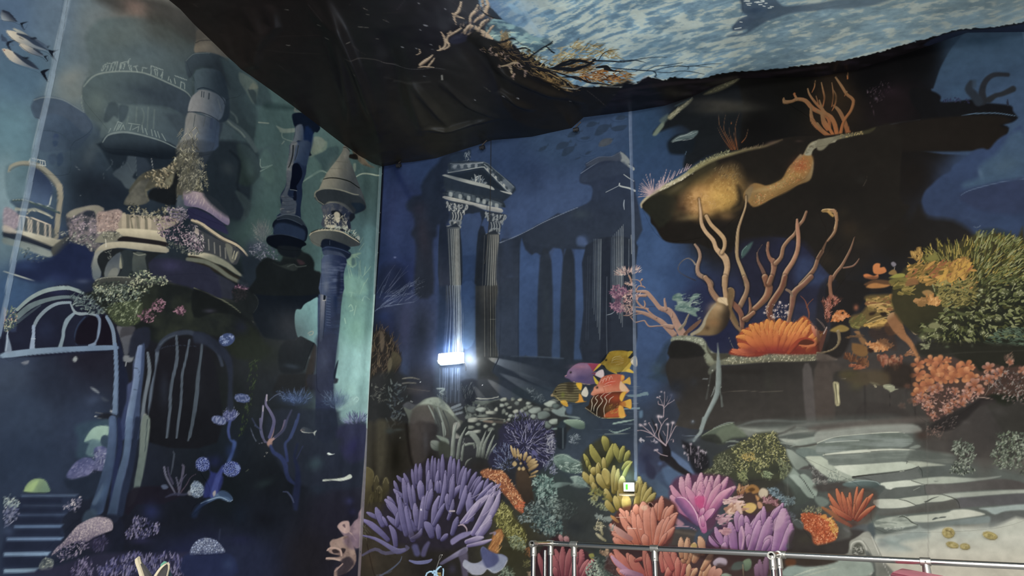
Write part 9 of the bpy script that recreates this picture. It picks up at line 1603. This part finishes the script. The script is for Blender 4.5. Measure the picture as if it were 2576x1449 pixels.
# ---- emergency lamp
LC=on_right(1141,906);LX,LZ=LC[0],LC[2];LY=YR-.05
lamp=thing('wall_lamp','glowing white rectangular lamp fixed over the base of the printed temple columns','lamp',(LX,LY,LZ))
M_HOUS=principled('grey_lamp_housing',(.35,.36,.34),.45);M_DIFF=principled('lit_diffuser',(.9,.95,1),.4,emit=(.80,.90,1),es=17)
tl=.025
axx=(1,0,tl)
bm=bmesh.new();box(bm,(.012,-.022,0),axx,(0,1,0),(-tl,0,1),.165,.022,.072,.01,3);mesh_obj('housing',bm,M_HOUS,lamp)
bm=bmesh.new();box(bm,(0,-.068,.004),axx,(0,1,0),(-tl,0,1),.152,.026,.064,.016,4);mesh_obj('diffuser',bm,M_DIFF,lamp)
bm=bmesh.new();tube(bm,[(-.158,-.06,.0),(-.172,-.05,-.02),(-.178,-.03,-.045),(-.172,-.01,-.06)],.005,8);mesh_obj('clip',bm,M_STEEL,lamp)
bm=bmesh.new();tube(bm,[(.165,-.01,-.045),(.19,.0,-.06),(.205,.0,-.11),(.2,.005,-.16)],.004,8);mesh_obj('cable',bm,M_DARK,lamp)
bm=bmesh.new();tube(bm,[(-.165,-.005,-.05),(-.155,.0,-.11),(-.14,.005,-.19)],.0035,8);mesh_obj('cable',bm,M_DARK,lamp)
def spot(x,y,pw,deg,start=(1184,905),h=.09,col=(1,.97,.86)):  # spots added beside the lamp to draw its beams on the cloth
 a=on_right(*start);b=on_right(x,y)
 l=bpy.data.lights.new('lamp_beam_spot','SPOT');l.energy=pw;l.color=col;l.spot_size=math.radians(deg);l.spot_blend=.7;l.shadow_soft_size=.006
 o=bpy.data.objects.new('lamp_beam_spot',l);COL.objects.link(o);o.location=(a[0],LY-h,a[2])
 o.rotation_euler=(Vector((b[0],YR-.04,b[2]))-o.location).to_track_quat('-Z','Y').to_euler()
spot(1270,915,210,13,(1184,888),.05);spot(1330,975,260,8,(1182,902),.05);spot(1285,1000,150,12,(1178,915),.05);spot(1215,1005,50,14,(1168,930),.05);spot(1340,955,160,5,(1184,892),.08)
for dx,dz,pw in((-.24,-.02,3),(-.24,.05,2),(-.08,.17,9),(.06,.17,9),(-.08,-.17,5),(.08,-.17,9),(.25,.02,24),(.34,-.05,9)):
 l=bpy.data.lights.new('lamp_spill','POINT');l.energy=pw*.42;l.color=(.62,.78,1)if dx<.2 else(.95,.95,.9);l.shadow_soft_size=.04
 o=bpy.data.objects.new('lamp_spill',l);COL.objects.link(o);o.location=(LX+dx*.85,LY-.07,LZ+dz*.72)
# ---- exit sign
EC=on_right(1586,1226)
sign=thing('exit_sign','small lit white and green exit sign at the foot of the printed seam','sign',(EC[0],YR-.055,EC[2]))
M_SF=principled('lit_sign_face',(.9,.95,.9),.4,emit=(1,1,.98),es=2.2);M_GR=principled('lit_green_pictogram',(.1,.6,.05),.4,emit=(.16,.75,.06),es=.9)
bm=bmesh.new();box(bm,(0,0,0),(1,0,0),(0,1,0),(0,0,1),.062,.02,.05,.006);mesh_obj('housing',bm,M_HOUS,sign)
bm=bmesh.new();box(bm,(0,-.024,0),(1,0,0),(0,1,0),(0,0,1),.056,.006,.044,.004);mesh_obj('sign_face',bm,M_SF,sign)
bm=bmesh.new();box(bm,(-.021,-.0315,0),(1,0,0),(0,1,0),(0,0,1),.0135,.0015,.029,.001,1);mesh_obj('pictogram',bm,M_GR,sign)
M_LEDGE=principled('cream_ledge',(.5,.42,.25),.5)
bm=bmesh.new();box(bm,(-.02,-.01,-.082),(1,0,0),(0,1,0),(0,0,1),.085,.03,.012,.003);mesh_obj('ledge',bm,M_LEDGE,sign)
bm=bmesh.new();tube(bm,[(.055,.01,-.09),(.03,.012,-.15),(.0,.012,-.24),(-.015,.012,-.3)],.003,8);mesh_obj('cable',bm,M_DARK,sign)
for z_,tz,pw,cl in((.075,1,.9,(.5,.8,1)),(-.1,-1,.5,(1,.95,.8))):
 l=bpy.data.lights.new('sign_spill','AREA');l.energy=pw;l.color=cl;l.size=.09;l.shape='RECTANGLE';l.size_y=.03
 o=bpy.data.objects.new('sign_spill',l);COL.objects.link(o);o.location=(EC[0]-.02,YR-.13,EC[2]+z_);o.rotation_euler=Vector((0,.5,tz)).to_track_quat('-Z','Y').to_euler()
# ---- cord hanging from the ceiling cloth
pts=[on_right(x,y)for x,y in((1239.5,354),(1239,420),(1238,500),(1236,560),(1231,600),(1229,630),(1226,655),(1223,668))]
cord=thing('hanging_cord','thin black cord hanging down over the printed temple roof','cord',tuple(pts[0]))
bm=bmesh.new();tube(bm,[(q[0]-pts[0][0],-.06,q[2]-pts[0][2]+(.04 if i==0 else 0))for i,q in enumerate(pts)],.0042,8);mesh_obj('cord',bm,M_DARK,cord)
# ---- clamps that hold the ceiling cloth
M_RUST=principled('dull_brown_strap',(.05,.04,.035),.7)
for i,(x,y,lab)in enumerate(((1003,415,'black pipe clamp under the ceiling cloth nearest the room corner'),(1213,370,'black pipe clamp under the ceiling cloth beside the hanging cord'),(1449,325,'black pipe clamp under the ceiling cloth above the printed fish shoal'))):
 c=on_plane(x,y,(0,1,0),YR-.12)
 t_=thing('cloth_clamp',lab,'clamp',tuple(c),'clamps along the ceiling edge')
 bm=bmesh.new();tube(bm,[(-.035,0,-.005),(.035,0,-.005)],.026,14);mesh_obj('jaw',bm,M_DARK,t_)
 bm=bmesh.new();tube(bm,[(.015,-.01,-.03),(.015,-.01,-.045)],.012,6);tube(bm,[(-.02,-.01,-.03),(-.02,-.01,-.04)],.010,6);mesh_obj('bolt',bm,M_DARK,t_)
 bm=bmesh.new();box(bm,(.03,.0,.06),(1,0,.9),(0,1,0),(-.9,0,1),.05,.006,.006,.002);mesh_obj('strap',bm,M_RUST,t_)
# ---- leaf shaped boards, lower left
M_CREAM=principled('cream_board_edge',(.80,.70,.50),.5,noise=.05);M_FACE=principled('dark_board_face',(.075,.07,.07),.6,noise=.1);M_GREEN=principled('mint_green_board',(.20,.50,.36),.5);M_TEAL=principled('dark_teal_board',(.02,.05,.07),.6)
FD=5.0
def fp(x,y,d=0):q=ray(x,y);return q*((FD+d)/(q@CFw))
def leaf(pts,th,mf,me_,d=0,parent=None,inset=3.0,o0=None):
 Q=[Vector(fp(x,y,d))-o0 for x,y in pts];n=Vector(-CFw)
 c=sum(Q,Vector())/len(Q)
 bm=bmesh.new();fr=[bm.verts.new(q)for q in Q];bk=[bm.verts.new(q-n*th)for q in Q];m_=len(Q)
 bm.faces.new(fr);bm.faces.new(bk[::-1])
 for i in range(m_):bm.faces.new((fr[i],bk[i],bk[(i+1)%m_],fr[(i+1)%m_]))
 return mesh_obj('leaf_board',bm,mf,parent)
o0=Vector(fp(385,1480));o0 .z=FLOOR
leafs=thing('leaf_decoration','cream-edged pointed boards standing in a V before the printed castle','decoration',tuple(o0))
leaf([(339.5,1409),(341.5,1405.5),(345.5,1404),(348,1406.5),(352,1418),(361,1428),(376,1449),(400,1490),(360,1490),(352,1449),(346,1428),(341,1418)],.03,M_FACE,None,.02,leafs,o0=o0)
def ribbon(pts,w0,th,m_,d,name='edge_strip'):
 o=None;bm=bmesh.new();L_=[];n=Vector(-CFw)
 for i,(x,y,wd)in enumerate(pts):
  a=Vector(fp(x,y,d))-o0;b=Vector(fp(x+wd,y+wd*.12,d))-o0;L_.append((bm.verts.new(a),bm.verts.new(b),bm.verts.new(a-n*th),bm.verts.new(b-n*th)))
 for p0,p1 in zip(L_,L_[1:]):
  bm.faces.new((p0[0],p0[1],p1[1],p1[0]));bm.faces.new((p0[2],p1[2],p1[3],p0[3]));bm.faces.new((p0[0],p1[0],p1[2],p0[2]));bm.faces.new((p0[1],p0[3],p1[3],p1[1]))
 bm.faces.new((L_[0][0],L_[0][2],L_[0][3],L_[0][1]));bm.faces.new((L_[-1][0],L_[-1][1],L_[-1][3],L_[-1][2]))
 return mesh_obj(name,bm,m_,leafs,smooth=False)
ribbon([(342,1404.3,4),(339,1408,7),(339.5,1415,8),(342,1423,8),(346,1434,8),(350.5,1449,8.5),(362,1490,9)],0,.035,M_CREAM,.0)
leaf([(402,1432),(404,1420),(410,1414.3),(415,1415.5),(420,1420),(424,1440),(436,1490),(395,1490)],.02,M_GREEN,None,.10,leafs,o0=o0)
leaf([(421,1420),(424,1430),(428,1440),(433,1452),(440,1490),(415,1490)],.01,M_TEAL,None,.07,leafs,o0=o0)
leaf([(389,1449),(397,1435),(408,1424),(416,1419.5),(420.5,1418),(423,1422),(423,1432),(419,1449),(410,1490),(370,1490)],.02,M_FACE,None,.02,leafs,o0=o0)
ribbon([(418,1418,2.5),(410,1421,5.5),(402,1427.5,6),(395,1436,6),(388.5,1446,6),(380,1462,7),(366,1490,8)],0,.03,M_CREAM,.0)
ribbon([(420,1418,1.2),(422.4,1422,1.5),(422.6,1432,1.4),(418.5,1449,1.4),(410,1490,1.4)],0,.02,M_CREAM,.0)
bm=bmesh.new();cz=Vector(fp(385,1485))-o0;tube(bm,[cz,(0,0,.02)],.03,14);tube(bm,[(0,0,.02),(0,0,0)],.16,20);mesh_obj('stand',bm,M_FACE,leafs)
# ---- tied blue cord with eye wire, bottom centre
FD=6.0
h0=Vector(fp(1100,1470));h0 .z=FLOOR
hook=thing('tied_post','post top with light blue cord, wire eye and brass nut before the violet anemone','post',tuple(h0))
M_BLUE=principled('light_blue_cord',(.33,.50,.64),.6,noise=.15,nscale=200);M_WIRE=principled('grey_wire',(.25,.24,.23),.4,.7);M_BRASS=principled('brass_nut',(.45,.33,.12),.35,.9)
def hp(*P_):return[Vector(fp(x,y))-h0 for x,y in P_]
bm=bmesh.new();tube(bm,hp((1096,1434),(1101,1418),(1104.5,1408),(1105,1400),(1108,1395),(1111,1396),(1109.5,1402),(1107,1407),(1104.5,1410),(1103,1416),(1100,1424),(1097.5,1434)),.0028,8);mesh_obj('wire_eye',bm,M_WIRE,hook)
bm=bmesh.new();tube(bm,[hp((1111,1395.5))[0],hp((1113,1397))[0]],.005,8);mesh_obj('wire_tip',bm,M_STEEL,hook)
bm=bmesh.new();tube(bm,hp((1096,1437),(1100,1432),(1105,1427),(1108,1425),(1111,1426)),[.009,.0085,.008,.006,.003],10)
tube(bm,hp((1088,1442),(1092,1436),(1097,1438),(1099,1442),(1096,1446),(1091,1446)),.009,10);tube(bm,hp((1094,1440),(1098,1436),(1099,1444),(1098,1449)),.008,10);tube(bm,hp((1097,1438),(1095,1444),(1100,1447),(1104,1450)),.007,8);mesh_obj('cord_knot',bm,M_BLUE,hook)
bm=bmesh.new();tube(bm,hp((1114.5,1430),(1115.5,1435),(1114.5,1446),(1114,1452)),.0065,10);mesh_obj('cord_end',bm,M_BLUE,hook)
bm=bmesh.new();tube(bm,hp((1070,1452),(1074,1442),(1081,1438),(1088,1438)),.007,10);tube(bm,hp((1088,1438),(1092,1442),(1094,1455)),.006,10);mesh_obj('cord_loop',bm,M_BLUE,hook)
bm=bmesh.new();tube(bm,hp((1101,1443),(1109,1443.5)),.011,6);tube(bm,hp((1103,1448),(1110,1448)),.010,6);mesh_obj('nut',bm,M_BRASS,hook)
bm=bmesh.new();q=hp((1097,1452))[0];tube(bm,[q,(q.x,q.y,0)],.03,18);mesh_obj('pole',bm,M_STEEL,hook)
# ---- pink padded block, lower right
zt_=-.30
K4=[on_plane(x,y,(0,0,1),zt_)for x,y in((2239,1440),(2266,1429.5),(2380,1449))]
M_PINK=principled('pink_vinyl_padding',(.93,.25,.34),.45,noise=.04,nscale=12,bump=.2)
c0=Vector(K4[0]);pad=thing('padded_block','pink padded vinyl block below the steel rail at the lower right','block',(c0 .x,c0 .y,FLOOR))
ex=(Vector(K4[2])-Vector(K4[1])).normalized();c3=c0+ex*1.0;c2_=Vector(K4[1])+ex*.9
bm=bmesh.new();base_=[c0,Vector(K4[1]),Vector(K4[1])+ex*.06+Vector((0,0,.002)),c2_,c3]
top=[bm.verts.new(q-pad.location)for q in base_];low=[bm.verts.new(q-pad.location-Vector((0,0,.16)))for q in base_]
bm.faces.new(top);bm.faces.new(low[::-1])
for i in range(5):bm.faces.new((top[i],low[i],low[(i+1)%5],top[(i+1)%5]))
bmesh.ops.bevel(bm,geom=[e for e in bm.edges],offset=.012,segments=3,affect='EDGES');mesh_obj('cushion',bm,M_PINK,pad)
bm=bmesh.new();mid=(base_[0]+base_[1]+base_[3]+base_[4])/4-pad.location;box(bm,(mid.x,mid.y,(zt_-.16-FLOOR)/2),ex,ex.cross(Vector((0,0,1))),(0,0,1),.38,.08,(zt_-.16-FLOOR)/2,.01);mesh_obj('base',bm,M_TEAL,pad)
